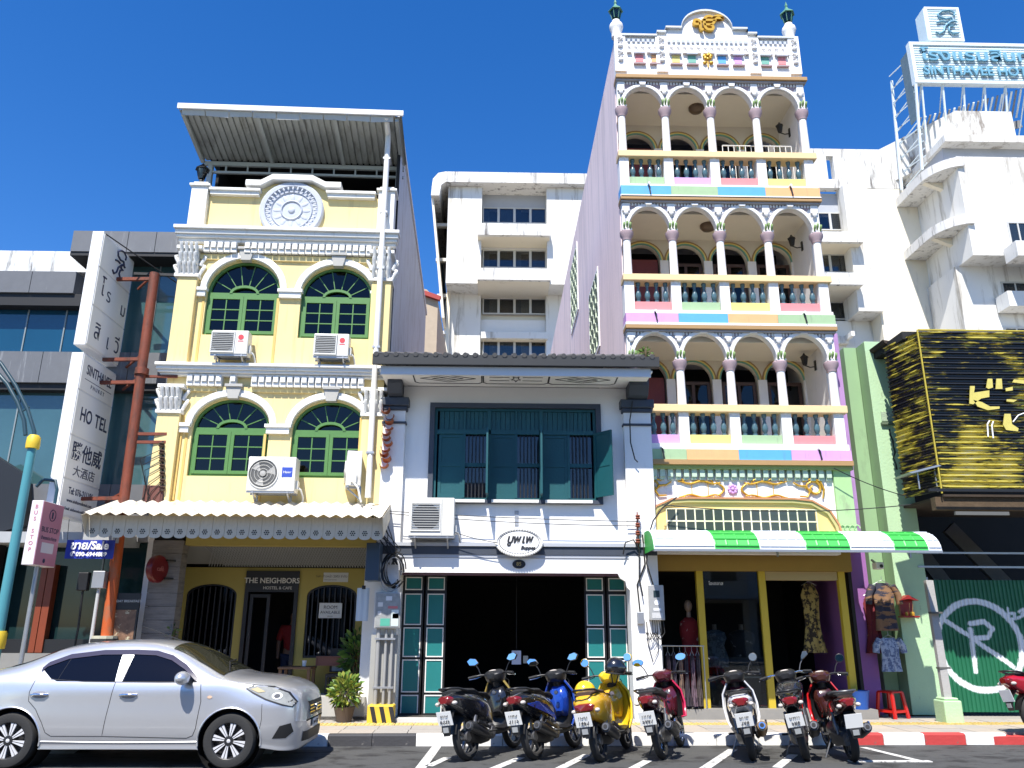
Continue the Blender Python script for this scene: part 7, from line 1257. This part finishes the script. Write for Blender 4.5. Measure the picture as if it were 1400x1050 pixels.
# meters on the right pillar of the white house
me_ = thing('meter_box', 'grey electric meter box on the white pillar beside the clothes shop', 'box', (2.72, -.3, 1.7)); p0, p1 = at(887, 800, -.25), at(909, 848, -.25)
part('box', MB().box(p0.x, p1.x, -.27, -.12, p1.z, p0.z), M('meter_grey', (.45, .45, .44), .4, var=.2, scale=8, metal=.3), me_, bev=.008); w_ = p1.x - p0.x; part('window', MB().box(p0.x + w_ * .28, p1.x - w_ * .3, -.276, -.27, p0.z - .2, p0.z - .09), M('meter_glass', (.03, .05, .06), .1), me_); part('dial', MB().lathe([(.045, -.276), (.045, -.271)], (p0.x + w_ / 2, 0, p0.z - .29), 14, 'y'), WHT_INK, me_); part('label', MB().box(p0.x + .06, p1.x - .06, -.275, -.271, p0.z - .42, p0.z - .38), WHT_INK, me_); part('label', MB().box(p0.x + .03, p1.x - .03, -.275, -.271, p1.z + .03, p1.z + .12), M('label_pale', (.55, .55, .55), .5, var=.4, scale=20), me_)
for k in range(6): x = p0.x + .05 + k * .035; part('lead', MB().tube([(x, -.2, p1.z), (x + random.uniform(-.02, .02), -.22, p1.z - .2), (x + random.uniform(-.12, .04), -.22, p1.z - .32), (x - .12, -.18, p1.z - .2)], .008, 5), CABLE, me_, sm=60)
j2 = thing('junction_box', 'small grey junction box left of the meter box', 'box', (2.5, -.2, 1.7)); p = at(876, 845, -.2); part('box', MB().box(p.x - .055, p.x + .055, -.22, -.12, p.z - .1, p.z + .1), STEEL, j2, bev=.01); part('conduit', MB().tube([(p.x, -.16, p.z + .1), (p.x - .03, -.15, p.z + .55), (p.x + .12, -.15, p.z + .9), (p.x + .1, -.15, 3.2)], .014, 6), CABLE, j2, sm=60)
cab('hanging_cable', 'black cable looping from the meter box past the yellow panel', [at(893, 800, -.2), at(884, 770, -.2), at(886, 735, -.2), at(893, 712, -.2), at(906, 694, -.1), at(925, 680, -.05)], .014)
cab('hanging_cable', 'black cable arching over the right pillar head', [at(852, 758, -.2), at(855, 742, -.25), at(866, 738, -.25), at(874, 752, -.2), at(874, 790, -.2), at(879, 815, -.2)], .013)
cab('hanging_cable', 'grey cable hanging below the junction box in loops', [at(884, 850, -.15), at(886, 880, -.15), at(893, 905, -.15), at(900, 890, -.15), at(899, 862, -.15)], .008)
cab('hanging_cable', 'black cable dangling down the upper right pilaster', [at(865, 548, -.22), at(861, 575, -.22), at(862, 605, -.22), at(868, 628, -.22), at(872, 632, -.22)], .012)
ins = thing('insulator_rack', 'rusty insulator rack standing on the right pillar', 'rack', (2.6, -.2, 3.05)); 
for k in range(4): p = at(872, 740 - k * 11, -.2); part('insulator', MB().lathe([(.03, -.04), (.05, -.02), (.03, 0), (.05, .02), (.03, .04)], p, 8), RUST, ins, sm=40)
a, c = at(873, 750, -.18), at(871, 700, -.18); part('bar', MB().bar(a, c, .02), RUST, ins)
in2 = thing('wall_insulator_rack', 'dark insulator rack with tangled wires at the yellow house corner', 'rack', (-5.95, -.2, 3.9)); b = MB()
for k in range(7): p = at(222 - k * .2, 668 - k * 10, -.25); part('insulator', MB().lathe([(.03, -.045), (.055, -.02), (.03, 0), (.055, .02), (.03, .045)], p, 8), M('brown_ceramic', (.05, .03, .025), .3), in2, sm=40)
a, c = at(223, 690, -.22), at(223, 603, -.22); part('bar', MB().bar(a, c, .03), BLACK, in2)
for k in range(7): p = at(222, 668 - k * 9, -.26); part('wire', MB().tube([p, p + Vector((-.12 - .04 * k, -.02, -.15 - .05 * random.random())), p + Vector((-.2 - .1 * random.random(), 0, -.45)), at(190 + random.random() * 20, 690, -.3)], .007, 4), CABLE, in2, sm=60)
kb = thing('brown_switch_box', 'brown metal switch box behind the pole above the awning', 'box', (-6.1, -.2, 3.7)); p0, p1 = at(198, 664, -.2), at(222, 694, -.2); part('box', MB().box(p0.x, p1.x, -.25, -.05, p1.z, p0.z), M('box_brown', (.10, .035, .025), .6, var=.3), kb, bev=.01); part('door', MB().box(p0.x + .04, p1.x - .04, -.26, -.25, p1.z + .04, p0.z - .04), M('box_brown2', (.14, .05, .035), .6), kb)
for i, (p, q_, s_, l) in enumerate(((at(520, 698, -.25), at(872, 713, -.2), .03, 'upper thin service wire across the white wall'), (at(521, 701, -.25), at(872, 719, -.2), .05, 'lower thin service wire across the white wall'), (at(622, 728, -.3), at(680, 742, -.3), .02, 'short wire running to the oval sign'), (at(905, 690, -.1), at(1245, 690, -.2), .12, 'slack wire crossing the frieze to the burnt shop'), (at(1140, 640, -.1), at(1245, 680, -.2), .05, 'wire slung from the townhouse to the green pier'), (at(222, 690, -.3), at(520, 690, -.3), .07, 'dark wire running along the top of the cream awning'))): cab('service_wire', l, [p, q_], .007 if i < 3 else .009, sag=s_)
# planting
LEAF = [M('leaf_%d' % i, c, .5, var=.3, scale=9, spec=.4) for i, c in enumerate(((.10, .20, .03), (.18, .26, .04), (.05, .11, .025), (.34, .36, .06)))]
def shrub(name, label, c, rx, rz, n, mats, leafL=.1, pot=None):
    t = thing(name, label, 'plant', (c[0], c[1], c[2])); cs = [MB() for _ in mats]
    for i in range(n):
        a, u, r = random.random() * 2 * PI, random.uniform(-1, 1), random.random() ** .4; v = math.sqrt(1 - u * u); p = Vector((c[0] + rx * r * v * cos(a), c[1] + rx * .8 * r * v * sin(a), c[2] + rz * (1 + r * u)))
        d = Vector((v * cos(a), v * sin(a), u + .5 + random.uniform(-.4, .4))).normalized(); s_ = d.orthogonal().normalized(); s_.rotate(Matrix.Rotation(random.random() * 6, 3, d)); L = leafL * random.uniform(.7, 1.4)
        cs[random.randrange(len(mats))].add([p, p + d * L * .5 + s_ * L * .22, p + d * L - Vector((0, 0, L * .2)), p + d * L * .5 - s_ * L * .22], [(0, 1, 2), (0, 2, 3)])
    for b, m_ in zip(cs, mats): o = part('leaves', b, m_, t); o['kind'] = 'stuff'
    st = MB()
    for k in range(6): a = k * 1.05; st.tube([(c[0], c[1], c[2] - .05), (c[0] + rx * .3 * cos(a), c[1] + rx * .3 * sin(a), c[2] + rz * .8), (c[0] + rx * .7 * cos(a), c[1] + rx * .6 * sin(a), c[2] + rz * 1.5)], [.014, .01, .004], 5)
    part('stems', st, M('plant_stem', (.12, .09, .04), .8), t)['kind'] = 'stuff'
    if pot: part('pot', MB().lathe([(pot * .7, c[2] - pot * 1.3), (pot, c[2] - .02), (pot * 1.05, c[2]), (pot * .9, c[2] - .01), (.01, c[2] - .03)], (c[0], c[1], 0), 16), M('pot_clay', (.10, .07, .05), .8, var=.2), t, sm=40)
    return t
shrub('potted_shrub', 'sunlit yellow green leafy shrub in a pot beside the striped post', (-2.42, -.3, .38), .23, .24, 420, LEAF[:2] + [LEAF[3]], .11, .17)
shrub('potted_shrub', 'dark leafy plant standing in the porch beside the right window', (-2.45, .75, .7), .22, .42, 260, [LEAF[2], LEAF[0]], .16, .15)
shrub('creeping_plant', 'thin dark climbing plant at the edge of the planked pier', (-5.42, -.06, 1.15), .07, .3, 60, [LEAF[2]], .08)
shrub('roof_weed', 'small green weed growing in the white house gutter', (2.62, -1.0, 6.2), .1, .09, 50, [LEAF[0]], .07)
part('plant_stand', MB().box(-2.7, -2.3, .38, .72, .5, .56), BLACK, bpy.data.objects['yellow_shophouse'])
# porch furniture
WD = M('porch_wood', (.13, .07, .035), .6, var=.3)
tb_ = thing('cafe_table', 'small wooden cafe table inside the porch', 'table', (-3.4, .6, .2)); part('top', MB().box(-3.72, -3.15, .35, .85, .92, .96), WD, tb_, bev=.008)
for x in (-3.68, -3.19): 
    for y in (.4, .8): part('leg', MB().box(x - .025, x + .025, y - .025, y + .025, .5, .92), WD, tb_)
part('cup', MB().lathe([(.03, .965), (.04, 1.06)], (-3.3, .5, 0), 12), TRIM, None); o = bpy.data.objects['cup']; tag(o, 'white cup standing on the porch cafe table', 'cup')
tr = thing('wooden_tray', 'reddish wooden tray leaning on the porch bench', 'tray', (-3.05, .75, .97)); part('tray', MB().frame(-3.18, -2.72, .96, 1.12, .02, .86, .9), M('red_wood', (.22, .08, .05), .5), tr); part('tray_base', MB().box(-3.16, -2.74, .88, .895, .98, 1.1), M('red_wood', None), tr)
ch = thing('porch_chair', 'dark porch chair with white cushion behind the plinth', 'chair', (-2.75, .8, .5)); part('seat', MB().box(-2.95, -2.55, .65, 1.0, .78, .83), BLACK, ch); part('backrest', MB().box(-2.95, -2.55, .98, 1.02, .85, 1.25), BLACK, ch); part('cushion', MB().box(-2.9, -2.62, .92, .97, .86, 1.12), M('cushion_pale', (.35, .35, .32), .9), ch, bev=.02)
for x in (-2.93, -2.57):
    for y in (.67, .98): part('leg', MB().box(x - .02, x + .02, y - .02, y + .02, .5, .78), BLACK, ch)
# person standing in the hostel doorway
def skin_body(name, verts, edges, mat, parent, root=0):
    me = bpy.data.meshes.new(name); me.from_pydata([v[0] for v in verts], edges, []); o = link(name, me, mat, parent)
    md = o.modifiers.new('skin', 'SKIN'); me.skin_vertices.new() if not me.skin_vertices else None
    for i, v in enumerate(verts): me.skin_vertices[0].data[i].radius = v[1] if isinstance(v[1], tuple) else (v[1], v[1])
    me.skin_vertices[0].data[root].use_root = True; sb = o.modifiers.new('sub', 'SUBSURF'); sb.levels = 1; sb.render_levels = 2; return o
pe = thing('person', 'person in red shirt and jeans standing in the dark doorway', 'person', (-3.98, 2.35, .2)); SK = M('skin_tone', (.30, .17, .11), .6)
T_ = Matrix.Translation((0, 0, 0))
V_ = [((0, 0, .92), (.15, .1)), ((0, 0, 1.12), (.14, .095)), ((0, .01, 1.32), (.17, .11)), ((0, .01, 1.44), (.09, .07)), ((0, -.01, 1.52), .052), ((0, -.02, 1.62), (.07, .085)), ((0, -.02, 1.72), (.06, .07)),
      ((.2, 0, 1.40), .058), ((.26, .0, 1.14), .045), ((.2, -.14, .98), .036), ((.13, -.2, .95), .028), ((-.2, 0, 1.40), .058), ((-.26, .0, 1.14), .045), ((-.24, -.08, .9), .036), ((-.23, -.12, .82), .028),
      ((.1, 0, .84), .092), ((.11, -.02, .48), .065), ((.11, .0, .09), .042), ((.12, -.13, .035), .036), ((-.1, 0, .84), .092), ((-.12, .0, .48), .065), ((-.13, .02, .09), .042), ((-.15, -.11, .035), .036)]
E_ = [(0, 1), (1, 2), (2, 3), (3, 4), (4, 5), (5, 6), (2, 7), (7, 8), (8, 9), (9, 10), (2, 11), (11, 12), (12, 13), (13, 14), (0, 15), (15, 16), (16, 17), (17, 18), (0, 19), (19, 20), (20, 21), (21, 22)]
bd = skin_body('body', V_, E_, SK, pe)
def sleeve(name, idx, edges, grow_, mat): return skin_body(name, [(V_[i][0], tuple(r + grow_ for r in (V_[i][1] if isinstance(V_[i][1], tuple) else (V_[i][1],) * 2))) for i in idx], edges, mat, pe)
sleeve('shirt', [0, 1, 2, 3, 7, 11, 8, 12], [(0, 1), (1, 2), (2, 3), (2, 4), (2, 5), (4, 6), (5, 7)], .03, M('red_shirt', (.32, .02, .02), .8)); sleeve('trousers', [0, 15, 16, 17, 19, 20, 21], [(0, 1), (1, 2), (2, 3), (0, 4), (4, 5), (5, 6)], .016, M('blue_jeans', (.03, .05, .11), .8, var=.3, scale=12))
part('hair', MB().ball((0, .005, 1.70), .085, .1, .09, 14, 8, -.25, 1), None, pe, sm=60).data.materials.append(M('dark_hair', (.012, .01, .009), .6)); bpy.data.objects['hair'].data.transform(Matrix.Translation(ORG[pe.name]))
part('nose', MB().ball((0, -.105, 1.62), .014, .018, .022, 8, 6), SK, pe, sm=60).data.transform(Matrix.Translation(ORG[pe.name]))
for x in (-.028, .028): part('eye', MB().ball((x, -.098, 1.645), .011, .008, .007, 8, 5), M('eye_dark', (.02, .015, .012), .3), pe).data.transform(Matrix.Translation(ORG[pe.name]))
part('mouth', MB().box(-.022, .022, -.1, -.094, 1.575, 1.582), M('lip_tone', (.25, .09, .08), .5), pe).data.transform(Matrix.Translation(ORG[pe.name]))
# clothes and goods at the shop
def garment(name, label, x, y, z, w_, h_, mat, dress=False, rz=0, tilt=0):
    t = local(name, label, 'clothing'); b = MB(); secs = []
    for k, (f, g) in enumerate(((.5, .02), (1, .05), (.86, .09), (.8, .1), (.84, .1), (.9 if not dress else 1.05, .1), (.98 if not dress else 1.3, .11))):
        zz = -h_ * k / 6; W_ = w_ / 2 * f; n = 22; secs.append([(W_ * cos(2 * PI * i / n), g * (.6 + .4 * cos(2 * PI * i / n * 7 + k)) * sin(2 * PI * i / n), zz) for i in range(n)])
    part('cloth', b.loft(secs, True, False), mat, t, sm=60)
    for s_ in (-1, 1): part('sleeve', MB().tube([(s_ * w_ * .42, 0, -.06 * h_), (s_ * w_ * .62, 0, -.25 * h_), (s_ * w_ * (.66 if not dress else .6), 0, -.45 * h_)], [.07, .065, .06], 8), mat, t, sm=60) if not dress else None
    part('hanger', MB().tube([(-w_ * .4, 0, -.03), (0, 0, .05), (w_ * .4, 0, -.03)], .006, 5).tube([(0, 0, .05), (0, 0, .12)], .004, 5), STEEL, t)
    t.location = (x, y, z); t.rotation_euler = (0, tilt, rz); return t
def pattern(name, a, c, scale=(12, 12, 12), thr=(.48, .52)): return M(name, a, .85, dirt=c, dscale=scale, damt=thr)
p = at(1207, 797, .85); garment('hanging_coat', 'brown and navy patterned coat hung on the purple pier', p.x - .02, .85, p.z, .46, .85, pattern('ethnic_print', (.22, .12, .06), (.03, .03, .05), (2, 2, 9)), rz=.1)
p = at(1213, 872, .8); garment('hanging_shirt', 'pale blue checked shirt hung below the patterned coat', p.x + .02, .8, p.z, .42, .58, pattern('blue_check', (.36, .42, .52), (.12, .16, .27), (14, 14, 14)), rz=.15)
p = at(1190, 812, .92); garment('hanging_wrap', 'dark red wrap hanging behind the patterned coat', p.x, .95, p.z, .3, 1.05, pattern('red_wrap', (.15, .015, .02), (.25, .12, .03), (9, 9, 9), (.58, .62)), True)
def mannequin(name, label, x, y, z0, mat, h_, w_, head=False):
    t = local(name, label, 'mannequin'); part('dress', MB().loft([[(w_ * f * cos(2 * PI * i / 18), .75 * w_ * f * sin(2 * PI * i / 18) * (1 + .06 * cos(i * 3)), zz) for i in range(18)] for f, zz in ((1.15, 0), (1.0, h_ * .3), (.72, h_ * .58), (.95, h_ * .78), (.85, h_ * .93), (.35, h_))]), mat, t, sm=60)
    part('neck', MB().lathe([(.045, h_), (.04, h_ + .1)], n=10), M('mannequin_skin', (.35, .25, .18), .4), t, sm=50); part('stand', MB().lathe([(.14, -z0 + .3), (.14, -z0 + .32), (.02, -z0 + .34), (.02, .0)], n=12), STEEL, t)
    if head: part('head', MB().ball((0, 0, h_ + .2), .075, .09, .11, 12, 8), _M['mannequin_skin'], t, sm=60); 
    t.location = (x, y, z0); return t
mannequin('dressed_mannequin', 'mannequin in a long red dress behind the first shop post', 3.58, .95, .62, pattern('red_dress', (.22, .012, .015), (.4, .3, .28), (7, 7, 7), (.62, .64)), 1.2, .2, True)
mannequin('shirt_mannequin', 'headless mannequin in a checked shirt in the shop window', 4.08, 1.1, .95, pattern('grey_check', (.22, .26, .3), (.1, .12, .16), (12, 12, 12)), .65, .22)
mannequin('shirt_mannequin', 'headless mannequin in a dark floral shirt in the shop window', 4.56, 1.05, .85, pattern('dark_floral', (.03, .03, .035), (.35, .33, .32), (6, 6, 6), (.6, .63)), .75, .26)
garment('hanging_dress', 'yellow and black printed dress hanging in the open shop', 6.0, 1.3, 2.45, .36, 1.25, pattern('gold_print', (.42, .32, .1), (.04, .03, .02), (9, 9, 9)), True)
for i in range(6): garment('rack_garment', 'trousers %s on the shop doorway rail' % ('nearest the white pillar', 'second from the pillar', 'third from the pillar', 'fourth from the pillar', 'fifth from the pillar', 'last in the row')[i], 3.03 + i * .105, .32 + .03 * (i % 2), 1.2, .09, .85, pattern('rack_cloth_%d' % i, ((.20, .14, .15), (.12, .1, .14), (.25, .17, .13), (.06, .05, .07), (.18, .12, .16), (.10, .08, .08))[i], (.04, .03, .04), (8, 8, 4)), True)
rk = thing('clothes_rail', 'steel clothes rail in the left shop doorway', 'rail', (3.3, .33, .3)); part('bar', MB().tube([(2.92, .34, 1.33), (3.68, .34, 1.33)], .012, 6), STEEL, rk)
for x in (2.94, 3.66): part('upright', MB().tube([(x, .34, .15 if x < 3 else .3), (x, .34, 1.33)], .012, 6), STEEL, rk)
dc = thing('display_case', 'dark glass display case at the foot of the shop window', 'case', (4.3, .9, .3)); part('base', MB().box(3.85, 4.75, .75, 1.15, .3, .78), M('case_dark', (.05, .05, .055), .3), dc); part('top', MB().box(3.83, 4.77, .73, 1.17, .785, .81), STEEL, dc)
stl = local('plastic_stool', 'red plastic stool beside the green pier', 'stool'); RP = M('red_plastic', (.55, .015, .01), .35, var=.06); part('seat', MB().box(-.155, .155, -.155, .155, .42, .455), RP, stl, bev=.02)
for sx in (-1, 1):
    for sy in (-1, 1): part('leg', MB().bar((sx * .135, sy * .135, .43), (sx * .18, sy * .18, 0), .06, .035), RP, stl)
for s_ in (-1, 1): part('stretcher', MB().bar((-.16, s_ * .163, .12), (.16, s_ * .163, .12), .02, .04), RP, stl); part('stretcher', MB().bar((s_ * .163, -.16, .12), (s_ * .163, .16, .12), .02, .04), RP, stl)
p = atz(1221, 982, .13); stl.location = (p.x, p.y, .13); stl.rotation_euler = (0, 0, .5)
bk = thing('blue_bucket', 'blue plastic bucket standing on the shop step', 'bucket', (6.15, .5, .3)); x = at(1171, 940, .5).x; part('bucket', MB().lathe([(.12, .3), (.165, .58), (.175, .6), (.16, .6), (.115, .32), (.01, .32)], (x, .42, 0), 20), M('blue_plastic', (.015, .09, .38), .35), bk, sm=40); part('handle', MB().tube([(x + .17 * cos(a), .42 - .1 * sin(a), .6 - .06 * sin(a)) for a in [PI * k / 10 for k in range(11)]], .006, 5), STEEL, bk)
sh_ = thing('spirit_shrine', 'small red spirit shrine fixed on the green pier', 'shrine', (7.6, .9, 2.0)); p = at(1241, 832, .9); RD = M('shrine_red', (.28, .015, .012), .45, var=.2); part('back', MB().box(p.x - .12, p.x + .12, PY - .06, PY, p.z - .13, p.z + .15), RD, sh_); part('shelf', MB().box(p.x - .15, p.x + .15, PY - .22, PY, p.z - .16, p.z - .13), RD, sh_); part('roof', MB().prism([(p.x - .18, p.z + .14), (p.x, p.z + .24), (p.x + .18, p.z + .14), (p.x, p.z + .17)], PY - .2, PY), RD, sh_)
for dx in (-.05, .03, .07): part('incense_pot', MB().lathe([(.02, p.z - .13), (.028, p.z - .09), (.02, p.z - .06)], (p.x + dx, PY - .14, 0), 8), GOLD, sh_, sm=40)
part('incense', MB().bar((p.x, PY - .14, p.z - .08), (p.x + .02, PY - .15, p.z + .1), .006).bar((p.x + .06, PY - .14, p.z - .08), (p.x + .08, PY - .15, p.z + .08), .006), M('incense_tan', (.4, .25, .1), .8), sh_)
cc = thing('security_camera', 'white security camera under the striped awning', 'camera', (6.85, .1, 2.5)); p = at(1198, 774, .1); part('body', MB().box(p.x - .07, p.x + .07, -.05, .12, p.z - .06, p.z + .06), TRIM, cc, bev=.015); part('lens', MB().lathe([(.03, -.06), (.03, -.05)], (p.x + .02, 0, p.z - .01), 12, 'y'), BLACK, cc); part('mount', MB().bar((p.x, .1, p.z + .05), (p.x, .25, p.z + .12), .03), STEEL, cc)
vent = thing('wall_vent', 'narrow slotted grey vent above the oval sign', 'vent', (.38, 0, 3.35)); part('frame', MB().frame(.345, .415, 3.36, 3.62, .008, -.015, 0), GREYW, vent); rep('slot', MB().box(-.027, .027, -.01, 0, -.006, .006), GREYW, vent, [(.38, 0, 3.385 + i * .03) for i in range(8)])

# houses across the street, behind the camera: seen only as reflections in glass and paint
OW = [M('opposite_wall_%d' % i, c, .85, var=.12, scale=1) for i, c in enumerate(((.55, .5, .42), (.42, .46, .5), (.6, .55, .5), (.5, .4, .34)))]
for i in range(6):
    x0 = -21 + i * 7; hgt = (8.5, 7.2, 9.4, 7.8, 9.0, 7.0)[i]; t = thing('opposite_shophouse', '%s shophouse across the street behind the viewer' % ('first', 'second', 'third', 'fourth', 'fifth', 'sixth')[i], 'building', (x0 + 3.5, -30, .14), group='shophouses across the street')
    part('wall', MB().box(x0, x0 + 6.98, -36, -30, .14, hgt), OW[i % 4], t); part('shop_front', MB().box(x0 + .4, x0 + 6.6, -30, -29.95, .2, 3.0), DARK, t); part('canopy', MB().box(x0 + .1, x0 + 6.9, -30, -28.4, 3.2, 3.35), OW[(i + 1) % 4], t)
    rep('window', MB().box(-.7, .7, -30, -29.96, 0, 1.5), T3, t, [(x0 + 1.3 + 2.2 * k, 0, z) for k in range(3) for z in (4.2, 6.3) if z + 1.8 < hgt])
